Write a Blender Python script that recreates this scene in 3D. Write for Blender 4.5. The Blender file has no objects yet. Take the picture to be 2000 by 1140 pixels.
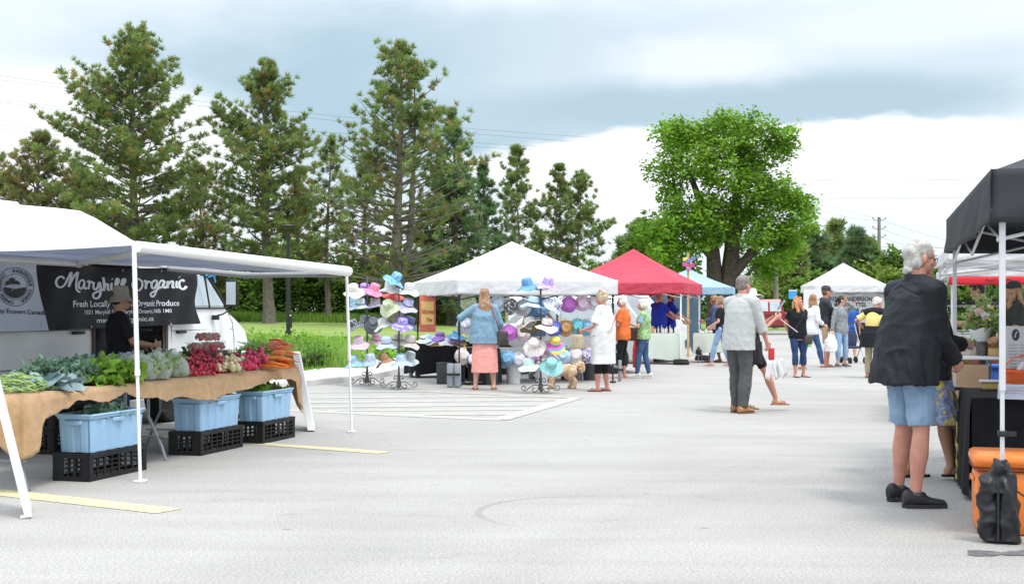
import bpy, math, random
import numpy as np
from mathutils import Vector, Matrix, Euler, Quaternion, noise as mnoise
sc = bpy.context.scene
C = sc.collection
PI = math.pi
F = 2600.0; HC = 1.4; HY = 600.0
rnd = random.Random(7)

# ---------- picture <-> place ----------
def dist(py): return F*HC/(py-HY)                 # distance of a ground point
def at(px, py, d): return Vector(((px-1000)/F*d, d, HC+(HY-py)/F*d))
def gp(px, py):
    d = dist(py); return Vector(((px-1000)/F*d, d, 0))
# market stall frame: t along the van, w towards the van
O0 = Vector((-2.99, 10.7, 0)); UA = math.atan2(.964, .267)
UV = Vector((math.cos(UA), math.sin(UA), 0)); VV = Vector((-math.sin(UA), math.cos(UA), 0))
def SF(t, w, z=0): return O0 + UV*t + VV*w + Vector((0, 0, z))

# ---------- materials ----------
MATS = {}
def lin(c):
    return tuple((x/12.92 if x <= .04045 else ((x+.055)/1.055)**2.4) for x in c)
def mat(name, col, rough=.7, var=.12, scale=6., bump=0., bscale=40., metal=0., spec=.4, col2=None, coat=0., sheen=0., transl=0., alpha=None, detail=3., attr=False, emit=None):
    if name in MATS: return MATS[name]
    m = bpy.data.materials.new(name); m.use_nodes = True
    nt = m.node_tree; N = nt.nodes; L = nt.links
    b = N['Principled BSDF']
    b.inputs['Roughness'].default_value = rough; b.inputs['Metallic'].default_value = metal
    b.inputs['Specular IOR Level'].default_value = spec
    if coat: b.inputs['Coat Weight'].default_value = coat
    if sheen: b.inputs['Sheen Weight'].default_value = sheen
    tc = N.new('ShaderNodeTexCoord')
    nz = N.new('ShaderNodeTexNoise'); nz.inputs['Scale'].default_value = scale; nz.inputs['Detail'].default_value = detail
    L.new(tc.outputs['Object'], nz.inputs['Vector'])
    rp = N.new('ShaderNodeValToRGB')
    c = col; c2 = col2 if col2 else tuple(min(1, x*(1+var)) for x in c)
    c1 = tuple(x*(1-var) for x in c) if not col2 else c
    rp.color_ramp.elements[0].position = .32; rp.color_ramp.elements[1].position = .68
    rp.color_ramp.elements[0].color = (*c1, 1); rp.color_ramp.elements[1].color = (*c2, 1)
    L.new(nz.outputs['Fac'], rp.inputs['Fac'])
    out = rp.outputs['Color']
    if attr:
        a = N.new('ShaderNodeAttribute'); a.attribute_name = 'tint'
        mx = N.new('ShaderNodeMix'); mx.data_type = 'RGBA'; mx.blend_type = 'MULTIPLY'; mx.inputs[0].default_value = 1
        L.new(out, mx.inputs[6]); L.new(a.outputs['Color'], mx.inputs[7]); out = mx.outputs[2]
    L.new(out, b.inputs['Base Color'])
    if bump:
        n2 = N.new('ShaderNodeTexNoise'); n2.inputs['Scale'].default_value = bscale; n2.inputs['Detail'].default_value = 4
        L.new(tc.outputs['Object'], n2.inputs['Vector'])
        bp = N.new('ShaderNodeBump'); bp.inputs['Strength'].default_value = bump; bp.inputs['Distance'].default_value = .02 if bscale > 8 else .15
        L.new(n2.outputs['Fac'], bp.inputs['Height']); L.new(bp.outputs['Normal'], b.inputs['Normal'])
    if transl:
        tr = N.new('ShaderNodeBsdfTranslucent'); L.new(out, tr.inputs['Color'])
        ms = N.new('ShaderNodeMixShader'); ms.inputs[0].default_value = transl
        L.new(b.outputs[0], ms.inputs[1]); L.new(tr.outputs[0], ms.inputs[2])
        L.new(ms.outputs[0], N['Material Output'].inputs['Surface'])
    if alpha is not None: b.inputs['Alpha'].default_value = alpha
    MATS[name] = m
    return m
def pat(name, cols, scale=10., kind='noise', rough=.8, dist_=1.5, thr=None):
    """procedural printed cloth: colour ramp over noise / voronoi / wave"""
    if name in MATS: return MATS[name]
    m = bpy.data.materials.new(name); m.use_nodes = True
    nt = m.node_tree; N = nt.nodes; L = nt.links; b = N['Principled BSDF']
    b.inputs['Roughness'].default_value = rough; b.inputs['Specular IOR Level'].default_value = .2
    tc = N.new('ShaderNodeTexCoord')
    if kind == 'noise':
        t = N.new('ShaderNodeTexNoise'); t.inputs['Scale'].default_value = scale; t.inputs['Detail'].default_value = 2; t.inputs['Distortion'].default_value = dist_; o = t.outputs['Fac']
    elif kind == 'dots':
        t = N.new('ShaderNodeTexVoronoi'); t.inputs['Scale'].default_value = scale; o = t.outputs['Distance']
        t.inputs['Randomness'].default_value = dist_
    elif kind == 'check':
        t = N.new('ShaderNodeTexChecker'); t.inputs['Scale'].default_value = scale; o = t.outputs['Fac']
    elif kind == 'cell':
        t = N.new('ShaderNodeTexVoronoi'); t.inputs['Scale'].default_value = scale; o = t.outputs['Color']
        sp = N.new('ShaderNodeSeparateColor'); L.new(o, sp.inputs[0]); o = sp.outputs[0]
    else:
        t = N.new('ShaderNodeTexWave'); t.inputs['Scale'].default_value = scale; t.inputs['Distortion'].default_value = dist_; o = t.outputs['Fac']
        t.wave_type = 'BANDS' if kind == 'wave' else 'RINGS'
        if kind == 'wavez': t.wave_type = 'BANDS'; t.bands_direction = 'Z'
    L.new(tc.outputs['Object'], t.inputs['Vector'])
    rp = N.new('ShaderNodeValToRGB'); cr = rp.color_ramp
    n = len(cols); lo, hi = (.3, .7) if kind == 'noise' else (0, 1)
    if kind == 'dots': lo, hi = 0, .5
    if thr: lo, hi = thr
    cr.interpolation = 'CONSTANT' if kind in ('cell', 'check') else 'LINEAR'
    while len(cr.elements) < n: cr.elements.new(.5)
    for i, c in enumerate(cols):
        cr.elements[i].position = lo+(hi-lo)*i/(n if cr.interpolation == 'CONSTANT' else max(1, n-1)); 
    for i, c in enumerate(cols): cr.elements[i].color = (*[x*.9+.06 for x in c], 1)
    L.new(o, rp.inputs['Fac']); L.new(rp.outputs['Color'], b.inputs['Base Color'])
    MATS[name] = m
    return m

# ---------- mesh builder ----------
class MB:
    def __init__(s): s.v = []; s.f = []; s.m = []; s.cm = 0
    def add(s, vs, fs, M=None):
        k = len(s.v)
        if M is not None: vs = [M @ Vector(p) for p in vs]
        s.v.extend([tuple(p) for p in vs]); s.f.extend([tuple(i+k for i in f) for f in fs]); s.m.extend([s.cm]*len(fs))
        return s
    def box(s, c, size, M=None, bev=0.):
        x, y, z = size[0]/2, size[1]/2, size[2]/2; cx, cy, cz = c
        if bev <= 0:
            vs = [(cx+a*x, cy+b*y, cz+e*z) for a in (-1, 1) for b in (-1, 1) for e in (-1, 1)]
            fs = [(0, 1, 3, 2), (4, 6, 7, 5), (0, 4, 5, 1), (2, 3, 7, 6), (0, 2, 6, 4), (1, 5, 7, 3)]
            return s.add(vs, fs, M)
        b_ = min(bev, x*.98, y*.98, z*.98)
        # rounded box : three rings
        def ring(xx, yy, zz, c_):
            r = []
            for sx, sy, a0 in ((1, 1, 0), (-1, 1, 90), (-1, -1, 180), (1, -1, 270)):
                for a in (0, 45, 90):
                    an = math.radians(a0+a)
                    r.append((cx+sx*(xx-b_)+c_*math.cos(an), cy+sy*(yy-b_)+c_*math.sin(an), cz+zz))
            return r
        k = b_*.7
        rs = [ring(x, y, -z, b_*.3), ring(x, y, -z+b_*.3, b_*.8), ring(x, y, -z+b_, b_), ring(x, y, z-b_, b_), ring(x, y, z-b_*.3, b_*.8), ring(x, y, z, b_*.3)]
        vs = [p for r in rs for p in r]; n = 12; fs = []
        for j in range(5):
            for i in range(n): fs.append((j*n+i, j*n+(i+1) % n, (j+1)*n+(i+1) % n, (j+1)*n+i))
        fs.append(tuple(range(n))[::-1]); fs.append(tuple(range(5*n, 6*n)))
        return s.add(vs, fs, M)
    def tube(s, pts, r, n=8, cap=True, M=None, flat=1.):
        pts = [Vector(p) for p in pts]; rr = r if isinstance(r, (list, tuple)) else [r]*len(pts)
        vs = []; fs = []; up = None
        for i, p in enumerate(pts):
            d = (pts[min(i+1, len(pts)-1)]-pts[max(i-1, 0)])
            if d.length < 1e-9: d = Vector((0, 0, 1))
            d.normalize()
            if up is None: up = Vector((0, 0, 1)) if abs(d.z) < .9 else Vector((1, 0, 0))
            a = d.cross(up)
            if a.length < 1e-4: a = d.orthogonal()
            a.normalize(); b = d.cross(a).normalized(); up = -b if False else up
            for k in range(n):
                an = 2*PI*k/n; vs.append(p+(a*math.cos(an)+b*math.sin(an)*flat)*rr[i])
        for i in range(len(pts)-1):
            for k in range(n): fs.append((i*n+k, i*n+(k+1) % n, (i+1)*n+(k+1) % n, (i+1)*n+k))
        if cap: fs.append(tuple(range(n))[::-1]); fs.append(tuple((len(pts)-1)*n+k for k in range(n)))
        return s.add(vs, fs, M)
    def lathe(s, prof, n=24, M=None, fn=None):
        vs = []; fs = []
        for j, (r, z) in enumerate(prof):
            for k in range(n):
                a = 2*PI*k/n; p = Vector((r*math.cos(a), r*math.sin(a), z))
                if fn: p = fn(p, a, j)
                vs.append(p)
        for j in range(len(prof)-1):
            for k in range(n): fs.append((j*n+k, j*n+(k+1) % n, (j+1)*n+(k+1) % n, (j+1)*n+k))
        if prof[0][0] > 1e-4: fs.append(tuple(range(n))[::-1])
        if prof[-1][0] > 1e-4: fs.append(tuple((len(prof)-1)*n+k for k in range(n)))
        return s.add(vs, fs, M)
    def lathe_open(s, prof, n=24, M=None, fn=None):
        k0 = len(s.f); s.lathe(prof, n, M, fn)
        while len(s.f[-1]) > 4 or len(s.f[-1]) == n: s.f.pop(); s.m.pop()
        return s
    def ell(s, c, r, n=14, M=None):
        prof = [(max(1e-5, math.sin(PI*i/(n//2+1))), -math.cos(PI*i/(n//2+1))) for i in range(n//2+2)]
        c = Vector(c); r = r if isinstance(r, (tuple, list, Vector)) else (r, r, r)
        T = (M or Matrix()) @ Matrix.Translation(c) @ Matrix.Diagonal((r[0], r[1], r[2], 1))
        return s.lathe(prof, n, T)
    def grid(s, fn, nu, nv, M=None, close=False):
        vs = [fn(i/nu, j/nv) for j in range(nv+1) for i in range(nu+1)]
        fs = [(j*(nu+1)+i, j*(nu+1)+i+1, (j+1)*(nu+1)+i+1, (j+1)*(nu+1)+i) for j in range(nv) for i in range(nu)]
        return s.add(vs, fs, M)
    def prism(s, poly, th, M=None):
        """poly: list of (x,z); extruded along y from -th/2 to th/2"""
        n = len(poly); vs = [(x, -th/2, z) for x, z in poly]+[(x, th/2, z) for x, z in poly]
        fs = [tuple(range(n)), tuple(range(n, 2*n))[::-1]]+[(i, i+n, (i+1) % n+n, (i+1) % n) for i in range(n)]
        return s.add(vs, fs, M)
    def obj(s, name, mats, parent=None, smooth=False, solid=0., bevel=0., sub=0):
        me = bpy.data.meshes.new(name); me.from_pydata(s.v, [], s.f)
        mats = mats if isinstance(mats, (list, tuple)) else [mats]
        for m in mats: me.materials.append(m)
        if len(mats) > 1: me.polygons.foreach_set('material_index', s.m)
        me.validate(); me.update()
        if smooth:
            me.polygons.foreach_set('use_smooth', [True]*len(me.polygons))
            try: me.set_sharp_from_angle(angle=math.radians(smooth if smooth is not True else 50))
            except Exception: pass
        o = bpy.data.objects.new(name, me); C.objects.link(o)
        if parent: o.parent = parent
        if solid: md = o.modifiers.new('solid', 'SOLIDIFY'); md.thickness = solid; md.offset = 0
        if bevel: md = o.modifiers.new('bevel', 'BEVEL'); md.width = bevel; md.segments = 2; md.limit_method = 'ANGLE'
        if sub: md = o.modifiers.new('sub', 'SUBSURF'); md.levels = sub; md.render_levels = sub
        return o
def npmesh(name, V, Fc, mats, parent=None, tint=None, smooth=False):
    """V (n,3), Fc (m,k) arrays; tint per face (m,3)"""
    V = np.asarray(V, dtype=np.float32); Fc = np.asarray(Fc, dtype=np.int32); m, k = Fc.shape
    me = bpy.data.meshes.new(name); me.vertices.add(len(V)); me.vertices.foreach_set('co', V.ravel())
    me.loops.add(m*k); me.loops.foreach_set('vertex_index', Fc.ravel())
    me.polygons.add(m); me.polygons.foreach_set('loop_start', np.arange(0, m*k, k, dtype=np.int32))
    me.polygons.foreach_set('loop_total', np.full(m, k, dtype=np.int32))
    me.update(calc_edges=True)
    if tint is not None:
        a = me.attributes.new('tint', 'FLOAT_COLOR', 'FACE')
        t = np.ones((m, 4), dtype=np.float32); t[:, :3] = tint; a.data.foreach_set('color', t.ravel())
    for q in (mats if isinstance(mats, (list, tuple)) else [mats]): me.materials.append(q)
    if smooth: me.polygons.foreach_set('use_smooth', [True]*m)
    o = bpy.data.objects.new(name, me); C.objects.link(o)
    if parent: o.parent = parent
    return o
def tag(o, label=None, cat=None, group=None, kind=None):
    if label: o['label'] = label
    if cat: o['category'] = cat
    if group: o['group'] = group
    if kind: o['kind'] = kind
    return o
def thing(name, label, cat, loc=(0, 0, 0), rz=0., group=None):
    o = bpy.data.objects.new(name, None); C.objects.link(o); o.empty_display_size = .2
    o.location = loc; o.rotation_euler = (0, 0, rz)
    return tag(o, label, cat, group)
def kids(o): return [c for c in bpy.data.objects if c.parent == o]
def copy_tree(o, parent=None):
    c = o.copy(); C.objects.link(c); c.parent = parent
    for ch in kids(o): copy_tree(ch, c)
    return c
def text_mb(txt, size, ext=.002, font_shear=0., align='CENTER', bold=0.):
    """returns verts, faces of flat text in local XY"""
    cu = bpy.data.curves.new('t', 'FONT'); cu.body = txt; cu.size = size; cu.extrude = ext; cu.shear = font_shear
    cu.align_x = align; cu.align_y = 'CENTER'; cu.offset = bold; cu.resolution_u = 3
    o = bpy.data.objects.new('t', cu); C.objects.link(o)
    dg = bpy.context.evaluated_depsgraph_get(); me = bpy.data.meshes.new_from_object(o.evaluated_get(dg))
    vs = [v.co.copy() for v in me.vertices]; fs = [tuple(p.vertices) for p in me.polygons]
    bpy.data.objects.remove(o); bpy.data.curves.remove(cu); bpy.data.meshes.remove(me)
    return vs, fs
# ---------- camera, render ----------
cam = bpy.data.cameras.new('camera'); co = bpy.data.objects.new('camera', cam); C.objects.link(co)
co.location = (0, 0, HC); co.rotation_euler = (PI/2, 0, 0)
cam.sensor_width = 36; cam.lens = 36*F/2000; cam.shift_y = .015; cam.clip_end = 2000; cam.clip_start = .1
sc.camera = co
sc.view_settings.view_transform = 'Standard'; sc.view_settings.look = 'None'
sc.view_settings.gamma = 1; sc.view_settings.exposure = 0.58
# ---------- world : Nishita sky behind a broken layer of cloud ----------
SUN_EL = math.radians(66); SUN_AZ = math.radians(142)       # azimuth from +Y clockwise: right, a little behind the camera
w = bpy.data.worlds.new('World'); sc.world = w; w.use_nodes = True
N = w.node_tree.nodes; L = w.node_tree.links; N.clear()
out = N.new('ShaderNodeOutputWorld')
sky = N.new('ShaderNodeTexSky'); sky.sky_type = 'NISHITA'; sky.sun_disc = False; sky.sun_elevation = SUN_EL; sky.sun_rotation = SUN_AZ
bg1 = N.new('ShaderNodeBackground'); bg1.inputs[1].default_value = .1; L.new(sky.outputs[0], bg1.inputs[0])
tc = N.new('ShaderNodeTexCoord'); sx = N.new('ShaderNodeSeparateXYZ'); L.new(tc.outputs['Generated'], sx.inputs[0])
def M2(op, a, b=None, c=None, clamp=False):
    n = N.new('ShaderNodeMath'); n.operation = op; n.use_clamp = clamp
    for i, x in enumerate((a, b, c)):
        if x is None: continue
        if isinstance(x, (int, float)): n.inputs[i].default_value = x
        else: L.new(x, n.inputs[i])
    return n.outputs[0]
az = M2('ARCTAN2', sx.outputs[0], sx.outputs[1]); el = M2('ARCSINE', sx.outputs[2])
cv = N.new('ShaderNodeCombineXYZ'); L.new(az, cv.inputs[0]); L.new(M2('MULTIPLY', el, 2.3), cv.inputs[1])
def noise(scale, detail, rough=.55, off=0.):
    mp = N.new('ShaderNodeMapping'); mp.inputs['Location'].default_value = (off, off*.7, off); L.new(cv.outputs[0], mp.inputs['Vector'])
    n = N.new('ShaderNodeTexNoise'); n.inputs['Scale'].default_value = scale; n.inputs['Detail'].default_value = detail; n.inputs['Roughness'].default_value = rough
    L.new(mp.outputs[0], n.inputs['Vector']); return n.outputs['Fac']
n1 = noise(9, 6, .55); n2 = noise(3.2, 3, .5, 3.1); n3 = noise(22, 5, .6, 7.7)
def blob(px, py, hw, hh, soft=.5, amp=1.1, n=None):
    a0 = math.atan((px-1000)/F); e0 = (HY-py)/F
    dx = M2('MULTIPLY', M2('SUBTRACT', az, a0), F/hw); dy = M2('MULTIPLY', M2('SUBTRACT', el, e0), F/hh)
    r = M2('SQRT', M2('ADD', M2('MULTIPLY', dx, dx), M2('MULTIPLY', dy, dy)))
    r = M2('ADD', r, M2('MULTIPLY', M2('SUBTRACT', n or n1, .5), amp))
    mr = N.new('ShaderNodeMapRange'); mr.interpolation_type = 'SMOOTHSTEP'
    L.new(r, mr.inputs[0]); mr.inputs[1].default_value = 1+soft/2; mr.inputs[2].default_value = 1-soft/2
    return mr.outputs[0]
def mixc(f, a, b):
    m = N.new('ShaderNodeMix'); m.data_type = 'RGBA'
    if isinstance(f, (int, float)): m.inputs[0].default_value = f
    else: L.new(f, m.inputs[0])
    for i, x in ((6, a), (7, b)):
        if isinstance(x, tuple): m.inputs[i].default_value = (*x, 1)
        else: L.new(x, m.inputs[i])
    return m.outputs[2]
WHITE = (1.0, 1.0, 1.03)
col = mixc(M2('MULTIPLY', n2, .55), (.86, .90, .96), (.62, .76, .86))
col = mixc(blob(350, 70, 900, 130, 1.2, 1.2), col, (.72, .79, .87))
BLUE = (.34, .50, .62); PALE = (.56, .66, .73)
col = mixc(blob(790, 200, 600, 165, 1.0, .9), col, (.37, .51, .60))
col = mixc(M2('MULTIPLY', blob(1480, 150, 620, 130, .8, .8), .9), col, PALE)
col = mixc(M2('MULTIPLY', blob(1480, 215, 520, 52, .8, .7), .85), col, (.36, .49, .58))
col = mixc(M2('MULTIPLY', blob(1370, 130, 170, 45, 1.3, 1.2, n3), .55), col, (.90, .92, .95))
col = mixc(M2('MULTIPLY', blob(1760, 80, 330, 40, 1.3, 1.2), .5), col, (.84, .88, .92))
# lit white cumulus low over the trees
col = mixc(blob(1560, 345, 640, 98, .2, 1.0), col, WHITE)
col = mixc(M2('MULTIPLY', blob(100, 300, 420, 130, .7, .9), .9), col, (.98, .98, 1.0))
col = mixc(M2('MULTIPLY', blob(1750, 460, 420, 110, 1.1, 1.), .75), col, (.76, .86, .92))
col = mixc(M2('MULTIPLY', blob(1710, 352, 60, 12, .8, .7, n3), .7), col, WHITE)
col = mixc(M2('MULTIPLY', n3, .22), col, mixc(.5, col, (.55, .66, .75)))
# brighter overcast overhead, as under any bright cloud layer
mr = N.new('ShaderNodeMapRange'); mr.interpolation_type = 'SMOOTHSTEP'; L.new(el, mr.inputs[0])
mr.inputs[1].default_value = .26; mr.inputs[2].default_value = .85; mr.inputs[3].default_value = .88; mr.inputs[4].default_value = 2.0
bg2 = N.new('ShaderNodeBackground'); L.new(col, bg2.inputs[0]); L.new(mr.outputs[0], bg2.inputs[1])
mx = N.new('ShaderNodeMixShader'); mx.inputs[0].default_value = .93
L.new(bg1.outputs[0], mx.inputs[1]); L.new(bg2.outputs[0], mx.inputs[2]); L.new(mx.outputs[0], out.inputs[0])
sl = bpy.data.lights.new('sun', 'SUN'); sl.energy = 1.6; sl.angle = math.radians(12); sl.color = (1, .96, .9)
so = bpy.data.objects.new('sun', sl); C.objects.link(so)
sd = Vector((math.sin(SUN_AZ)*math.cos(SUN_EL), math.cos(SUN_AZ)*math.cos(SUN_EL), math.sin(SUN_EL)))
so.rotation_euler = sd.to_track_quat('Z', 'Y').to_euler(); so.location = (30, -20, 40)

# ---------- ground ----------
def asphalt():
    m = bpy.data.materials.new('asphalt'); m.use_nodes = True; nt = m.node_tree; N = nt.nodes; L = nt.links; b = N['Principled BSDF']
    b.inputs['Roughness'].default_value = .85; b.inputs['Specular IOR Level'].default_value = .3
    tc = N.new('ShaderNodeTexCoord')
    def nz(s, d, dist=0, sc=None):
        n = N.new('ShaderNodeTexNoise'); n.inputs['Scale'].default_value = s; n.inputs['Detail'].default_value = d; n.inputs['Distortion'].default_value = dist
        if sc:
            mp = N.new('ShaderNodeMapping'); mp.inputs['Scale'].default_value = sc; mp.inputs['Rotation'].default_value = (0, 0, .2); L.new(tc.outputs['Object'], mp.inputs[0]); L.new(mp.outputs[0], n.inputs['Vector'])
        else: L.new(tc.outputs['Object'], n.inputs['Vector'])
        return n.outputs['Fac']
    def ramp(f, c0, c1, p0, p1):
        r = N.new('ShaderNodeValToRGB'); r.color_ramp.elements[0].position = p0; r.color_ramp.elements[1].position = p1
        r.color_ramp.elements[0].color = (c0, c0, c0, 1); r.color_ramp.elements[1].color = (c1, c1, c1, 1); L.new(f, r.inputs[0]); return r.outputs[0]
    def mul(a, b):
        m = N.new('ShaderNodeMix'); m.data_type = 'RGBA'; m.blend_type = 'MULTIPLY'; m.inputs[0].default_value = 1
        for i, x in ((6, a), (7, b)):
            if isinstance(x, tuple): m.inputs[i].default_value = x
            else: L.new(x, m.inputs[i])
        return m.outputs[2]
    c = mul((.346, .331, .311, 1), ramp(nz(.35, 4, .5),   .93, 1.05, .35, .65))
    c = mul(c, ramp(nz(1.1, 5, .6, (.30, 2.0, 1)),   .93, 1.04, .3, .6))          # long tyre-worn streaks
    c = mul(c, ramp(nz(60, 2), .80, 1.17, .35, .65))                             # aggregate
    c = mul(c, ramp(nz(190, 1), .80, 1.18, .35, .65))
    v = N.new('ShaderNodeTexVoronoi'); v.inputs['Scale'].default_value = 38; L.new(tc.outputs['Object'], v.inputs['Vector'])
    c = mul(c, ramp(v.outputs['Distance'], 1.5, 1, .08, .17))                     # pale stones
    # curved tyre scuffs and a strip of crack sealer
    def arc(cx, cy, r, wd, dark, x0, x1):
        s = N.new('ShaderNodeSeparateXYZ'); L.new(tc.outputs['Object'], s.inputs[0])
        def mm(op, a, b=None):
            n = N.new('ShaderNodeMath'); n.operation = op
            for i, x in enumerate((a, b)):
                if x is None: continue
                if isinstance(x, (int, float)): n.inputs[i].default_value = x
                else: L.new(x, n.inputs[i])
            return n.outputs[0]
        dx = mm('SUBTRACT', s.outputs[0], cx); dy = mm('SUBTRACT', s.outputs[1], cy)
        rr = mm('SQRT', mm('ADD', mm('MULTIPLY', dx, dx), mm('MULTIPLY', dy, dy)))
        d = mm('ABSOLUTE', mm('SUBTRACT', rr, r)); d = mm('ADD', d, mm('MULTIPLY', mm('SUBTRACT', nz(9, 4), .5), wd*.9))
        r_ = N.new('ShaderNodeMapRange'); L.new(d, r_.inputs[0]); r_.inputs[1].default_value = wd*.4; r_.inputs[2].default_value = wd*1.3; r_.inputs[3].default_value = dark; r_.inputs[4].default_value = 1
        g = N.new('ShaderNodeMapRange'); L.new(mm('ADD', s.outputs[0], mm('MULTIPLY', mm('MAXIMUM', mm('SUBTRACT', cy, s.outputs[1]), 0.0), 1.3)), g.inputs[0]); g.inputs[1].default_value = x0; g.inputs[2].default_value = x1; g.inputs[3].default_value = 0; g.inputs[4].default_value = 1
        m = N.new('ShaderNodeMix'); m.data_type = 'FLOAT'; L.new(g.outputs[0], m.inputs[0]); L.new(r_.outputs[0], m.inputs[2]); m.inputs[3].default_value = 1
        return m.outputs[0]
    c = mul(c, ramp(nz(2.6, 6, 1.2), .90, 1.0, .28, .40))
    v2 = N.new('ShaderNodeTexVoronoi'); v2.inputs['Scale'].default_value = 1.1; L.new(tc.outputs['Object'], v2.inputs['Vector'])
    c = mul(c, ramp(v2.outputs['Distance'], .62, 1, .012, .045))   # gum and oil spots
    for a_ in ((9, 4, 9.5, .28, .93, -30, 90), (9.4, 4, 7.9, .20, .95, -30, 90), (13, 1, 15.5, .5, .94, -40, 120), (-7, 20, 12.5, .35, .95, -30, 90)): c = mul(c, arc(*a_))
    c = mul(c, arc(.55, 9.1,   .78, .030, .80, .0, 1.0))
    L.new(c, b.inputs['Base Color'])
    bp = N.new('ShaderNodeBump'); bp.inputs['Strength'].default_value = .5; bp.inputs['Distance'].default_value = .01
    L.new(nz(110, 3), bp.inputs['Height']); L.new(bp.outputs[0], b.inputs['Normal'])
    return m
g = MB(); g.add([(-400, -60, 0), (400, -60, 0), (400, 600, 0), (-400, 600, 0)], [(0, 1, 2, 3)])
tag(g.obj('parking_lot', asphalt()), kind='structure')
K0 = Vector((-3.5, 25.1, 0)); KU = Vector((.29, .957, 0)).normalized(); KN = Vector((-KU.y, KU.x, 0))
def lawn_z(b): 
    x = min(1, max(0, (b-1)/35.)); return .115+.42*x*x*(3-2*x)
def kerb_off(a):                                   # a soft outward bulge where the walk meets the lot
    return -.55*math.exp(-((a-1.2)/2.6)**2) + .25*math.sin(a*.23)
lawn_m = mat('lawn_grass', (.14, .20, .035), .9, scale=.8, col2=(.22, .29, .065), bump=.8, bscale=14, detail=8)
bs = [0, .6, 1.5, 3, 5, 8, 12, 18, 26, 36, 50, 80, 140, 260]
def lawn_pt(a, b):
    p = K0+KU*a+KN*(b+.3+kerb_off(a)); z = lawn_z(b)+(.03*math.sin(a*.31+b*.2)*math.sin(b*.15) if b > 2 else 0)
    return (p.x, p.y, z)
aa = [-34+i*1.0 for i in range(70)]+[40+i*8 for i in range(40)]
g = MB(); vs = [lawn_pt(a, b) for b in bs for a in aa]; na = len(aa)
g.add(vs, [(j*na+i, j*na+i+1, (j+1)*na+i+1, (j+1)*na+i) for j in range(len(bs)-1) for i in range(na-1)])
tag(g.obj('lawn', lawn_m, smooth=True), kind='structure')
g = MB(); p0 = K0+KU*50+KN*.3; p1 = K0+KU*400+KN*.3
g.add([(p0.x, 73, .11), (260, 73, .11), (260, 400, .11), (p1.x, p1.y, .11)], [(0, 1, 2, 3)])
tag(g.obj('far_verge', lawn_m), kind='structure')
conc = mat('pale_concrete', (.60, .585, .55), .85, scale=3, var=.1, bump=.2)
g = MB()
def kpt(a, off, z): p = K0+KU*a+KN*(off+kerb_off(a)); return (p.x, p.y, z)
A = [-34+i*.6 for i in range(145)]
prof = [(0, 0), (0, .1), (.03, .13), (.36, .13), (.36, .0)]
vs = [kpt(a, o, z) for a in A for o, z in prof]; k = len(prof)
g.add(vs, [(i*k+j, i*k+j+1, (i+1)*k+j+1, (i+1)*k+j) for i in range(len(A)-1) for j in range(k-1)])
g.box((p0.x+90, 72.85, .065), (180, .3, .13))
tag(g.obj('kerb', conc), kind='structure')
# walk beyond the kerb, seen as a pale strip
g = MB(); A2 = [-16+i*.5 for i in range(70)]
def walk_w(a): return .62+.5*math.exp(-((a-1.5)/2.2)**2)+.9*math.exp(-((a-6.5)/2.0)**2)
vs = []
for a in A2:
    for f in (0, 1): vs.append(kpt(a, .36+f*walk_w(a), .137+f*.02))
g.add(vs, [(2*i, 2*i+2, 2*i+3, 2*i+1) for i in range(len(A2)-1)])
tag(g.obj('footpath', conc), kind='structure')
# painted lines
yel = mat('worn_line_paint', (.62, .54, .27), .8, scale=9, col2=(.46, .43, .31), detail=8)
yel2 = mat('faded_line_paint', (.455, .44, .37), .8, scale=6, col2=(.34, .33, .31), detail=8)
def stripe(g, p, q, wd, z=.004):
    p = Vector(p); q = Vector(q); d = (q-p).normalized(); n = Vector((-d.y, d.x, 0))*wd/2; u = Vector((0, 0, z))
    g.add([p-n+u, q-n+u, q+n+u, p+n+u], [(0, 1, 2, 3)])
g = MB()
stripe(g, gp(-140, 946), gp(330, 998), .24); stripe(g, gp(255, 848), gp(752, 884), .21); 
tag(g.obj('painted_bay_lines', yel), kind='structure')
g = MB()
stripe(g, gp(560, 801), gp(985, 820), .26); stripe(g, gp(975, 820), gp(1125, 777), .24, .0065)
for y0, x1, y1 in ((764, 1122, 777), (775, 1100, 784), (784, 1075, 791), (793, 1050, 798), (801, 1025, 806), ):
    pass
for (xa, ya, xb, yb) in ((585, 766, 860, 764), (585, 777, 1120, 773), (590, 786, 1105, 781), (600, 795, 1070, 790), (640, 802, 1040, 799), (760, 810, 1010, 808)):
    stripe(g, gp(xa, ya), gp(xb, yb), .25, .0045)
stripe(g, gp(820, 764), gp(1125, 777), .22, .005)
tag(g.obj('painted_hatching', yel2), kind='structure')
g = MB()
def sealer(u, v):
    x = 1890+u*330; y = 1079+math.sin(u*9)*2+(v-.5)*(9+3*math.sin(u*23)+2*math.sin(u*57)); p = gp(x, y); return (p.x, p.y, .004)
g.grid(sealer, 20, 1); tag(g.obj('crack_sealer', mat('sealer', (.12, .12, .12), .8, scale=15, var=.35, detail=8)), kind='structure')
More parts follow.
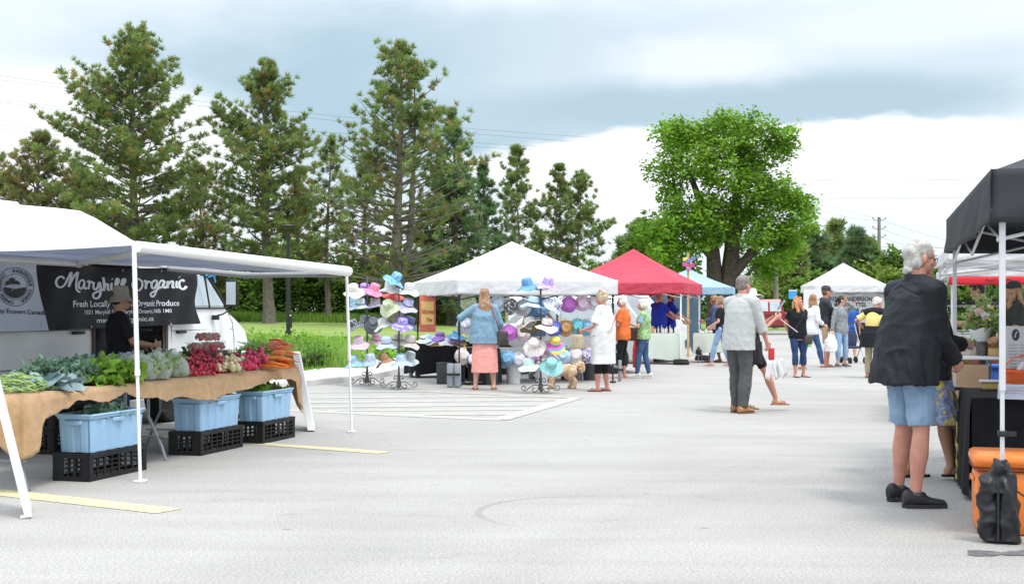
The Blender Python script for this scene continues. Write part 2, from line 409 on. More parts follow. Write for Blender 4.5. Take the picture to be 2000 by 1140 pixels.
# ---------- vegetation ----------
bark = mat('grey_bark', (.17, .145, .125), .95, scale=5, var=.3, bump=1., bscale=9)
bark2 = mat('dark_bark', (.11, .09, .075), .95, scale=5, var=.3, bump=1., bscale=9)
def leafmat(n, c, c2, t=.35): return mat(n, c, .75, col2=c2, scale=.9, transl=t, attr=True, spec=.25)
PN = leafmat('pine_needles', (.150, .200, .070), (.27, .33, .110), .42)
PB = leafmat('browned_pine_needles', (.16, .175, .075), (.29, .285, .11), .42)
SPR = leafmat('spruce_needles', (.11, .18, .095), (.20, .30, .14), .42)
MAP = leafmat('maple_leaves', (.15, .30, .03), (.26, .46, .06), .5)
DEC = leafmat('broad_leaves', (.085, .17, .03), (.17, .29, .055), .45)
LIM = leafmat('lime_leaves', (.24, .42, .05), (.32, .52, .09), .4)
YLW = leafmat('yellow_green_leaves', (.16, .24, .04), (.24, .32, .07), .4)
def tufts(P, D, rs, n, ln, wd, spread=1.0):
    """needle tufts at P pointing along D -> triangles"""
    k = len(P); P = np.repeat(P, n, 0); D = np.repeat(D, n, 0)
    r = rs.normal(size=(k*n, 3)); r /= np.linalg.norm(r, axis=1)[:, None]
    d = D*.55+r*spread; d[:, 2] += .45; d /= np.linalg.norm(d, axis=1)[:, None]
    s = np.cross(d, rs.normal(size=(k*n, 3))); s /= np.linalg.norm(s, axis=1)[:, None]
    l = ln*(.6+.6*rs.random((k*n, 1))); b = P+r*ln*.15
    V = np.stack([b-s*wd/2, b+s*wd/2, b+d*l], 1).reshape(-1, 3)
    return V, np.arange(len(V)).reshape(-1, 3)
def wood(g, pts, r0, r1, n=5):
    k = len(pts); g.tube(pts, [r0+(r1-r0)*(i/(k-1)) for i in range(k)], n, False)
def pine(name, loc, H, R, c0, seed, label, cat='tree', m=PN, prof=None, dens=1., droop=0., step=.38, nb=7, ln=.31, tw=.055, lean=(0, 0), trunk_r=None, twin=False, dead=0., group=None, tn=27, irr=.36):
    rs = np.random.RandomState(seed); root = thing(name, label, cat, loc, 0, group)
    g = MB(); tr = trunk_r or H*.02
    def tp(z): f = z/H; return np.array([lean[0]*f+.15*math.sin(f*5+seed), lean[1]*f+.1*math.sin(f*7+seed*2), z])
    g.tube([tp(H*i/10) for i in range(11)], [max(.03, tr*(1.25 if i == 0 else 1-.9*i/10)) for i in range(11)], 9, False)
    if twin: g.tube([(tp(H*.12+(H*.75)*i/8)+np.array([.75*min(1, i/2.), .3, 0])) if i else tp(H*.1) for i in range(9)], [tr*.7*(1-.9*i/8) for i in range(9)], 8, False)
    P = []; D = []; T = []
    z = H*c0
    prof = prof or (lambda f: min(1, (f*2.0)**.62) if f < .55 else 1-.2*(f-.55)/.45)   # f: 0 top .. 1 crown base
    bump_ph = rs.rand(4)*6
    while z < H*.985:
        f = (H-z)/(H*(1-c0)); L0 = R*prof(f)
        for b in range(nb):
            a = rs.rand()*2*PI
            Lb = L0*(1-irr+irr*1.6*rs.rand())*(1+.18*math.sin(a*2+bump_ph[0]+z*.5)+.12*math.sin(a*3+bump_ph[1]-z*.8))
            if Lb < .25: Lb = .25
            e0 = math.radians(rs.uniform(0, 22) + 38*(1-f)**2 - droop*22*f); up = rs.uniform(.05, .35)-droop*.25
            nseg = max(3, int(Lb/.5)); pts = []
            p0 = tp(z)
            for i in range(nseg+1):
                q = i/nseg; r_ = Lb*q*math.cos(e0); h = Lb*q*math.sin(e0)+up*Lb*q*q*.5
                w_ = .06*Lb*math.sin(q*4+b)
                pts.append(p0+np.array([math.cos(a)*r_-math.sin(a)*w_, math.sin(a)*r_+math.cos(a)*w_, h]))
            wood(g, pts, max(.02, tr*.22*(.3+.7*f)), .010, 4)
            isdead = rs.rand() < dead*max(0, f-.35)*1.6
            q0 = .22+.18*f; nt = max(2, int(Lb*(1-q0)/.34*dens))
            if isdead: nt = max(1, nt//4)
            for i in range(nt):
                q = q0+(1-q0)*((i+rs.rand())/nt)**.8; k = q*nseg; i0 = min(nseg-1, int(k)); p = pts[i0]+(pts[i0+1]-pts[i0])*(k-i0)
                d = pts[i0+1]-pts[i0]; d = d/np.linalg.norm(d)
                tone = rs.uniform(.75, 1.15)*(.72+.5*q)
                for sd_ in range(2 if q < .95 else 1):
                    sgn = rs.choice([-1, 1]); off = np.array([-d[1], d[0], 0])*sgn*rs.uniform(.05, .6)*(1.2-q)*min(1.8, Lb*.5)*1.3
                    off[2] += rs.uniform(-.05, .22)
                    P.append(p+off); dd = d+off*.8; D.append(dd/np.linalg.norm(dd))
                    old = rs.rand() < .10+.6*max(0, .75-q)*f
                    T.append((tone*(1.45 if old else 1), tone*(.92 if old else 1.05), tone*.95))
        z += step*rs.uniform(.7, 1.3)
    for i in range(6):
        P.append(tp(H*.985)+rs.normal(size=3)*.12); D.append(np.array([0, 0, 1.])); T.append((1.1, 1.15, .9))
    g.obj('trunk', bark if m is not SPR else bark2, root)
    V, Fc = tufts(np.array(P), np.array(D), rs, tn, ln, tw)
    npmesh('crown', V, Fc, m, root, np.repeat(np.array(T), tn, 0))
    return root
def leaves(rs, Pc, n, sp, size, flat=.35):
    k = len(Pc); P = np.repeat(Pc, n, 0)+rs.normal(size=(k*n, 3))*sp
    d = rs.normal(size=(k*n, 3)); d[:, 2] *= flat; d /= np.linalg.norm(d, axis=1)[:, None]
    s = np.cross(d, rs.normal(size=(k*n, 3))*np.array([.5, .5, 1.2])); s /= np.linalg.norm(s, axis=1)[:, None]
    sz = size*(.6+.8*rs.random((k*n, 1)))
    V = np.stack([P-d*sz*.5, P+s*sz*.33, P+d*sz*.5, P-s*sz*.33], 1).reshape(-1, 3)
    return V, np.arange(len(V)).reshape(-1, 4)
def broad(name, loc, label, lobes, m, seed, leaf=.22, per=1., trunk=None, group=None, cat='tree', clump=.38, ncl=7, wmat=bark2):
    """lobes: (x,y,z,rx,ry,rz) local"""
    rs = np.random.RandomState(seed); root = thing(name, label, cat, loc, 0, group); P = []; T = []
    for (x, y, z, rx, ry, rz) in lobes:
        n = max(10, int(26*per*(rx*ry*rz)**(2/3.)/(clump*clump)*.42))
        d = rs.normal(size=(n, 3)); d /= np.linalg.norm(d, axis=1)[:, None]; rr = rs.uniform(.55, 1.05, (n, 1))**.6
        wob = 1+.22*np.sin(d[:, :1]*7+x)*np.sin(d[:, 1:2]*6+y)+.15*np.sin(d[:, 2:3]*9+z)
        P.append(np.array([x, y, z])+d*rr*wob*np.array([rx, ry, rz])); tn = rs.uniform(.58, 1.32, (n, 1)); T.append(np.hstack([tn*rs.uniform(.9, 1.15, (n, 1)), tn, tn*.9]))
    P = np.vstack(P); T = np.vstack(T)
    V, Fc = leaves(rs, P, ncl, clump*.5, leaf); npmesh('crown', V, Fc, m, root, np.repeat(T, ncl, 0))
    g = MB()
    if trunk:
        for pts, r0, r1 in trunk: 
            k = len(pts); g.tube(pts, [r0+(r1-r0)*(i/(k-1)) for i in range(k)], 8, False)
    else:
        top = max(l[2] for l in lobes)
        g.tube([(0, 0, -.1), (.05, 0, top*.5), (0, .05, top)], [.03*top+.03, .02*top+.02, .02], 7, False)
    zb = min(l[2] for l in lobes)
    for (x, y, z, rx, ry, rz) in (lobes if not trunk else []):
        hub = Vector((x*.15, y*.15, max(.3, zb*.75+(z-zb)*.35))); g.tube([hub, Vector((x, y, z))*.5+hub*.5+Vector((0, 0, -.1)), (x, y, z)], [.05+.01*z, .04, .015], 5, False)
    g.obj('trunk', wmat, root)
    return root
def tz(px, d):                                      # ground height where a tree stands
    X = (px-1000)/F*d; rel = Vector((X, d, 0))-K0; b = rel.dot(KN)
    return lawn_z(b) if b > .3 else .11
def tree_at(px, top, d):
    z = tz(px, d); return (Vector(((px-1000)/F*d, d, z-.05)), HC+(HY-top)/F*d-z)
G1 = 'pines along the lawn'
def P_(px, top, d, hw, c0, seed, label, **k):
    l, H = tree_at(px, top, d); return pine(k.pop('name', 'pine_tree'), l, H, hw/F*d, c0, seed, label, group=k.pop('group', G1), **k)
P_(262, 66, 80, 150, .16, 1, 'tallest broad pine behind the camper van roof', m=PN, dens=1.12, trunk_r=.36)
P_(522, 124, 80, 106, .20, 2, 'tall pine with straight grey trunk between the van and the lamp post', m=PN, lean=(-.1, 0), trunk_r=.36, dens=1.08)
P_(642, 268, 86, 50, .22, 3, 'slim sparse pine between the two tall pines', m=PN, nb=4, dead=.3, trunk_r=.2)
P_(778, 93, 75, 150, .16, 4, 'tall airy pine with twin trunk and bare lower limbs left of white tent', m=PN, twin=True, dead=1.3, nb=6, trunk_r=.38, dens=.95, prof=lambda f: min(1, (f*1.7)**.6) if f < .75 else .9)
P_(885, 212, 82, 104, .08, 5, 'green spruce close behind the twin trunk pine', name='spruce_tree', m=SPR, droop=.8, dens=1.15, prof=lambda f: f**.8, trunk_r=.26, ln=.3)
P_(948, 318, 86, 78, .06, 6, 'lower bluish spruce behind the white tent', name='spruce_tree', m=SPR, droop=.8, dens=1.1, prof=lambda f: f**.75, trunk_r=.22, ln=.3)
P_(850, 330, 84, 80, .06, 16, 'browned pine filling in below the spruce', m=PB, nb=6, trunk_r=.2)
P_(1014, 286, 92, 54, .12, 7, 'slender young pine right of the spruces', m=PN, nb=6, trunk_r=.13, step=.42, dens=1.0)
P_(1090, 322, 92, 60, .10, 8, 'slender young pine, middle of the three above the white tent', m=PN, nb=6, trunk_r=.13, step=.42, dens=.9)
P_(1132, 345, 94, 68, .10, 9, 'rightmost slender pine above the tent ridge', m=PN, nb=6, trunk_r=.13, step=.42, dens=.9)
P_(70, 268, 84, 100, .15, 10, 'browned pine at the left above the van roof', m=PB, trunk_r=.28)
P_(-30, 285, 86, 90, .15, 11, 'browned pine cut by the left edge of the picture', m=PB, trunk_r=.28)
P_(165, 330, 88, 90, .1, 12, 'low browned pine between the leftmost pines', m=PB, trunk_r=.2)
P_(395, 330, 92, 75, .1, 13, 'low browned pine between the two tallest pines', m=PB, trunk_r=.2)
P_(585, 330, 92, 60, .1, 14, 'low browned pine behind the lamp post', m=PB, trunk_r=.2, nb=5)
P_(715, 300, 92, 60, .1, 15, 'low pine left of the twin trunk pine', m=PB, trunk_r=.2, nb=5)
# bushes behind the lawn
G2 = 'bushes behind the lawn'; rb = random.Random(5)
for i, (px, top) in enumerate(((60, 470), (150, 480), (240, 470), (330, 480), (405, 492), (450, 510), (492, 530), (545, 470), (590, 455), (628, 505), (672, 480), (712, 520), (742, 490), (800, 500), (842, 470), (885, 505), (930, 520), (980, 530), (1040, 540), (1100, 545), (1160, 552))):
    d = 93+rb.uniform(-4, 5); l, H = tree_at(px, top, d)
    lobes = [(rb.uniform(-1, 1)*1.2, rb.uniform(-.6, .6), H*rb.uniform(.22, .75), 1.0+rb.random()*.5, 1., H*.26) for _ in range(7)]+[(0, 0, H*.8, .9, .8, H*.2), (0, -.3, H*.18, 1.7, 1.3, H*.2)]
    broad('bush', l, ['dark leafy bush behind the lawn', 'leafy understorey shrub at the edge of the lawn'][i % 2], lobes, DEC if i % 4 else MAP, 50+i, leaf=.30, per=1.1, group=G2, cat='bush', clump=.5, ncl=7)
# tall grass fringe before the bushes
rs = np.random.RandomState(9)
def blades(n, fx, h0, h1, wd, rs):
    b = np.array([fx() for _ in range(n)]); a = rs.rand(n)*2*PI; h = rs.uniform(h0, h1, n); bend = rs.normal(size=(n, 2))*.25*h[:, None]
    s = np.stack([np.cos(a), np.sin(a), np.zeros(n)], 1)*wd
    top = b+np.column_stack([bend, h])
    V = np.stack([b-s, b+s, top], 1).reshape(-1, 3); return V, np.arange(3*n).reshape(-1, 3)
def fringe():
    d = rs.uniform(84, 92); px = rs.uniform(380, 1200); X = (px-1000)/F*d; return (X, d, tz(px, d))
V, Fc = blades(26000, fringe, .2, .7, .05, rs)
o = npmesh('tall_grass', V, Fc, leafmat('meadow_grass', (.13, .25, .04), (.22, .36, .06)), None, np.repeat(rs.uniform(.7, 1.3, (26000, 1)), 3, 1)); tag(o, 'tall unmown grass before the bushes', 'grass', kind='stuff')
def nearlawn():
    b = rs.rand()**1.6*32+.9; a = rs.uniform(-6, 26); p = K0+KU*a+KN*(b+.4+kerb_off(a)); return (p.x, p.y, lawn_z(b)-.01)
V, Fc = blades(90000, nearlawn, .05, .14, .012, rs)
o = npmesh('lawn_blades', V, Fc, leafmat('short_grass', (.13, .26, .03), (.20, .36, .05)), None, np.repeat(rs.uniform(.7, 1.3, (90000, 1)), 3, 1)); tag(o, 'short mown grass beside the footpath', 'grass', kind='stuff')
# weedy planting bed by the footpath
WD = leafmat('weed_leaves', (.16, .34, .03), (.24, .46, .06), .4); WD2 = leafmat('dark_weed_leaves', (.07, .18, .03), (.12, .25, .04), .4)
def weed(px, py, d, r, h, seed, m, label, leaf=.075):
    X = (px-1000)/F*d; z = tz(px, d); h *= .8
    lobes = [(rb.uniform(-1, 1)*r*.7, rb.uniform(-1, 1)*r*.5, h*rb.uniform(.35, .7), r*.34, r*.32, h*.30) for _ in range(10)]
    broad('weed_clump', (X, d, z-.03), label, lobes, m, seed, leaf=leaf, per=.55, group='weedy clumps in the bed by the footpath', cat='plant', clump=.14, ncl=6)
for i, (px, d, r, h, m, lab) in enumerate(((505, 30, .75, .85, WD, 'leafy weed clump right beside the van bumper'), (560, 31, .8, .95, WD, 'tall pale weed clump below the lamp post'), (607, 27.6, .55, .72, WD2, 'dark green weed clump behind the white board'), (640, 31.5, .8, .75, WD, 'bright weed clump with white flowers'), (585, 28.5, .6, .8, WD2, 'dark weed clump beside the carrots'), (690, 32, .8, .62, WD, 'low bright weed clump behind the hat rack'), (740, 33, .75, .5, WD, 'low weed clump right of the first hat rack'), (655, 29, .55, .45, WD, 'small weed clump beside the footpath'), (545, 34, .9, .9, WD, 'weed clump farthest back in the bed'), (785, 35.5, .7, .45, WD, 'low weed clump left of the black table'))):
    weed(px, 0, d, r, h, 200+i, m, lab)
def bedspot():
    px = rs.uniform(478, 720); d = rs.uniform(27.5, 36); X = (px-1000)/F*d; return (X, d, tz(px, d))
V, Fc = blades(16000, bedspot, .15, .62, .010, rs)
o = npmesh('weedy_grass', V, Fc, leafmat('weedy_grass_blades', (.20, .36, .05), (.34, .50, .12)), None, np.repeat(rs.uniform(.7, 1.4, (16000, 1)), 3, 1)); tag(o, 'tall loose grass growing through the weed clumps by the footpath', 'grass', kind='stuff')
# the big maple
l, H = tree_at(1412, 218, 75)
ml = []
rm = random.Random(3); s = 75/F
for (px, py, r) in ((1320, 275, 42), (1355, 262, 36), (1300, 255, 26), (1300, 330, 34), (1345, 330, 42), (1302, 375, 28), (1330, 395, 34), (1385, 300, 40), (1430, 248, 34), (1460, 258, 40), (1505, 280, 38), (1440, 300, 44), (1480, 320, 44), (1515, 300, 28), (1400, 350, 44), (1450, 365, 46), (1500, 370, 40), (1530, 395, 34), (1385, 410, 40), (1430, 420, 42), (1480, 420, 40), (1540, 410, 34), (1562, 405, 24), (1330, 440, 40), (1300, 455, 36), (1280, 440, 26), (1345, 480, 36), (1310, 490, 34), (1375, 470, 28), (1500, 460, 40), (1545, 450, 36), (1490, 500, 34), (1530, 480, 28), (1465, 470, 30), (1250, 470, 20), (1385, 262, 30), (1400, 245, 24), (1505, 535, 20), (1330, 525, 24), (1345, 520, 22), (1290, 500, 28), (1355, 440, 34), (1410, 455, 30), (1350, 545, 20), (1530, 510, 24)):
    for k in range(2):
        ml.append(((px-1412+rm.uniform(-8, 8))*s, rm.uniform(-3.2, 3.2) if k else rm.uniform(-2.5, -.5), HC+(HY-py+rm.uniform(-6, 6))*s-l.z, r*s*.80, r*s*.9, r*s*.60))
def mp(px, py, y=0): return ((px-1412)*s, y, HC+(HY-py)*s-l.z)
trk = [([mp(1400, 640), mp(1397, 560), mp(1392, 480), mp(1370, 400), mp(1340, 320)], .62, .1), ([mp(1425, 640), mp(1424, 560), mp(1430, 480), mp(1440, 380), mp(1450, 280)], .75, .1),
       ([mp(1428, 540), mp(1460, 500, -.5), mp(1500, 460, -.8), mp(1545, 430, -.5)], .35, .08), ([mp(1398, 510), mp(1365, 480, -.6), mp(1330, 450, -.6)], .28, .06), ([mp(1432, 480), mp(1455, 420, .8), mp(1500, 350, 1)], .34, .07), ([mp(1425, 620), mp(1448, 545, -.8), mp(1475, 515, -.8)], .22, .06)]
broad('maple_tree', l, 'big bright green maple with a thick dark trunk standing alone', ml, MAP, 77, leaf=.21, per=.80, trunk=trk, clump=.42, ncl=19)
G3 = 'trees beyond the verge'
def B_(px, top, d, hw, m, seed, label, base=.12, name='broadleaf_tree', leaf=.34, group=G3, n=9):
    l, H = tree_at(px, top, d); R = hw/F*d; r_ = random.Random(seed)
    lobes = [(r_.uniform(-1, 1)*R*.55, r_.uniform(-1, 1)*R*.5, H*(base+(1-base)*r_.uniform(.1, .8)), R*.52, R*.5, H*.17) for _ in range(n)]+[(0, 0, H*.84, R*.5, R*.45, H*.16)]
    return broad(name, l, label, lobes, m, seed, leaf=leaf*1.1, per=1.3, group=group, clump=.55, ncl=7)
B_(1268, 418, 84, 50, DEC, 301, 'dark rounded tree left of the big maple')
B_(1225, 480, 88, 34, DEC, 302, 'low dark tree behind the red tent peak')
P_(1250, 440, 90, 55, .05, 303, 'dark conifer behind the red tent', name='conifer_tree', m=PN, group=G3, trunk_r=.15, ln=.45, tw=.08)
for i, (px, top, hw, lab) in enumerate(((1545, 462, 46, 'dark conifer just right of the big maple'), (1588, 448, 48, 'tall dark conifer in the far row'), (1632, 436, 46, 'tallest conifer of the far row'), (1668, 452, 42, 'blunt conifer left of the tall utility pole'), (1520, 500, 40, 'low conifer behind the thick grey pole'), (1482, 520, 36, 'low conifer behind the sapling'), (1700, 470, 34, 'narrow conifer behind the utility pole'))):
    P_(px, top, 112+i % 3*4, hw, .03, 320+i, lab, name='conifer_tree', m=SPR if i % 2 else PN, group=G3, droop=.5, dens=.9, prof=lambda f: min(1, f**.5*1.15), trunk_r=.2, ln=.65, tw=.16, step=.5, tn=20)
for i, (px, top, hw, m, lab) in enumerate(((1600, 530, 36, DEC, 'low leafy tree left of the far white tent'), (1690, 508, 30, YLW, 'yellow green tree above the far white tent'), (1745, 482, 36, DEC, 'rounded green tree right of the utility pole'), (1780, 486, 30, DEC, 'dark rounded tree beside the grey haired man'), (1735, 520, 36, YLW, 'pale green shrub right of the utility pole'), (1560, 545, 34, DEC, 'leafy shrub below the far conifers'), (1500, 560, 34, YLW, 'pale shrub at the foot of the thick pole'), (1640, 545, 36, DEC, 'leafy shrub behind the far white tent'), (1810, 500, 40, DEC, 'leafy tree hidden behind the grey haired man'), (1870, 510, 50, DEC, 'leafy tree far behind the flower stall'), (1950, 515, 60, DEC, 'leafy tree far behind the black tent'), (1440, 560, 40, DEC, 'shrub behind the light blue tent'), (1340, 550, 50, DEC, 'shrub below the big maple'))):
    B_(px, top, 104+i % 4*3, hw, m, 340+i, lab)
B_(1150, 486, 78, 13, LIM, 361, 'lime green sapling between white and red tents', leaf=.16, group='lime green saplings', n=5)
B_(1455, 512, 79, 24, LIM, 362, 'lime green sapling beside the grey shirted man', leaf=.18, group='lime green saplings', n=7)
# ---------- the organic produce stall : camper van, awning, banner, tables ----------
white_paint = mat('white_van_paint', (.80, .80, .79), .35, var=.02, scale=2, coat=.3)
white_metal = mat('white_metal', (.78, .78, .78), .4, var=.03)
black_pl = mat('black_plastic', (.012, .012, .013), .5, var=.3)
black_rub = mat('tyre_rubber', (.02, .02, .02), .9, var=.2)
grey_metal = mat('grey_steel', (.30, .31, .33), .4, var=.08, metal=.6)
dark_int = mat('dark_interior', (.03, .03, .032), .8, var=.2)
glass = mat('window_glass', (.45, .52, .56), .06, var=.15, scale=1.2, spec=.9)
VX, VY = 3.8, 3.5
def vside(z):                              # half width of the van at height z
    pts = [(.42, .97), (.8, 1.0), (1.3, .99), (1.75, .93), (2.05, .88), (2.3, .80), (2.5, .62)]
    for (z0, a), (z1, b) in zip(pts, pts[1:]):
        if z <= z1: return a+(b-a)*max(0, (z-z0))/(z1-z0)
    return .6
van = thing('camper_van', 'white high roofed camper van parked behind the produce table', 'van', SF(VX, VY), UA)
st = [(.45, .62, 2.36), (.5, .45, 2.42), (2., .42, 2.46), (3.23, .42, 2.49), (3.69, .42, 2.49), (3.9, .42, 2.42), (4.45, .42, 2.19), (4.68, .42, 2.16), (5.3, .42, 2.10), (5.6, .42, 2.0), (5.82, .42, 1.84), (6.1, .42, 1.60), (6.36, .44, 1.40), (6.66, .46, 1.27), (6.88, .5, 1.16), (6.95, .55, 1.02)]
fr = [0, .12, .3, .5, .66, .78, .88, .95, 1.0]
g = MB(); secs = []
for t, zb, zt in st:
    s_ = []
    for f in fr:
        z = zb+(zt-zb)*f; y = vside(z)
        if f > .9: y = min(y, vside(zt)+.02) - (.04 if f < 1 else .12)
        if t > 6.3: y *= 1-.04*(t-6.3)/.5
        s_.append((t-VX, -y, z))
    s_ += [(x, -y, z) for x, y, z in s_[::-1]]; secs.append(s_)
ns = len(secs[0]); vs = [p for s_ in secs for p in s_]; fs = []
for i in range(len(secs)-1):
    for j in range(ns-1):
        if i in (3, 4, 5, 6) and j < 5 and st[i][0] >= 3.2 and st[i+1][0] <= 4.7: continue
        fs.append((i*ns+j, (i+1)*ns+j, (i+1)*ns+j+1, i*ns+j+1))
    fs.append((i*ns+ns-1, (i+1)*ns+ns-1, (i+1)*ns, i*ns))
fs.append(tuple(range(ns))); fs.append(tuple((len(secs)-1)*ns+k for k in range(ns))[::-1])
g.add(vs, fs); g.obj('body', white_paint, van, smooth=25)
def vs_(t, z, o=.012): return (t-VX, -vside(z)*(1-.04*max(0, t-6.3)/.5)-o, z)
g = MB()                                    # cab door glass with quarter light
for q in (((5.42, 1.42), (5.80, 1.42), (5.76, 1.80), (5.48, 1.80)), ((5.84, 1.42), (6.22, 1.42), (5.86, 1.76), (5.80, 1.80))): g.add([vs_(*p) for p in q], [(0, 1, 2, 3)])
g.obj('window', glass, van)
g = MB()
for a, b, r in (((5.38, 1.39), (6.27, 1.39), .012), ((6.27, 1.39), (5.86, 1.82), .018), ((5.86, 1.82), (5.45, 1.83), .014), ((5.82, 1.40), (5.79, 1.82), .014)): g.tube([vs_(*a), vs_(*b)], r, 6)
g.obj('window_trim', black_pl, van)
g = MB(); seam = mat('seam_grey', (.22, .22, .22), .7)
for pts in ([(4.86, .62), (4.86, 1.2), (4.88, 1.7)], [(6.30, 1.36), (6.45, 1.2), (6.50, .95), (6.50, .55)], [(4.9, .62), (5.15, .50)], [(4.86, 1.12), (6.46, 1.12)], [(.6, .78), (3.2, .78)], [(3.2, .5), (3.2, 1.2)], [(.6, 1.16), (3.2, 1.16)]):
    g = MB(); g.tube([vs_(*p, .002) for p in pts], .006, 5); g.obj('panel_seam', seam, van)
for t, z in ((2.9, 1.13), (5.06, 1.10)):
    g = MB(); g.box((t-VX, -vside(z)-.025, z), (.2, .04, .035), bev=.01); g.obj('door_handle', black_pl, van, smooth=True)
for t_, w_ in ((4.72, .06), (3.2, .04)): g = MB(); g.box((t_-VX, -.99, 1.0), (w_, .05, 1.2)); g.obj('door_frame', mat('brown_seal', (.10, .07, .055), .8), van)
g = MB(); g.box((3.95-VX, 0, .5), (1.6, 1.86, .06)); g.box((3.95-VX, .86, 1.1), (1.5, .03, 1.2)); g.box((3.3-VX, .3, .9), (.12, 1.1, .8)); g.obj('cabin_interior', dark_int, van)
g = MB(); g.box((4.30-VX, -.45, .87), (.38, .35, .68), bev=.02); g.obj('cupboard', mat('grey_cupboard', (.09, .095, .10), .6), van, smooth=True)
g = MB()
for k in range(4): g.box((4.62-VX, -.6, .65+k*.16), (.1, .5, .02))
g.obj('shelf_rack', mat('rack_grey', (.13, .13, .135), .5), van)
g = MB()
for t, l in ((2.67, .62), (1.5, .7)): g.box((t-VX, 0, 2.49), (l, .5, .10), bev=.035)
g.obj('roof_vent', white_paint, van, smooth=True)
for t, y in ((2.0, -.78), (5.1, -.78), (2.0, .78), (5.1, .78)):
    g = MB(); T = Matrix.Translation((t-VX, y, .34)) @ Matrix.Rotation(PI/2, 4, 'X')
    g.lathe([(.22, -.11), (.32, -.11), (.345, -.08), (.345, .08), (.32, .11), (.22, .11)], 28, T); wh = g.obj('wheel', black_rub, van, smooth=30)
    g = MB(); g.lathe([(.001, -.07), (.1, -.08), (.19, -.03), (.22, -.1), (.22, .1), (.19, .03), (.001, .06)], 20, T); g.obj('rim', grey_metal, wh, smooth=30)
g = MB(); g.box((3.6-VX, 0, .36), (5.6, 1.3, .12)); g.obj('chassis', dark_int, van)
# mirror
g = MB(); g.tube([vs_(5.88, 1.28, .01), vs_(5.93, 1.31, .12), vs_(5.98, 1.38, .24), vs_(6.0, 1.76, .24), vs_(5.86, 1.88, .16), vs_(5.6, 1.92, .0)], .012, 6)
g.box((5.98-VX, -1.22, 1.58), (.05, .17, .34), bev=.02); g.box((5.88-VX, -1.04, 1.27), (.09, .06, .06)); mr_ = g.obj('wing_mirror', black_pl, van, smooth=True)
g = MB(); g.box((5.950-VX, -1.22, 1.58), (.008, .13, .29)); g.obj('mirror_glass', glass, mr_)
g = MB()
for k in range(5): g.tube([vs_(5.78+k*.03, 1.80+.02*math.sin(k*2), .03), vs_(5.9+.02*k, 1.84-.012*k, .05), vs_(5.98, 1.80-.02*k, .05)], .012, 5)
g.obj('ribbon', mat('blue_ribbon', (.05, .30, .62), .6), van)
g = MB(); g.box((7.02-VX, 0, .90), (.2, 1.9, .07), bev=.02); g.box((6.97-VX, 0, .52), (.1, 1.9, .16), bev=.03); g.obj('bumper', mat('slate_bumper', (.10, .12, .15), .5), van, smooth=True)

# ---- awning ----
aw = thing('awning', 'white and navy roll-out awning fixed to the camper van', 'awning', SF(0, 0), UA)
AL = 4.42
def awz(u, v): return 1.905-.095*u*(1-v)+.0*v
def aws(off):
    def f(u, v):
        t = -.03+AL*u; w_ = 2.5*v; return (t, w_, awz(u, v)-.035*math.sin(PI*v)*(1-.3*math.sin(u*9))+off)
    return f
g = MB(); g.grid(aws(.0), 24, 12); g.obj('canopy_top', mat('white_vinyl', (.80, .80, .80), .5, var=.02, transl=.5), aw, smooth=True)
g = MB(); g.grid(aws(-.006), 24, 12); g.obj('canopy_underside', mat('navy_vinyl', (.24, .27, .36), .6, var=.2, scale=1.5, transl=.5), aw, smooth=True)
g = MB(); g.tube([(-.05, 0, 1.885), (AL-.08, 0, 1.80)], [.046, .056], 12); g.box((AL/2-.02, -.035, 1.80), (.01, .01, .01)); g.obj('front_rail', white_metal, aw, smooth=40)
g = MB(); g.box((AL/2, 2.42, 1.95), (AL+.2, .14, .12), bev=.03); g.box((AL/2, 2.40, 1.875), (AL+.2, .05, .02)); g.obj('case', white_metal, aw, smooth=40)
alm = mat('pale_aluminium', (.62, .61, .60), .4, var=.05, metal=.2)
for a, e, s_ in (((.25, .08, 1.865), (1.77, 1.73, 1.825), (-.3, 2.38, 1.87)), ((4.3, .08, 1.77), (5.2, 1.67, 1.79), (4.55, 2.38, 1.86))):
    g = MB(); g.tube([a, e], .032, 8, flat=1.); g.tube([e, s_], .036, 8); g.ell(e, .045, 10); g.obj('folding_arm', alm if a[0] < 1 else mat('grey_arm', (.25, .25, .26), .5), aw, smooth=40)
inv = aw.matrix_basis.inverted() if False else (Matrix.Translation(SF(0, 0)) @ Matrix.Rotation(UA, 4, 'Z')).inverted()
for (b, top) in ((gp(274, 941), at(262, 488, 10.66)), (gp(687, 844), at(677, 540, 15.0))):
    b = inv @ b; top = inv @ top
    g = MB(); m_ = b.lerp(top, .47); g.tube([b+Vector((0, 0, .02)), m_], .014, 8); g.tube([m_, top], .019, 8); g.box((b.x, b.y, .010), (.10, .08, .018), bev=.008); g.tube([m_-Vector((0, 0, .02)), m_+Vector((0, 0, .03))], .023, 8)
    g.obj('support_leg', white_metal, aw, smooth=40)

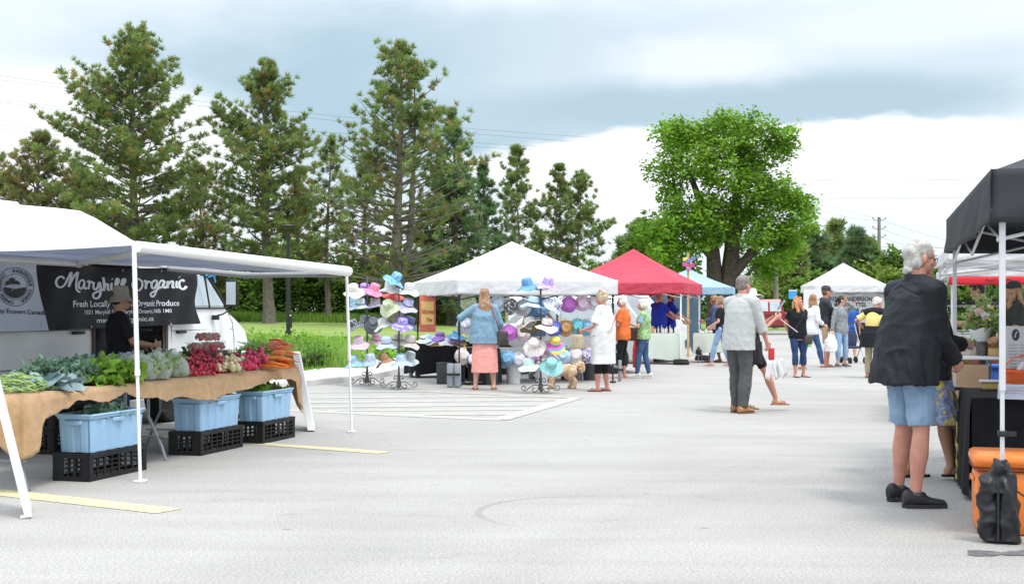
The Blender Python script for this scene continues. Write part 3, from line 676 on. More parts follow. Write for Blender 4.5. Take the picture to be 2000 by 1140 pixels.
# ---- banner ----
def bt(px, w_=2.43):
    r = (px-1000)/F; a = -2.99-.964*w_; b = 10.7+.267*w_
    return (a-r*b)/(r*.964-.267)
def bpt(t, z, off=0.):                     # point on the rippled banner, local to stall frame
    k = max(0, (t-4.1)/1.5)
    rip = .012*math.sin(t*5+z*3)+.035*k*math.sin((t*7.5-z*9.))+.012*math.sin(t*13-z*4)*(.4+k)+.03*math.exp(-((z-1.84+ (t-3)*.02)/.05)**2)*math.sin(t*6)
    return (t, 2.41+rip-off, z)
def bz(px, py, w_=2.43):
    t = bt(px, w_); d = 10.7+.267*w_+.964*t; return t, HC+(HY-py)/F*d
def bpx(px, py, off=.006): t, z = bz(px, py); return bpt(t, z, off)
ban = thing('banner', 'black and white vinyl banner with script lettering hung on the van side', 'banner', SF(0, 0), UA)
def banpt(u, v):
    t = .9+(5.36-.14*v-.9)*u; top = 1.835+.075*max(0, (t-2)/3.6)-.03*math.sin(PI*min(1, max(0, (t-2.2)/3.4)))**2; bot = 1.165+.035*max(0, (t-2)/3.6)
    return t, bot+(top-bot)*v
def bound(v):                               # white/black border, in t
    return bt(95-22*v**1.5-6*math.sin(v*3.1))
g = MB(); g.grid(lambda u, v: bpt(banpt((bound(v)-.9)/4.52+(1-(bound(v)-.9)/4.52)*u, v)[0], banpt((bound(v)-.9)/4.52+(1-(bound(v)-.9)/4.52)*u, v)[1]), 90, 16)
g.obj('black_panel', mat('black_vinyl', (.012, .012, .015), .55, var=.2, scale=3, spec=.22), ban, smooth=True)
g = MB(); g.grid(lambda u, v: bpt(*banpt((bound(v)-.9)/4.52*u, v)), 24, 16); g.obj('white_panel', mat('pale_vinyl', (.56, .60, .70), .4, var=.05, scale=1), ban, smooth=True)
ink = mat('banner_ink', (.022, .022, .028), .5); lett = mat('banner_lettering', (.72, .74, .78), .4, var=.03)
K = 340/2000.
strokes = [[(235, 262), (205, 236), (160, 245), (132, 290), (145, 340), (190, 358), (240, 325), (285, 240), (318, 190), (322, 215), (300, 290), (285, 355)],
 [(285, 355), (330, 265), (378, 200), (396, 195), (380, 270), (370, 350), (385, 400), (420, 412)],
 [(478, 292), (450, 276), (412, 300), (402, 350), (425, 375), (458, 352), (480, 290), (474, 340), (486, 376), (512, 362)],
 [(515, 300), (543, 288), (532, 380)], [(535, 330), (562, 297), (590, 305)],
 [(597, 300), (590, 350), (606, 384), (634, 365), (655, 300), (668, 390), (657, 455), (622, 488), (588, 470), (592, 432), (632, 410), (690, 380)],
 [(690, 245), (702, 310), (702, 402)], [(702, 370), (725, 322), (746, 332), (744, 382), (772, 388)],
 [(787, 308), (784, 368), (806, 392)], [(788, 262), (794, 268)],
 [(812, 385), (858, 310), (858, 264), (838, 268), (830, 330), (834, 385), (860, 392)], [(875, 385), (922, 310), (930, 268), (906, 270), (896, 330), (898, 385), (925, 390)],
 [(1060, 285), (1025, 290), (1010, 340), (1040, 388), (1100, 392), (1140, 350), (1138, 290), (1090, 262), (1040, 275)],
 [(1165, 295), (1188, 286), (1182, 378)], [(1185, 335), (1212, 294), (1245, 305)],
 [(1318, 292), (1285, 280), (1250, 315), (1252, 362), (1285, 364), (1318, 300), (1312, 390), (1280, 455), (1245, 462), (1238, 430), (1285, 402), (1340, 375)],
 [(1400, 290), (1368, 280), (1338, 325), (1350, 366), (1384, 345), (1406, 288), (1398, 345), (1416, 364), (1434, 345)],
 [(1440, 285), (1442, 368)], [(1442, 335), (1475, 290), (1494, 302), (1490, 358), (1514, 358)],
 [(1538, 285), (1530, 345), (1552, 362)], [(1553, 238), (1560, 244)], [(1622, 292), (1598, 272), (1567, 305), (1570, 358), (1605, 380), (1636, 345)]]
g = MB()
def smoothpts(p, n=5):
    out = []
    for i in range(len(p)-1):
        p0 = p[max(i-1, 0)]; p1 = p[i]; p2 = p[i+1]; p3 = p[min(i+2, len(p)-1)]
        for k in range(n):
            t = k/n; out.append(tuple(.5*((2*b)+(-a+c)*t+(2*a-5*b+4*c-d)*t*t+(-a+3*b-3*c+d)*t**3) for a, b, c, d in zip(p0, p1, p2, p3)))
    out.append(p[-1]); return out
for s_ in strokes:
    pts = smoothpts(s_, 4) if len(s_) > 2 else s_
    V = []
    for i, p in enumerate(pts):
        q0 = pts[max(0, i-1)]; q1 = pts[min(len(pts)-1, i+1)]; dx, dy = q1[0]-q0[0], q1[1]-q0[1]; l = math.hypot(dx, dy) or 1
        w_ = 13*(1+.40*abs(dy)/l); nx, ny = -dy/l*w_*.5*1.15, dx/l*w_*.5*1.15
        for sg in (-1, 1): V.append(bpx(80+(p[0]+sg*nx*1.3)*K, 500+(p[1]+sg*ny*1.3)*K, .008))
    g.add(V, [(2*i, 2*i+1, 2*i+3, 2*i+2) for i in range(len(pts)-1)])
g.obj('script_lettering', lett, ban)
def bantext(txt, x0, x1, y0, y1, mat_, name, h, bold=.004, g=None):
    """text between picture points (x0,y0)-(x1,y1) wrapped on the banner"""
    vs, fs = text_mb(txt, 1, 0, bold=bold); xs = [v.x for v in vs]; a, b = min(xs), max(xs); G_ = g or MB(); t0, z0 = bz(x0, y0); t1, z1 = bz(x1, y1)
    G_.add([bpt(t0+(t1-t0)*(v.x-a)/(b-a), z0+(z1-z0)*(v.x-a)/(b-a)+v.y*h, .008) for v in vs], fs)
    if g is None: G_.obj(name, mat_, ban)
bantext('Fresh Locally Grown Organic Produce', 136, 344, 594, 592, lett, 'slogan', .095, .02)
bantext('1021 Maryhill Rd, Maryhill, Ontario, N0B 1M0', 161, 330, 610, 607, lett, 'address_line', .062, .015)
bantext('maryhillorganic.ca', 185, 297, 626, 622, lett, 'web_address', .075, .015)
bantext('Certified by Ecocert Canada', -62, 87, 604, 611, ink, 'certifier_line', .062, .012)
# round organic emblem
cx0, cy0, R0 = 26, 560, 37
g = MB()
def ringpx(r0, r1, n=48):
    V = []
    for i in range(n+1):
        a = 2*PI*i/n
        for r in (r0, r1): V.append(bpx(cx0+r*math.cos(a), cy0+r*math.sin(a), .008))
    g.add(V, [(2*i, 2*i+1, 2*i+3, 2*i+2) for i in range(n)])
ringpx(36.8, 37.9); ringpx(24.3, 25.2)
word = 'BIOLOGIQUE CANADA \u00b7 CANADA ORGANIC \u00b7 '
for i, ch in enumerate(word):
    if ch == ' ': continue
    a = math.radians(-93+360*i/len(word)); vs, fs = text_mb(ch, 9.0, 0, bold=.25)
    V = []
    for v in vs:
        x, y = v.x, v.y; ca, sa = math.cos(a+PI/2), math.sin(a+PI/2); rr = 31
        V.append(bpx(cx0+rr*math.cos(a)+x*ca+y*sa, cy0+rr*math.sin(a)+x*sa-y*ca, .009))
    g.add(V, fs)
leafp = [(0, -21), (2.6, -16.5), (6, -18.5), (5.4, -12), (9, -14), (10, -11.5), (14, -12.5), (13, -9), (16, -6), (12, -4), (-12, -4), (-16, -6), (-13, -9), (-14, -12.5), (-10, -11.5), (-9, -14), (-5.4, -12), (-6, -18.5), (-2.6, -16.5)]
ctr = bpx(cx0-5, cy0-7, .009); V = [ctr]+[bpx(cx0-5+x*.98, cy0+1+y, .009) for x, y in leafp]; g.add(V, [(0, i, i+1) for i in range(1, len(leafp))]+[(0, len(leafp), 1)])
V = [bpx(cx0, cy0+4, .009)]+[bpx(cx0+22.5*math.cos(a), cy0+1+21*math.sin(a), .009) for a in [math.radians(-2+184*i/24) for i in range(25)]]; g.add(V, [(0, i, i+1) for i in range(1, 25)])
g.obj('emblem', ink, ban)
g = MB()
for pts in ([(-20, -1), (-9, -4), (2, -4), (18, 1)], [(-8, 9), (-2, 1), (8, -3)]):
    pts = smoothpts(pts, 4)
    V = []
    for i, p in enumerate(pts):
        for sg in (-1, 1): V.append(bpx(cx0+p[0], cy0+p[1]+sg*.8, .013))
    g.add(V, [(2*i, 2*i+1, 2*i+3, 2*i+2) for i in range(len(pts)-1)])
g.obj('emblem_field_lines', mat('pale_vinyl', None), ban)
for px, py in ((77, 634), (173, 638), (329, 633), (401, 628), (235, 528), (315, 529)): g = MB(); g.ell(bpx(px, py, .01), (.012, .006, .012), 8); g.obj('eyelet', alm, ban, smooth=True)

# ---- trestle tables and burlap ----
for i, (a, lab) in enumerate(((-.85, 'folding table under the burlap at its near end'), (1.6, 'folding table under the burlap at its carrot end'))):
    T = thing('folding_table', lab, 'table', SF(a+1.2, .86), UA, 'folding tables under the burlap')
    g = MB(); g.box((0, 0, .715), (2.4, .74, .045), bev=.02); g.obj('tabletop', mat('grey_plastic', (.45, .45, .44), .6), T, smooth=True)
    for sx_ in (-1, 1):
        x = sx_*(1.02 if not (i == 1 and sx_ < 0) else .80)
        g = MB(); g.tube([(x, -.30, 0), (x, -.26, .12), (x, -.12, .40), (x, -.12, .69)], .015, 8); g.tube([(x, .30, 0), (x, .26, .12), (x, .12, .40), (x, .12, .69)], .015, 8)
        g.tube([(x, -.28, .22), (x, .28, .22)], .01, 6); g.tube([(x, -.12, .40), (x, .12, .40)], .01, 6); g.tube([(x, 0, .40), (x-sx_*.5, 0, .69)], .009, 6); g.obj('leg', grey_metal, T, smooth=40)
burl = mat('burlap', (.54, .31, .125), .95, scale=14, col2=(.68, .42, .20), bump=.9, bscale=260, detail=6, sheen=.3)
hem = [(-90, .62), (20, .50), (40, .50), (52, .47), (64, .44), (68, .28), (75, .20), (100, .155), (150, .105), (200, .10), (240, .095), (287, .14), (330, .165), (380, .20), (410, .24), (440, .19), (480, .15), (520, .12), (560, .10), (570, .16), (577, .40), (583, .54)]
def hemd(px):
    for (a, p), (b, q) in zip(hem, hem[1:]):
        if px <= b: return p+(q-p)*max(0, (px-a))/(b-a)
    return .5
def ft(px, w_=.47): return bt(px, w_)
g = MB()
T0, T1 = -.88, 4.04
def toppt(u, v):
    t = T0+(T1-T0)*u; return (t, .47+.80*v, .742+.006*math.sin(t*9+v*5)+.004*math.sin(t*23))
g.grid(toppt, 90, 8)
def px_of(t, w_): 
    X = -2.99-.964*w_+.267*t; d = 10.7+.267*w_+.964*t; return 1000+F*X/d
def frontpt(u, v):
    t = T0+(T1-T0)*u; p = px_of(t, .47); d = hemd(p)+.045*mnoise.noise((t*3.1, 0, 0))+.02*mnoise.noise((t*11, 3, 0))
    vv = v**.8; y = .47-.028*min(1, v*5)-.02*vv*math.sin(t*7+1)-.02*v
    if u > .985: y -= .03*v
    if u < .008: y = .47-.028*min(1, v*5); t -= .028*min(1, v*5)
    return (t, y, .742+.006*math.sin(t*9)*(1-v)+.004*math.sin(t*23)*(1-v)-d*vv)
g.grid(frontpt, 200, 12)
def endpt(side):
    def f(u, v):
        w_ = .47+.80*u
        d = (hemd(px_of(T0, .47))+.045*mnoise.noise((T0*3.1, 0, 0))+.02*mnoise.noise((T0*11, 3, 0))-.22*min(1, u*3)+.02*math.sin(u*9) if side < 0 else .50-.42*min(1, u*5)+.06*math.sin(u*6))*v**.8
        t = (T0 if side < 0 else T1)+side*(.028*min(1, v*5)+.02*v*math.sin(u*11))
        return (t, w_-(.028*min(1, v*5) if u == 0 else 0), .742-d)
    return f
g.grid(endpt(-1), 24, 10); g.grid(endpt(1), 24, 10)
o = g.obj('burlap_cloth', burl, None, smooth=60, solid=.004); o.location = SF(0, 0); o.rotation_euler.z = UA
tag(o, 'frayed tan burlap cloth draped over the produce tables', 'tablecloth')

# ---- crates and tubs ----
crm = mat('black_crate_plastic', (.012, .012, .013), .5, var=.3, spec=.25)
def slotwall(g, L, H, th, M, nb=6, rows=3):
    g.box((L/2, 0, .02), (L, th, .04), M); g.box((L/2, 0, H-.02), (L, th*1.5, .04), M)
    for k in range(rows): g.box((L/2, 0, .04+(H-.08)*(k+1)/(rows+1)), (L-.02, th*.7, .010), M)
    for k in range(nb+1): g.box((.012+(L-.024)*k/nb, 0, H/2), (.022 if k in (0, nb) or k % 2 == 0 else .012, th*1.2, H-.02), M)
    for a in (.03, L-.03): g.box((a, 0, H/2), (.05, th*.9, H-.03), M)
def crate(loc, label, L=.80, W=.46, H=.225, rz=UA, group='black plastic crates under the produce table'):
    r = thing('crate', label, 'crate', loc, rz, group); g = MB(); I = Matrix
    slotwall(g, L, H, .012, I.Translation((0, .006, 0)), 8); g.obj('side_wall', crm, r); g = MB(); slotwall(g, L, H, .012, I.Translation((0, W-.006, 0)), 8); g.obj('side_wall', crm, r)
    for x_ in (.006, L-.006): g = MB(); slotwall(g, W-.03, H, .012, I.Translation((x_, .015, 0)) @ I.Rotation(PI/2, 4, 'Z'), 5); g.obj('end_wall', crm, r)
    g = MB(); g.box((L/2, W/2, H-.012), (L-.03, W-.03, .014)); g.obj('base_grid', crm, r)
    return r
tubm = mat('pale_blue_tub', (.30, .48, .66), .45, var=.04, scale=3)
def tub(loc, label, L, W, H=.30, rz=UA):
    r = thing('plastic_tub', label, 'tub', loc, rz, 'pale blue tubs of greens under the table'); g = MB()
    def wall(u, v, inner=0):
        per = 2*(L+W); s_ = u*per; tp_ = 1-.07*(1-v)                  # tapered
        rib = 0 if inner else .013*(1 if math.sin(s_*2*PI/.15) > .15 else 0)*(1 if v < .86 else 0)
        if s_ < L: x, y, nx, ny = s_, 0, 0, -1
        elif s_ < L+W: x, y, nx, ny = L, s_-L, 1, 0
        elif s_ < 2*L+W: x, y, nx, ny = L-(s_-L-W), W, 0, 1
        else: x, y, nx, ny = 0, W-(s_-2*L-W), -1, 0
        e = .016 if v > .90 and not inner else 0
        x = L/2+(x-L/2)*tp_+nx*(rib-.012+e-inner*.01); y = W/2+(y-W/2)*tp_+ny*(rib-.012+e-inner*.01); return (x, y, v*H)
    vl = [0, .05, .85, .87, .90, .905, .99, 1.0]
    g.grid(lambda u, v: wall(u % 1, vl[round(v*7)]), 160, 7); g.obj('shell', tubm, r, smooth=35)
    g = MB(); g.grid(lambda u, v: wall(u % 1, .1+v*.9, 1), 80, 3); g.box((L/2, W/2, .012), (L*.9, W*.9, .02)); g.obj('liner', tubm, r, smooth=35)
    g = MB(); n = [(0, 0), (L, 0), (L, W), (0, W), (0, 0)]; g.tube([(x+(-.004 if x == 0 else .004), y+(-.004 if y == 0 else .004), H) for x, y in n], .011, 6); g.obj('rim', tubm, r, smooth=True)
    g = MB(); g.box((-.004, W/2, H*.8), (.02, .15, .035), bev=.008); g.obj('handle', tubm, r, smooth=True); g = MB(); g.box((L*.5, -.004, H*.82), (.16, .02, .035), bev=.008); g.obj('handle', tubm, r, smooth=True)
    return r
def leafy(g, c, n, R, ln, wd, rs, up=.6, ruff=.15, curl=.8, hemi=True, dirb=None):
    """curled leaves around c"""
    for i in range(n):
        d = rs.normal(size=3); d[2] = abs(d[2])*up+.1
        if dirb is not None: d = d+np.array(dirb)*1.3
        d /= np.linalg.norm(d); s_ = np.cross(d, [0, 0, 1])+rs.normal(size=3)*.3; s_ /= np.linalg.norm(s_); nn = np.cross(s_, d)
        p0 = np.array(c)+np.clip(rs.normal(size=3), -1.5, 1.5)*np.array(R)*.5; l = ln*rs.uniform(.6, 1.2); w_ = wd*rs.uniform(.7, 1.2); V = []
        for j in range(5):
            f = j/4; wj = w_*math.sin(PI*(.12+.8*f))**.8; cen = p0+d*l*f-nn*curl*l*f*f*.5*rs.uniform(.8, 1.2)
            for k in (-1, 0, 1):
                ru = ruff*w_*math.sin(j*2.5+k*2+i)*(1 if k else .2)
                V.append(cen+s_*wj*k*.5+nn*(ru+.25*wj*(1-abs(k))*-1))
        g.add(V, [(j*3+k, j*3+k+1, j*3+k+4, j*3+k+3) for j in range(4) for k in range(2)])
def veg(name, col, col2, t=.25): return mat(name, col, .6, col2=col2, scale=14, transl=t, spec=.3)
KALE = veg('kale_leaf', (.14, .26, .19), (.28, .42, .31)); COLL = veg('collard_leaf', (.16, .24, .27), (.28, .38, .40), .1); LETT = veg('lettuce_leaf', (.16, .32, .03), (.30, .48, .07), .35)
GRN = veg('dark_top_leaf', (.12, .24, .06), (.22, .36, .10)); PEA = veg('pea_pod', (.28, .42, .12), (.48, .60, .28)); REDL = veg('red_lettuce_leaf', (.14, .05, .06), (.22, .16, .08))
LGRN = veg('light_top_leaf', (.20, .36, .06), (.34, .50, .12), .35)
rs = np.random.RandomState(21)
specs = [((175, 941), .86, 'near black crate under the first blue tub', 'blue tub of curly kale nearest the camera', KALE, .03, .79, .31),
         ((392, 890), .86, 'black crate in the middle under the second tub', 'blue tub of mixed lettuce in the middle', LETT, .02, .79, .30),
         ((513, 867), .78, 'black crate at the right end under the third tub', 'blue tub of green lettuce at the right end', LETT, .02, .72, .29)]
for (px, py), L_, l1, l2, m_, ox, tl, tw_ in specs:
    p = gp(px, py); crate(p, l1, L=L_, W=.34)
    q = p+UV*ox+VV*.01+Vector((0, 0, .228)); tub(q, l2, tl, tw_)
    g = MB(); leafy(g, (tl*.5, tw_*.5, .26), 210, (tl*.42, tw_*.36, .03), .10, .06, rs, up=1.8, ruff=.35)
    o = g.obj('leafy_greens', [m_], None, smooth=True); o.location = q; o.rotation_euler.z = UA; tag(o, ['curly green kale filling the nearest blue tub', 'bright green lettuce filling the middle blue tub', 'bright green lettuce filling the right blue tub'][specs.index(((px, py), L_, l1, l2, m_, ox, tl, tw_))], 'greens', 'greens in the blue tubs')
    if m_ is LETT:
        g = MB(); leafy(g, (tl*.78, tw_*.5, .27), 50, (tl*.2, tw_*.34, .02), .09, .06, rs, up=1.8, ruff=.3)
        o = g.obj('red_lettuce', REDL, None, smooth=True); o.location = q; o.rotation_euler.z = UA; tag(o, 'dark red lettuce leaves in the %s blue tub' % ('middle' if px < 450 else 'right'), 'lettuce')
for k in range(2):
    crate(gp(128, 893)+Vector((-.20, .25, k*.23)), ['lower crate of the pair behind the nearest tub', 'upper crate of the pair behind the nearest tub'][k], L=.5, W=.4)
g = MB(); leafy(g, (.25, .2, .12), 50, (.35, .3, .03), .14, .08, rs); o = g.obj('leafy_greens', GRN, None, smooth=True); o.location = gp(128, 893)+Vector((-.20, .25, .46)); o.rotation_euler.z = UA; tag(o, 'dark greens in the crate under the table behind the kale tub', 'greens')

# ---- produce on the table ----
def ontab(px, w_, z=.75): return SF(bt(px, w_), w_, z)
G4 = 'produce bunches heaped on the burlap'
def pile(name, label, cat, m_, px, w_, n, R, ln, wd, zc=.03, group=G4, **k):
    p = ontab(px, w_); g = MB(); leafy(g, (0, 0, zc), n, R, ln, wd, rs, **k); o = g.obj(name, m_, None, smooth=True); o.location = p; o.rotation_euler.z = UA; return tag(o, label, cat, group)
for px, w_, lab in ((95, 1.05, 'curly kale bunch at the left of the heap'), (120, .95, 'tallest curly kale bunch'), (150, .8, 'curly kale bunch at the front of the heap'), (150, 1.1, 'curly kale bunch at the back of the heap'), (185, 1.0, 'curly kale bunch touching the green lettuce')):
    pile('kale_bunch', lab, 'kale', KALE, px, w_, 300, (.28, .2, .09), .11, .06, zc=.07, ruff=.5, up=.9)
for px, w_, lab in ((78, .62, 'blue grey collard bunch at the table edge, left one'), (103, .60, 'blue grey collard bunch at the table edge, right one')):
    pile('collard_bunch', lab, 'collards', COLL, px, w_, 34, (.16, .12, .06), .15, .12, ruff=.06, up=.7, curl=1.)
for px, w_, lab in ((190, .66, 'green lettuce head beside the kale'), (212, .70, 'green lettuce head in the middle of its row'), (232, .62, 'green lettuce head beside the bagged greens'), (202, .9, 'green lettuce head at the back of its row')):
    pile('lettuce_head', lab, 'lettuce', LETT, px, w_, 90, (.16, .13, .05), .15, .10, ruff=.35, up=.9, zc=.05)
g = MB()
for i in range(420):
    x = rs.uniform(-.35, .30); y = rs.uniform(-.3, .3); h = .13*(1-(x/.5)**2)*(1-(y/.42)**2)*rs.rand(); a = rs.rand()*PI; d = Vector((math.cos(a), math.sin(a), rs.uniform(-.3, .5)))*.045
    c_ = Vector((x, y, max(.01, h))); g.tube([c_-d, c_, c_+d], [.003, .010, .003], 5, flat=.6)
o = g.obj('pea_pods', PEA, None, smooth=True); o.location = ontab(35, .80); o.rotation_euler.z = UA; tag(o, 'heap of pale green pea pods at the near end of the table', 'peas', kind='stuff')
# bags of salad
bagm = bpy.data.materials.new('clear_bag'); bagm.use_nodes = True; b_ = bagm.node_tree.nodes['Principled BSDF']; b_.inputs['Base Color'].default_value = (.85, .92, .9, 1); b_.inputs['Roughness'].default_value = .18; b_.inputs['Alpha'].default_value = .30
n_ = bagm.node_tree.nodes.new('ShaderNodeTexNoise'); n_.inputs['Scale'].default_value = 26; n_.inputs['Distortion'].default_value = 1.5; bp_ = bagm.node_tree.nodes.new('ShaderNodeBump'); bp_.inputs['Strength'].default_value = .9
bagm.node_tree.links.new(n_.outputs[0], bp_.inputs['Height']); bagm.node_tree.links.new(bp_.outputs[0], b_.inputs['Normal'])
SAL = veg('salad_leaf', (.28, .44, .12), (.50, .62, .30), .35)
def salad(px, w_, label, h=.21, r=.125, tilt=0):
    root = thing('salad_bag', label, 'bag', ontab(px, w_), UA+rs.uniform(-.5, .5), 'clear bags of salad on the table'); g = MB(); ph = rs.rand()*6
    def f(p, a, j): 
        k = 1+.10*math.sin(a*5+ph+j)+.06*math.sin(a*9+j*2); return Vector((p.x*k*1.15+tilt*p.z, p.y*k*.85, p.z*(1+.06*math.sin(a*3+ph))))
    g.lathe([(.03, .0), (r*.85, .005), (r, h*.25), (r*.98, h*.55), (r*.75, h*.8), (r*.35, h*.93), (r*.5, h*1.08)], 26, fn=f); g.obj('plastic_bag', bagm, root, smooth=True)
    g = MB(); leafy(g, (0, 0, h*.46), 110, (r*1.15, r*.85, h*.5), .06, .05, rs, up=.5, ruff=.3); g.obj('salad_leaves', SAL, root, smooth=True)
for px, w_, h, lab in ((172, 1.16, .20, 'clear salad bag behind the kale'), (222, 1.05, .2, 'clear salad bag behind the green lettuce, left'), (246, 1.0, .21, 'clear salad bag left of the awning pole'), (262, .66, .2, 'clear salad bag in front of the awning pole'), (284, .62, .21, 'clear salad bag just right of the awning pole'), (306, .9, .24, 'tall clear salad bag in the back row'), (312, .60, .22, 'clear salad bag second from the radishes'), (342, .62, .21, 'clear salad bag touching the radishes'), (334, .95, .22, 'clear salad bag in the back row nearest the radishes'), (270, 1.05, .22, 'clear salad bag in the back row by the pole')):
    salad(px, w_, lab, h)
# roots in bunches
RAD = mat('radish_skin', (.52, .03, .07), .4, var=.25, scale=12, spec=.6); TUR = mat('turnip_skin', (.72, .62, .36), .45, col2=(.62, .66, .40), scale=9); BEE = mat('pink_radish_skin', (.60, .03, .10), .4, var=.2, scale=10, spec=.6)
CAR = mat('carrot_skin', (.72, .20, .03), .5, var=.2, scale=10); PUR = mat('purple_carrot_skin', (.30, .05, .05), .5, col2=(.50, .12, .04), scale=8)
def bunch(name, label, cat, m_, px, w_, z, n, r, top=GRN, spread=.07, tail=.05, rz=0):
    root = thing(name, label, cat, ontab(px, w_, .745+z), UA+rz, 'bunches of roots heaped on the burlap'); g = MB()
    for i in range(n):
        x, y, zz = rs.normal()*spread, rs.normal()*spread*.7, r+abs(rs.normal())*spread*.55; q = r*rs.uniform(.8, 1.2); g.ell((x, y, zz), (q, q, q*1.1), 10)
        g.tube([(x, y, zz-q*.3), (x+rs.normal()*.02, y-q-tail*.5, zz-.01), (x+rs.normal()*.03, y-q-tail, zz-.02)], [.003, .002, .0008], 4)
    g.obj('roots', m_, root, smooth=True)
    g = MB(); leafy(g, (0, .10, .02), 20, (.09, .1, .03), .11, .045, rs, dirb=(0, 1, -.1), up=.3); g.obj('leaf_tops', top, root, smooth=True)
rl = [(370, .58, 0), (384, .56, 0), (400, .56, 0), (416, .56, 0), (375, .72, .05), (392, .70, .06), (410, .70, .06), (424, .66, .02), (385, .86, .10), (402, .86, .12), (416, .82, .09), (396, 1.0, .15), (408, 1.0, .16)]
for i, (px, w_, z) in enumerate(rl): bunch('radish_bunch', 'small red radish bunch in the big heap beside the salad bags', 'radishes', RAD, px, w_, z, 16, .017)
for i, (px, w_, z) in enumerate([(440, .55, 0), (452, .56, 0), (444, .68, .04), (456, .68, .05), (448, .8, .06)]): bunch('turnip_bunch', 'creamy white turnip bunch between the two kinds of radish', 'turnips', TUR, px, w_-.03, z+.01, 14, .024)
for i, (px, w_, z) in enumerate([(470, .54, 0), (480, .54, 0), (474, .68, .05), (484, .70, .06), (496, .54, 0), (505, .56, .01), (498, .68, .06), (508, .70, .06), (478, .8, .09), (502, .8, .09)]): bunch('pink_radish_bunch', 'large crimson radish bunch left of the carrots', 'radishes', BEE, px, w_, z, 8, .027)
def carrots(px, w_, z, m_, label, rz, n=16):
    root = thing('carrot_bunch', label, 'carrots', ontab(px, w_, .745+z), UA-PI/2+rz, 'carrot bunches at the end of the table'); g = MB()
    for i in range(n):
        a = rs.normal()*.22; y = rs.normal()*.045; zz = .02+abs(rs.normal())*.025; l = rs.uniform(.16, .24)
        g.tube([(-.02, y, zz+.01), (l*.4, y+a*l*.4, zz+.015), (l*.8, y+a*l*.9, zz), (l*1.1, y+a*l*1.25, zz-.01)], [.012, .014, .008, .002], 7)
    g.obj('roots', m_, root, smooth=True)
    g = MB(); leafy(g, (-.12, 0, .04), 46, (.16, .08, .04), .16, .03, rs, dirb=(-1, 0, .1)); g.obj('leaf_tops', LGRN, root, smooth=True)
for i, (px, w_, z, m_, lab) in enumerate([(522, .52, 0, CAR, 'orange carrot bunch at the front edge'), (536, .62, .05, CAR, 'orange carrot bunch, second layer'), (524, .72, .04, CAR, 'orange carrot bunch leaning on the radishes'), (538, .82, .10, CAR, 'orange carrot bunch high on the heap'), (530, .95, .12, CAR, 'orange carrot bunch just under the purple ones'), (520, 1.05, .15, PUR, 'purple red carrot bunch on top at the left'), (533, 1.08, .18, PUR, 'purple red carrot bunch, topmost of the heap'), (543, .60, .0, CAR, 'orange carrot bunch at the table corner'), (540, 1.0, .06, CAR, 'orange carrot bunch at the far corner')]): carrots(px, w_, z, m_, lab, rs.uniform(-.5, .3))
for px, w_, lab, m_ in ((360, .98, 'dark greens heaped behind the radishes at the left', GRN), (380, 1.15, 'dark greens heaped behind the radishes', GRN), (430, .95, 'dark greens heaped behind the turnips', GRN), (455, 1.02, 'dark greens behind the turnips at the right', GRN), (478, 1.08, 'light green herb bunch behind the crimson radishes', LGRN), (500, 1.1, 'light green herb bunch behind the carrots', LGRN), (462, 1.2, 'light green herb bunch at the back edge', LGRN), (515, 1.18, 'light green herb bunch under the purple carrots', LGRN)):
    pile('greens_bunch', lab, 'greens', m_, px, w_, 90, (.2, .14, .05), .15, .06, zc=.04, up=.5, ruff=.3)
# berry boxes on a black tray
STB = mat('strawberry', (.42, .05, .035), .35, col2=(.58, .10, .06), scale=40); CLR = mat('clear_box', (.85, .9, .9), .1, var=.02, alpha=.16, spec=.8)
tr = thing('tray', 'black tray under the strawberry boxes', 'tray', SF(bt(402, 1.13), 1.13, .745), UA); g = MB(); g.box((0, 0, .10), (.62, .3, .20), bev=.01); g.obj('tray_base', black_pl, tr, smooth=True)
def berries(x, y, z, label):
    r = thing('berry_box', label, 'berry box', SF(bt(402, 1.13)+x, 1.13+y, .745+z), UA, 'strawberry boxes stacked on the black tray'); g = MB()
    for i in range(46): g.ell((rs.uniform(-.064, .064), rs.uniform(-.056, .056), rs.uniform(.015, .07)), (.017, .017, .020), 8)
    g.obj('strawberries', STB, r, smooth=True)
    g = MB(); g.box((0, 0, .04), (.155, .135, .08), bev=.012); g.box((0, 0, .082), (.165, .145, .012)); g.obj('clear_punnet', CLR, r, smooth=True)
for x, z, lab in ((-.23, .205, 'strawberry box at the left end of the lower row'), (-.07, .205, 'strawberry box second from left in the lower row'), (.09, .205, 'strawberry box second from right in the lower row'), (.245, .205, 'strawberry box at the right end of the lower row'), (-.05, .302, 'strawberry box on the upper row, left one'), (.125, .302, 'strawberry box on the upper row, right one')): berries(x, 0, z, lab)

# ---- boards leaning at both ends ----
bw = mat('white_board', (.80, .80, .80), .5, var=.03)
def board(base, top, th, w_, label, foot=False):
    r = thing('sign_board', label, 'sign board', base, 0, 'white boards at the stall ends'); d = Vector(top)-Vector(base); ray = Vector((base[0], base[1], 0)).normalized(); side = Vector((ray.y, -ray.x, 0))
    g = MB(); V = []
    for k in (0, 1):
        for a in (-.5, .5):
            for q in (0, 1): V.append(Vector((0, 0, .015))+d*q+side*a*th+ray*k*w_+side*k*-.0)
    g.add(V, [(0, 1, 3, 2), (4, 6, 7, 5), (0, 4, 5, 1), (2, 3, 7, 6), (0, 2, 6, 4), (1, 5, 7, 3)]); g.obj('panel', bw, r, bevel=.006)
    if foot: g = MB(); g.tube([(-.05, .0, .012), (.02, .02, .02)], .012, 6); g.obj('foot', bw, r)
    return r
b = gp(608, 843); board(b, at(578, 692, 15.2), .085, .6, 'white board leaning against the far end of the produce table')
b = gp(55, 1013); board(b, at(-12, 742, 8.86), .045, .5, 'white board edge leaning at the near left corner of the stall', True)
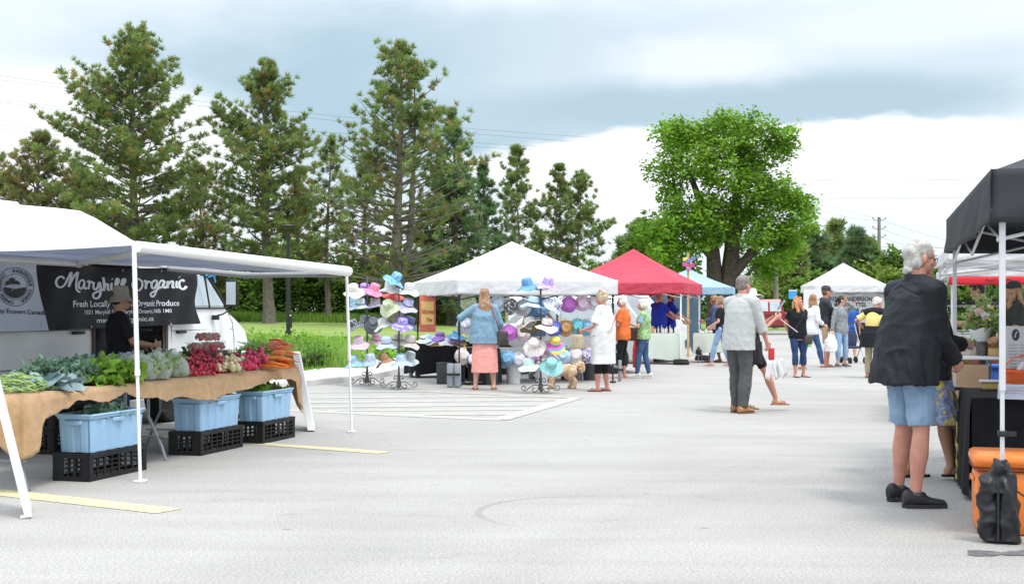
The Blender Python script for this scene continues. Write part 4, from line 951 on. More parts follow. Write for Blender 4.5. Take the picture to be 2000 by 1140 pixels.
# ---------- tents ----------
def tent(label, FL, fdir, Wd, Dp, zb, zt, zp, col, legm, name='canopy_tent', lift=0., top=None, band=None, legbot=None, skirt=.012, peaks=None, legs=((0, 0), (1, 0), (0, 1), (1, 1)), under=None):
    """FL front-left corner, fdir unit vector left->right; depth runs away (left of fdir)"""
    rz = math.atan2(fdir[1], fdir[0]); r = thing(name, label, 'tent', (FL[0], FL[1], 0), rz, 'pop-up tents of the market')
    cx, cy = Wd/2, Dp/2; cs = [(0, 0), (Wd, 0), (Wd, Dp), (0, Dp)]
    g = MB()
    for i in range(4):
        a, b = cs[i], cs[(i+1) % 4]
        def f(u, v, a=a, b=b):
            ex, ey = a[0]+(b[0]-a[0])*u, a[1]+(b[1]-a[1])*u
            sag = -.05*math.sin(PI*v)*math.sin(PI*u)*1.3 - .035*math.sin(PI*v)
            ez = zt-.012*math.sin(PI*u)
            return (ex+(cx-ex)*v, ey+(cy-ey)*v, ez+(zp-ez)*v+sag)
        g.grid(f, 16, 12)
    g.obj('roof', col, r, smooth=40)
    for i in range(4):
        a, b = cs[i], cs[(i+1) % 4]; nx, ny = (b[1]-a[1]), -(b[0]-a[0]); l = math.hypot(nx, ny); nx /= l; ny /= l
        def f(u, v, a=a, b=b, nx=nx, ny=ny, i=i):
            u = -.008+1.016*u
            w_ = skirt*math.sin(u*14+i*2+v*2)*v+.006*math.sin(u*31+v*9)*v+.02
            return (a[0]+(b[0]-a[0])*u+nx*w_, a[1]+(b[1]-a[1])*u+ny*w_, zt+.004+(zb-zt)*v-(.02*math.sin(PI*u))*v)
        g = MB(); g.grid(f, 60, 8); g.obj('valance', band or col, r, smooth=60, solid=.003)
    if legm:
        for i, j in legs:
            x, y = i*Wd, j*Dp; sx_, sy_ = (1 if i == 0 else -1)*.03, (1 if j == 0 else -1)*.03
            g = MB(); zl = legbot or .03; g.box((x+sx_*1.6, y+sy_*1.6, (zt+.84)/2), (.035, .035, zt-.96)); g.box((x+sx_*1.6, y+sy_*1.6, .5+zl/2), (.024, .024, 1.0-zl)); g.box((x+sx_*1.6, y+sy_*1.6, .01+zl/2), (.09, .09, .02+zl/2-.005)); g.obj('leg', legm, r)
        for i in range(4):
            a, b = cs[i], cs[(i+1) % 4]; g = MB()
            for k in range(2):
                u0, u1 = k/2, (k+1)/2; P = lambda u, z: (a[0]+(b[0]-a[0])*u, a[1]+(b[1]-a[1])*u, z)
                s_ = .03; 
                for z0, z1 in ((zt-.06, zb-.10), (zb-.10, zt-.06)):
                    if k == 1: pass
                    q0 = Vector(P(u0, z0)); q1 = Vector(P(u1, z1)); off = (Vector((cx, cy, 0))-(q0+q1)/2); off.z = 0; off = off.normalized()*.05; g.tube([q0+off, q1+off], .011, 4)
            g.obj('truss', legm, r)
        g = MB()
        for (x, y) in cs: g.tube([(cx+(x-cx)*.96, cy+(y-cy)*.96, zt-.07), (cx+(x-cx)*.5, cy+(y-cy)*.5, zt+(zp-zt)*.5-.15), (cx+(x-cx)*.1, cy+(y-cy)*.1, zp-.20)], .011, 4)
        g.obj('roof_bar', legm, r)
    return r
WT = mat('white_tent_cloth', (.76, .76, .77), .8, var=.03, scale=.8, transl=.22, bump=.35, bscale=3); RT = mat('red_tent_cloth', (.64, .075, .115), .8, var=.06, scale=1, transl=.25, bump=.5, bscale=3.5)
BT = mat('pale_blue_tent_cloth', (.34, .52, .66), .8, var=.05, scale=1, transl=.2, bump=.5, bscale=3.5); BKM = mat('black_frame', (.02, .02, .022), .5)
tent('white pop-up tent with black legs over the hat stall', (-.97, 23.6), (.949, .316), 3.05, 3.05, 1.63, 1.90, 2.66, WT, BKM)
tent('red pop-up tent with white legs beside the hat stall', (1.24, 33.37), (.958, -.287), 3.05, 3.05, 1.735, 2.01, 2.91, RT, white_metal)
tent('light blue pop-up tent behind the curly haired woman', (4.35, 45.0), (.98, -.19), 3.05, 3.05, 1.84, 2.08, 2.74, BT, BKM)
tf = tent('distant white pop-up tent with a grey name banner', (12.6, 55.4), (.995, -.03), 3.0, 3.0, 2.03, 2.33, 3.30, WT, BKM)
# blue wall of the light blue tent
g = MB(); g.grid(lambda u, v: (3.2+3.6*u, 48.4-.6*u+.05*math.sin(u*20), 1.9*v), 40, 2); g.grid(lambda u, v: (3.0, 38.5+9.5*u, 1.78*v) if False else (3.2+.02*math.sin(u*9), 48.4+.5*u, 1.9*v), 4, 2)
o = g.obj('tent_wall', mat('slate_blue_tarp', (.16, .24, .31), .7, var=.1, scale=1), None, smooth=True); tag(o, 'slate blue side wall hanging behind the red tent table', 'tent wall')
# name banner at the far tent
r = thing('banner', 'grey name banner hanging across the distant white tent', 'banner', (14.1, 55.6, 0)); g = MB(); g.box((0, 0, 1.35), (2.9, .02, 1.4)); g.obj('cloth', mat('pale_grey_banner', (.50, .50, .50), .7), r)
for tx, z, s_ in (('FRESH MANDERSON', 1.74, .24), ('VINAIGRETTES', 1.50, .24), ('oaoo', 1.17, .42)):
    if tx == 'oaoo': 
        g = MB(); 
        for k in range(5): g.tube([( -.85+k*.36+.11*math.cos(a), -.02, 1.18+.12*math.sin(a)) for a in [2*PI*i/14 for i in range(15)]], .03, 5)
        g.obj('round_emblems', mat('black_ink', (.02, .02, .02), .6), r); continue
    g = MB(); vs, fs = text_mb(tx, s_, 0, bold=.006); g.add([(v.x*.86, -.02, z+v.y) for v in vs], fs); g.obj('lettering', mat('black_ink', (.02, .02, .02), .6), r)
# ---------- hats ----------
W_ = (.74, .74, .72)
HP = {
 'cream': pat('cream_cloth', [(.72, .72, .55), (.78, .78, .70)], 8), 'violet': pat('violet_cloth', [(.20, .12, .55), (.42, .16, .55), (.12, .16, .5)], 9),
 'pink': pat('hot_pink_cloth', [(.72, .12, .30), (.75, .28, .42)], 12), 'white': pat('white_cloth', [(.72, .70, .68), (.80, .79, .78)], 9), 'red': pat('red_cloth', [(.62, .03, .03), (.7, .08, .05)], 9),
 'whitegrey': pat('white_grey_cloth', [(.70, .70, .70), (.55, .55, .56)], 14), 'azure': pat('azure_print', [(.02, .16, .52), (.12, .42, .70), (.55, .72, .78)], 11),
 'skywhite': pat('sky_print', [(.68, .72, .76), (.28, .50, .72)], 7), 'slate': pat('slate_print', [(.14, .13, .22), (.34, .32, .42), (.6, .6, .62)], 26), 'greenp': pat('green_print', [(.22, .36, .16), (.45, .55, .30), (.62, .66, .50), (.34, .28, .2)], 13),
 'lilac': pat('lilac_print', [(.26, .22, .62), (.50, .46, .75), (.66, .66, .80)], 18), 'dots': pat('navy_white_dots', [(.75, .75, .75), (.75, .75, .75), (.03, .03, .06), (.03, .03, .06)], 38, 'dots', dist_=0.05, thr=(.25, .42)),
 'grey': pat('grey_cloth', [(.30, .30, .33), (.42, .42, .45)], 14), 'charcoal': pat('charcoal_cloth', [(.05, .055, .07), (.12, .13, .15)], 14), 'toile': pat('toile_print', [(.70, .70, .69), (.68, .68, .67), (.12, .12, .13)], 16, thr=(.3, .75)),
 'tiedye': pat('violet_blue_tie_dye', [(.10, .10, .55), (.40, .18, .66), (.30, .45, .80), (.7, .7, .85)], 9), 'pinkw': pat('pink_white_print', [(.72, .70, .68), (.66, .36, .55), (.75, .65, .70)], 12), 'rose': pat('rose_print', [(.62, .28, .42), (.70, .48, .56)], 14),
 'stripe': pat('blue_stripe', [(.22, .34, .62), (.58, .66, .78)], 26, 'wave', dist_=.4), 'beige': pat('beige_print', [(.62, .56, .50), (.72, .70, .66)], 15), 'taupe': pat('taupe_cloth', [(.42, .38, .36), (.55, .52, .50)], 12),
 'blue': pat('sky_blue_cloth', [(.16, .38, .62), (.34, .56, .72)], 10), 'bluetd': pat('blue_white_tie_dye', [(.18, .28, .58), (.50, .62, .78), (.70, .74, .80)], 12), 'brown': pat('brown_print', [(.25, .11, .05), (.45, .22, .10)], 14), 'ltblue': pat('light_blue_cloth', [(.38, .56, .80), (.50, .66, .84)], 7),
 'sage': pat('sage_print', [(.40, .48, .46), (.60, .66, .64)], 18), 'bluehat': pat('medium_blue_cloth', [(.05, .22, .48), (.14, .38, .64)], 12), 'purple': pat('purple_print', [(.28, .14, .55), (.52, .36, .78), (.60, .50, .8)], 12),
 'zebra': pat('zebra_print', [(.03, .03, .035), (.03, .03, .035), (.74, .73, .70), (.74, .73, .70)], 14, 'noise', thr=(.44, .56)), 'greysp': pat('grey_speckle', [(.20, .24, .27), (.38, .44, .47), (.60, .64, .66)], 40), 'flor': pat('white_floral', [(.74, .72, .70), (.74, .73, .71), (.62, .30, .30), (.45, .52, .35)], 18, thr=(.35, .8)),
 'magenta': pat('magenta_print', [(.42, .06, .50), (.62, .16, .62), (.35, .1, .55)], 22), 'pinkwhite': pat('pink_fade', [(.74, .70, .76), (.78, .55, .70), (.8, .35, .5)], 6), 'lav': pat('pale_lavender', [(.66, .66, .78), (.72, .70, .80), (.72, .5, .65)], 8), 'multi': pat('blue_red_floral', [(.72, .72, .72), (.74, .74, .73), (.10, .25, .6), (.6, .1, .1)], 22, thr=(.35, .72)),
 'royal': pat('royal_blue_dots', [(.74, .76, .8), (.05, .10, .60), (.05, .10, .60)], 30, 'dots', dist_=.4, thr=(.15, .3)), 'amber': pat('amber_print', [(.28, .11, .03), (.50, .24, .05), (.62, .42, .16)], 18), 'turq': pat('turquoise_print', [(.03, .40, .48), (.15, .58, .60), (.06, .26, .5)], 12),
 'bluw': pat('blue_snow_print', [(.05, .30, .50), (.10, .36, .6), (.70, .76, .8)], 22, thr=(.3, .7)), 'swirl': pat('grey_lilac_swirl', [(.36, .38, .50), (.66, .66, .72), (.5, .5, .62)], 9, 'noise'), 'navyp': pat('navy_purple_print', [(.07, .06, .28), (.35, .08, .40), (.12, .14, .4)], 14), 'mint': pat('pale_mint_cloth', [(.52, .72, .64), (.60, .76, .70)], 6),
 'teal': pat('teal_floral', [(.60, .74, .70), (.10, .45, .48), (.35, .62, .66), (.25, .52, .25)], 15), 'mosaic': pat('violet_mosaic', [(.2, .14, .4), (.74, .74, .78), (.45, .4, .6), (.1, .1, .2)], 45, 'cell'), 'rain': pat('rainbow_cloth', [(.62, .05, .35), (.15, .2, .6), (.1, .5, .3), (.75, .6, .05), (.8, .3, .03)], 1.9, 'wavez', dist_=.5),
 'capw': pat('white_magenta_fade', [(.74, .72, .74), (.74, .72, .74), (.65, .06, .35)], 5, thr=(.3, .62)), 'olive': mat('olive_lining', (.17, .15, .08), .9), 'navy': pat('navy_cloth', [(.03, .05, .16), (.06, .09, .24)], 12), 'khaki': mat('khaki_hat_cloth', (.30, .27, .21), .9, var=.08, bump=.2, bscale=300),
}
def hat_parts(root, m, rs, R=.185, h=.115, rc=.092, droop=.055, under=None, sc_=1.):
    ph = rs.rand(3)*6; g = MB()
    def fb(p, a, j):
        k = max(0, (math.hypot(p.x, p.y)-rc)/(R-rc)); return Vector((p.x*(1+.05*math.sin(2*a+ph[0])*k), p.y*(1+.05*math.sin(3*a+ph[1])*k), p.z+.022*k*math.sin(2*a+ph[2])+.010*k*math.sin(5*a+ph[1])))
    pr = [(rc, .0), (rc+.01, -.004), (rc+(R-rc)*.35, -droop*.35), (rc+(R-rc)*.7, -droop*.75), (R, -droop), (R+.002, -droop-.005), (R-.002, -droop-.009), (rc+(R-rc)*.5, -droop*.5-.008), (rc-.004, -.008)]
    g.lathe_open([(a*sc_, b*sc_) for a, b in pr], 36, fn=None if False else (lambda p, a, j: fb(p/sc_, a, j)*sc_)); 
    g.obj('brim', m, root, smooth=50)
    g = MB(); dent = rs.uniform(.0, .012)
    cr = [(rc, -.006), (rc+.002, .0), (rc*.98, h*.35), (rc*.93, h*.75), (rc*.86, h*.93), (rc*.72, h), (rc*.4, h-dent), (.0005, h-dent*1.3)]
    g.lathe_open([(a*sc_, b*sc_) for a, b in cr], 28, fn=lambda p, a, j: Vector((p.x*(1+.03*math.sin(3*a+ph[1])), p.y*(1+.04*math.sin(2*a+ph[0])), p.z)))
    g.obj('crown', m, root, smooth=45)
    if rs.rand() < .4:
        g = MB(); g.lathe_open([((rc*.995+.0035)*sc_, .004*sc_), ((rc*.985+.004)*sc_, .022*sc_), ((rc*.985+.002)*sc_, .023*sc_)], 28, fn=lambda p, a, j: Vector((p.x*(1+.03*math.sin(3*a+ph[1])), p.y*(1+.04*math.sin(2*a+ph[0])), p.z))); g.obj('band', mat('hat_band_%d' % rs.randint(4), [(.08, .08, .1), (.6, .58, .55), (.3, .2, .12), (.2, .25, .45)][rs.randint(4)], .8), root, smooth=True)
    if under:
        g = MB(); g.lathe_open([(rc*.9*sc_, -.004*sc_), (R*.985*sc_, (-droop-.012)*sc_)], 30, fn=lambda p, a, j: fb(p/sc_, a, j)*sc_); g.obj('lining', under, root, smooth=True)
hseed = [0]
def hat(px, py, d, key, label, tx=0, ty=0, R=.185, h=.115, under=None, group='hats for sale on the hat racks', droop=.055, name='bucket_hat', sc_=1.):
    """tx: tilt sideways (deg, + to the right), ty: tilt of the top towards the camera"""
    hseed[0] += 1; r = thing(name, label, 'hat', at(px, py, d), 0, group); r.rotation_euler = (math.radians(ty), math.radians(tx), rnd.uniform(-.5, .5) if ty < 50 else 0)
    r.rotation_mode = 'XYZ'; hat_parts(r, HP[key], np.random.RandomState(hseed[0]), R=R, h=h, droop=droop, under=HP[under] if under else None, sc_=sc_); return r
d1, d2, d3 = 23.9, 22.8, 21.7
L_ = [(691, 567, d1-.3, 'cream', 'cream straw-like hat at the top left of the racks', 0, 25), (712, 566, d1+.25, 'violet', 'violet and blue hat behind the rack pole on the top row', 10, 20), (731, 566, d1-.15, 'pink', 'hot pink hat on the top row', 16, 12), (762, 562, d2-.1, 'white', 'plain white wide hat beside the tree trunk on the top row', 2, 5), (768, 575, d2+.2, 'red', 'red hat under the plain white hat', 8, 10), (799, 566, d2-.2, 'whitegrey', 'white grey hat at the top right of the racks', 8, 12), (772, 545, d2-.25, 'azure', 'bright blue hat tipped steeply on top of the second rack', 34, 0),
 (694, 592, d1+.1, 'blue', 'sky blue hat behind the white one on the second row', -16, 0), (704, 595, d1-.2, 'skywhite', 'white hat with pale blue on the second row', 3, 5), (733, 594, d1-.1, 'slate', 'slate print hat with black brim on the second row', 0, 0), (760, 598, d2-.25, 'greenp', 'mottled green hat with its top turned to the viewer', 0, 48), (796, 596, d2-.2, 'lilac', 'lilac print hat tipped right on the second row', 26, 10),
 (691, 636, d1-.3, 'dots', 'navy and white checked hat tipped left on the third row', -26, 12), (713, 628, d1+.15, 'grey', 'plain grey hat behind the rack pole on the third row', 4, 5), (729, 631, d1-.2, 'charcoal', 'charcoal hat facing the viewer on the third row', 8, 62), (750, 633, d2-.1, 'toile', 'white hat with fine dark print on the third row', -14, 8), (786, 632, d2-.25, 'tiedye', 'violet and blue tie-dyed hat on the third row', 14, 15), (799, 631, d2+.2, 'navy', 'navy hat behind the tie-dyed one', 20, 5),
 (701, 669, d1-.25, 'pinkw', 'pink and white floral hat on the fourth row', -10, 14), (735, 665, d1+.05, 'rose', 'rose print hat on the fourth row', 6, 5), (755, 670, d2-.25, 'stripe', 'blue striped hat on the fourth row', 0, 14), (777, 665, d2+.15, 'beige', 'beige floral hat behind the second rack pole', 4, 0), (800, 668, d2-.15, 'taupe', 'taupe hat at the right end of the fourth row', 14, 5),
 (690, 707, d1-.3, 'blue', 'sky blue hat tipped left on the lowest row', -18, 8), (724, 703, d1-.2, 'bluetd', 'blue and white tie-dyed hat on the lowest row', -4, 10), (750, 703, d1+.1, 'brown', 'brown print hat tipped left on the lowest row', -20, 10), (784, 704, d2-.2, 'ltblue', 'plain light blue hat low on the second rack', 0, 12), (800, 699, d2+.1, 'sage', 'sage grey hat behind the light blue one', 16, 8)]
for a in L_: hat(a[0], a[1], a[2], a[3], a[4], a[5], a[6])
R_ = [(1030, 556, d3, 'bluehat', 'blue hat tipped left at the top of the third rack', -14, 8, None), (1070, 554, d3-.1, 'purple', 'purple print hat at the top of the third rack', 14, 12, None), (1041, 592, d3-.1, 'ltblue', 'pale blue wide hat left of the third rack pole', 8, 5, None), (1083, 596, d3-.1, 'multi', 'white floral hat tipped steeply to the right', 42, 20, None), (1036, 633, d3-.05, 'beige', 'cream hat with olive lining turned up towards the viewer', -22, -28, 'olive'), (1068, 635, d3-.15, 'flor', 'white hat with red flowers right of the third rack pole', 8, 12, None), (1044, 674, d3-.15, 'flor', 'cream floral hat with its crown turned to the viewer', 12, 48, None), (1083, 672, d3-.1, 'rain', 'rainbow striped hat right of the third rack pole', 20, 22, None), (1034, 712, d3-.1, 'mint', 'pale mint hat low on the third rack', -6, 10, None), (1077, 712, d3-.2, 'teal', 'teal floral hat just above the dog', 4, 52, None), (1071, 691, d3+.2, 'capw', 'white hat fading to magenta behind the third rack pole', 0, 10, None)]
for a in R_: hat(a[0], a[1], a[2], a[3], a[4], a[5], a[6], under=a[7], R=.19)
# hats pegged on the lines across the stall front
def line_d(px): return 24.0+ (px-893)/302*.9
pegm = mat('peg_wood', (.55, .38, .20), .7)
def peg(px, py, key, label, R=.155):
    d = line_d(px)-.12; r = hat(px, py, d, key, label, rnd.uniform(-8, 8), 84+rnd.uniform(-10, 8), R=R, h=.11, droop=.075, group='hats pegged on the lines of the hat stall')
    g = MB(); g.box((0, R*.93, .0), (.018, .085, .014)); g.obj('clothes_peg', pegm, r); return r
PL = [(913, 588, 'greenp', 'green leafy hat pegged at the left end of the top line'), (973, 592, 'skywhite', 'white and blue hat pegged right of the woman with long hair'), (995, 598, 'zebra', 'black and white zebra hat pegged on the top line'), (1021, 599, 'greysp', 'grey speckled hat pegged on the top line'), (1062, 596, 'azure', 'blue floral hat pegged behind the third rack'), (1111, 594, 'magenta', 'magenta hat pegged on the top line'), (1138, 592, 'pinkwhite', 'pink and white hat pegged on the top line'), (1162, 590, 'lav', 'pale lavender hat pegged beside the woman in white'),
 (908, 633, 'multi', 'white hat with small blue print pegged left of the denim shirt'), (994, 648, 'magenta', 'purple hat pegged on the middle line'), (1019, 650, 'flor', 'white rose print hat pegged on the middle line'), (1082, 641, 'royal', 'royal blue dotted hat pegged on the middle line'), (1105, 640, 'amber', 'amber brown hat pegged on the middle line'), (1128, 637, 'turq', 'turquoise hat pegged on the middle line'), (1147, 640, 'bluw', 'blue and white hat pegged behind the woman in white'),
 (905, 694, 'flor', 'cream and rust hat pegged at the left end of the low line'), (923, 702, 'lav', 'white hat pegged behind the coral skirt'), (990, 699, 'bluw', 'bright blue hat pegged on the low line'), (1012, 704, 'swirl', 'grey and lilac swirl hat pegged on the low line'), (1040, 700, 'navyp', 'navy and purple hat pegged on the low line'), (1099, 694, 'ltblue', 'pale blue hat pegged on the low line'), (1124, 694, 'flor', 'white hat with orange flowers pegged on the low line'), (1147, 693, 'mosaic', 'violet mosaic hat pegged on the low line')]
for a in PL: peg(*a)
g = MB(); rope = mat('twine', (.42, .34, .20), .9)
for k, (y0, y1) in enumerate(((575, 574), (617, 621), (677, 676))):
    a = at(893, y0, 23.62); b = at(1193, y1, 24.6)
    g = MB(); g.tube([a.lerp(b, i/10)-Vector((0, 0, .02*math.sin(PI*i/10))) for i in range(11)], .004, 4); o = g.obj('line', rope); tag(o, ['top', 'middle', 'lowest'][k]+' twine line strung between the tent legs', 'line', 'twine lines of the hat stall')
# scroll footed racks
ironm = mat('grey_wrought_iron', (.13, .13, .14), .55, var=.1, metal=.3)
def rack(px, py, top, label, hooks):
    b = gp(px, py); d = b.y; r = thing('hat_rack', label, 'hat rack', b, rnd.uniform(-.2, .3), 'wrought iron hat racks'); H = HC+(HY-top)/F*d
    g = MB(); g.tube([(0, 0, .06), (0, 0, H)], .016, 8); g.lathe([(.035, .05), (.045, .09), (.03, .16), (.018, .3)], 12); g.obj('pole', ironm, r, smooth=True)
    for k in range(4):
        a = k*PI/2+.15; c, s_ = math.cos(a), math.sin(a); g = MB()
        prof = [(.02, .22), (.06, .24), (.085, .20), (.06, .17), (.045, .20)]; prof2 = [(.02, .12), (.10, .13), (.18, .09), (.25, .04), (.30, .055), (.31, .10), (.27, .12), (.245, .09), (.27, .075)]
        prof3 = [(.02, .08), (.08, .02), (.13, .03), (.13, .075), (.10, .08)]
        for pf in (prof, prof2, prof3):
            pf = smoothpts(pf, 4); g.tube([(x*c, x*s_, z) for x, z in pf], .008, 5)
        g.obj('scroll_foot', ironm, r, smooth=True)
    for z in hooks:
        for k in range(4):
            a = k*PI/2+z*2; g = MB(); g.tube([(0, 0, z), (.12*math.cos(a), .12*math.sin(a), z+.02), (.2*math.cos(a), .2*math.sin(a), z+.07)], .006, 5); g.obj('hat_arm', ironm, r, smooth=True)
    return r
hk = [.48, .82, 1.12, 1.42, 1.68]
rack(717, 752, 540, 'iron hat rack nearest the awning leg', hk); rack(779, 760, 548, 'iron hat rack beside the black clothed table', hk); rack(1056, 767, 560, 'iron hat rack standing beside the dog', hk)
# ---------- hat stall tables and bins ----------
FU = Vector((.949, .316, 0)); FV = Vector((-.316, .949, 0)); FA = math.atan2(.316, .949)
def drape_table(label, loc, rz, L, W, H, m, hemz=.04, name='draped_table', wav=.02, lab2=None, seed=0):
    r = thing(name, label, 'table', loc, rz); g = MB(); g.box((L/2, W/2, H-.03), (L-.02, W-.02, .04)); g.obj('tabletop', mat('grey_plastic', None), r)
    for x in (.12, L-.12):
        for y in (.1, W-.1): g = MB(); g.tube([(x, y, 0), (x, y, H-.04)], .014, 6); g.obj('leg', grey_metal, r)
    g = MB(); per = [(0, 0), (L, 0), (L, W), (0, W)]
    g.grid(lambda u, v: (L*u, W*v, H+.004*math.sin(u*9+v*4)), 20, 8)
    def side(u, v):
        k = int(u*4-1e-6); f = u*4-k; a = per[k]; b = per[(k+1) % 4]; nx, ny = (b[1]-a[1]), -(b[0]-a[0]); l = math.hypot(nx, ny); nx /= l; ny /= l
        ln = f*l; fold = wav*v*(math.sin(ln*11+seed+k)+.5*math.sin(ln*23+k*2)); o = .012*min(1, v*6)+fold+.03*v
        hz = hemz+.05*abs(math.sin(ln*2.3+seed+k))
        return (a[0]+(b[0]-a[0])*f+nx*o, a[1]+(b[1]-a[1])*f+ny*o, H-(H-hz)*v)
    g.grid(side, 240, 10); g.obj('tablecloth', m, r, smooth=50)
    return r
blk = mat('black_cloth', (.016, .016, .018), .9, var=.2, spec=.15)
wcl = mat('pale_green_cloth', (.55, .60, .53), .85, var=.03, scale=2)
ltc = mat('white_tablecloth', (.66, .67, .70), .85, var=.04)
p = gp(805, 737)+FV*.1; drape_table('table under a black cloth inside the hat stall, left', p+FU*0+FV*-.3, FA, 1.25, .75, .70, blk, hemz=.05, wav=.03)
drape_table('table under a black cloth behind the woman in denim', Vector((-.95, 23.9, 0))+FU*.15, FA, .62, .7, .66, blk, hemz=.03, seed=2)
drape_table('long table under a white cloth behind the pegged hats', Vector((-.97, 23.6, 0))+FU*1.0+FV*1.1, FA, 1.95, .7, .62, ltc, hemz=.30, seed=4)
# hats heaped on the black table
hh = [(830, 664, 'beige', 'beige hat at the left end of the black table', 0), (838, 662, 'ltblue', 'pale blue hat in the stack on the black table', 5), (846, 664, 'lav', 'pale lavender hat on the black table', -6), (859, 657, 'violet', 'violet hat on top of the stack on the black table', 3), (860, 665, 'sage', 'sage hat under the violet one on the black table', 0), (858, 668, 'amber', 'amber hat lowest in the stack with the violet one', 0), (892, 655, 'azure', 'blue hat topmost in the right stack on the black table', 8), (891, 661, 'navyp', 'navy and purple hat in the right stack', 0), (893, 667, 'amber', 'amber print hat at the bottom of the right stack', 0), (878, 668, 'whitegrey', 'white hat between the two stacks on the black table', 10)]
for px, py, k, lab, tx in hh: hat(px, py-1.5, 24.9 if px < 870 else 24.7, k, lab, tx, 4, group='hats heaped on the black table', h=.07)
for i, (px, py, k) in enumerate(((1100, 664, 'amber'), (1112, 668, 'teal'), (1122, 664, 'flor'), (1133, 668, 'rose'), (1092, 668, 'sage'))): hat(px, py+18, 25.4, k, ['amber', 'teal', 'white floral', 'rose', 'sage'][i]+' hat lying on the white table behind the pegged hats', 0, 6, group='hats lying on the white table', h=.07)
def bin_(px, py, w, h, m, label, kind='round', ribs=0, taper=.85, lid=False):
    b = gp(px, py); s = F/b.y; R = w/s/2; H = h/s; r = thing('bin' if kind != 'tall' else 'weight_bag', label, 'bin' if kind != 'tall' else 'weight bag', b+Vector((0, R, 0)), rnd.uniform(-.2, .2), 'bins and weights at the hat stall'); g = MB()
    if kind == 'round':
        n = 48; fn = (lambda p, a, j: Vector((p.x*(1+.02*math.copysign(1, math.sin(a*ribs/1))), p.y*(1+.02*math.copysign(1, math.sin(a*ribs))), p.z)) if ribs and 1 <= j <= 2 else p)
        g.lathe_open([(R*taper*.96, .0), (R*taper, .01), (R*.98, H*.9), (R*1.0, H*.92), (R*1.06, H*.93), (R*1.06, H), (R*.98, H), (R*.95, H*.9), (R*taper*.9, .03), (.001, .03)], n, fn=fn); g.obj('shell', m, r, smooth=35)
        g = MB(); g.tube([(R*1.03*math.cos(a), R*1.03*math.sin(a), H) for a in [2*PI*i/24 for i in range(25)]], .008, 5); g.obj('rim', m, r, smooth=True)
    elif kind == 'box':
        g.box((0, 0, H/2), (2*R, 1.6*R, H), bev=.02); g.obj('shell', m, r, smooth=True); g = MB(); g.box((0, 0, H*.96), (2*R*1.06, 1.7*R, H*.07), bev=.01); g.obj('lid', m, r, smooth=True)
    else:
        for sx_ in (-1, 1):
            g = MB(); q = R*.5; g.lathe([(q*.6, 0), (q, .02), (q*1.02, H*.5), (q, H*.96), (q*.8, H)], 16, Matrix.Translation((sx_*q*1.0 if w > 20 else 0, 0, 0))); g.obj('sleeve', m, r, smooth=40)
            if w <= 20: break
        g = MB(); g.box((0, -R*.55, H*.55), (R*1.9, .012, .035)); g.obj('strap', BKM, r)
    return r
gb = mat('dark_grey_plastic', (.055, .055, .058), .5); wb = mat('white_ribbed_plastic', (.62, .62, .64), .5); gc = mat('grey_canvas', (.28, .31, .34), .8, var=.08)
bin_(866, 750, 26, 42, gb, 'dark bin at the corner of the black clothed table', 'box'); bin_(886, 757, 28, 47, gc, 'grey double weight bag at the front left tent leg', 'tall'); bin_(801, 737, 13, 34, gc, 'grey weight bag at the back left tent leg', 'tall')
bin_(959, 752, 30, 30, gb, 'dark bin between the feet of the woman in denim'); bin_(1003, 750, 30, 38, wb, 'white ribbed bin below the bright blue hat', ribs=12); bin_(1058, 749, 27, 36, wb, 'white ribbed bin behind the third hat rack', ribs=12); bin_(1107, 742, 26, 34, gb, 'dark bin behind the dog tail'); bin_(1131, 741, 24, 32, wb, 'pale bin between two dark bins', ribs=10); bin_(1153, 743, 30, 37, gb, 'dark bin with red strap beside the woman in white'); bin_(920, 744, 26, 36, gb, 'dark box left of the coral skirt', 'box'); bin_(1211, 745, 14, 42, gc, 'grey weight bag at the front right tent leg', 'tall')
# orange sign
r = thing('hanging_sign', 'orange red sign with yellow panel hanging at the hat stall', 'sign', at(835, 612, 25.6), FA*.2); g = MB(); g.box((0, 0, 0), (.31, .012, .71)); g.obj('cloth', pat('orange_red_cloth', [(.60, .09, .05), (.66, .16, .08)], 12), r)
g = MB(); g.box((0, -.009, .01), (.24, .006, .45)); g.obj('yellow_panel', mat('warm_yellow', (.75, .50, .18), .8, var=.1), r)
rdi = mat('sign_red', (.45, .03, .03), .7)
for tx, z, s_ in (('Nitched', .03, .085), ('Free', -.12, .07)): g = MB(); vs, fs = text_mb(tx, s_, 0, font_shear=.2, bold=.002); g.add([(v.x*.86+(.03 if z < 0 else 0), -.0145, z+v.y*1.5) for v in vs], fs); g.obj('lettering', rdi, r)
# ---------- red tent table ----------
RU = Vector((.958, -.287, 0)); RV = Vector((.287, .958, 0)); RA = math.atan2(-.287, .958); RFR = Vector((4.16, 32.5, 0))
drape_table('table under a pale green cloth below the red tent', RFR-RU*2.6+RV*.1, RA, 2.5, .75, .76, wcl, hemz=.10, seed=1, wav=.012)
drape_table('side table under a pale green cloth at the right tent leg', RFR+RU*.05+RV*1.35, RA, 1.05, .8, .74, wcl, hemz=.22, seed=3, wav=.012)
for (p_, lab) in ((RFR-RU*.03, 'round black weight on the front leg of the red tent'), (RFR+RV*2.9+RU*.05, 'round black weight on the back leg of the red tent')):
    r = thing('tent_weight', lab, 'weight', p_, 0, 'tent weights'); g = MB(); g.lathe([(.02, .0), (.19, .005), (.20, .03), (.20, .07), (.185, .085), (.185, .10), (.17, .13), (.03, .14)], 24); g.obj('plate', black_rub, r, smooth=30)
def onred(u, v, z): return RFR-RU*u+RV*v+Vector((0, 0, z))
r = thing('wooden_crate', 'small wooden crate on the pale green table', 'crate', onred(.95, .3, .765), RA); g = MB(); wd_ = mat('raw_wood', (.52, .36, .17), .8, var=.2, scale=12)
g = MB(); 
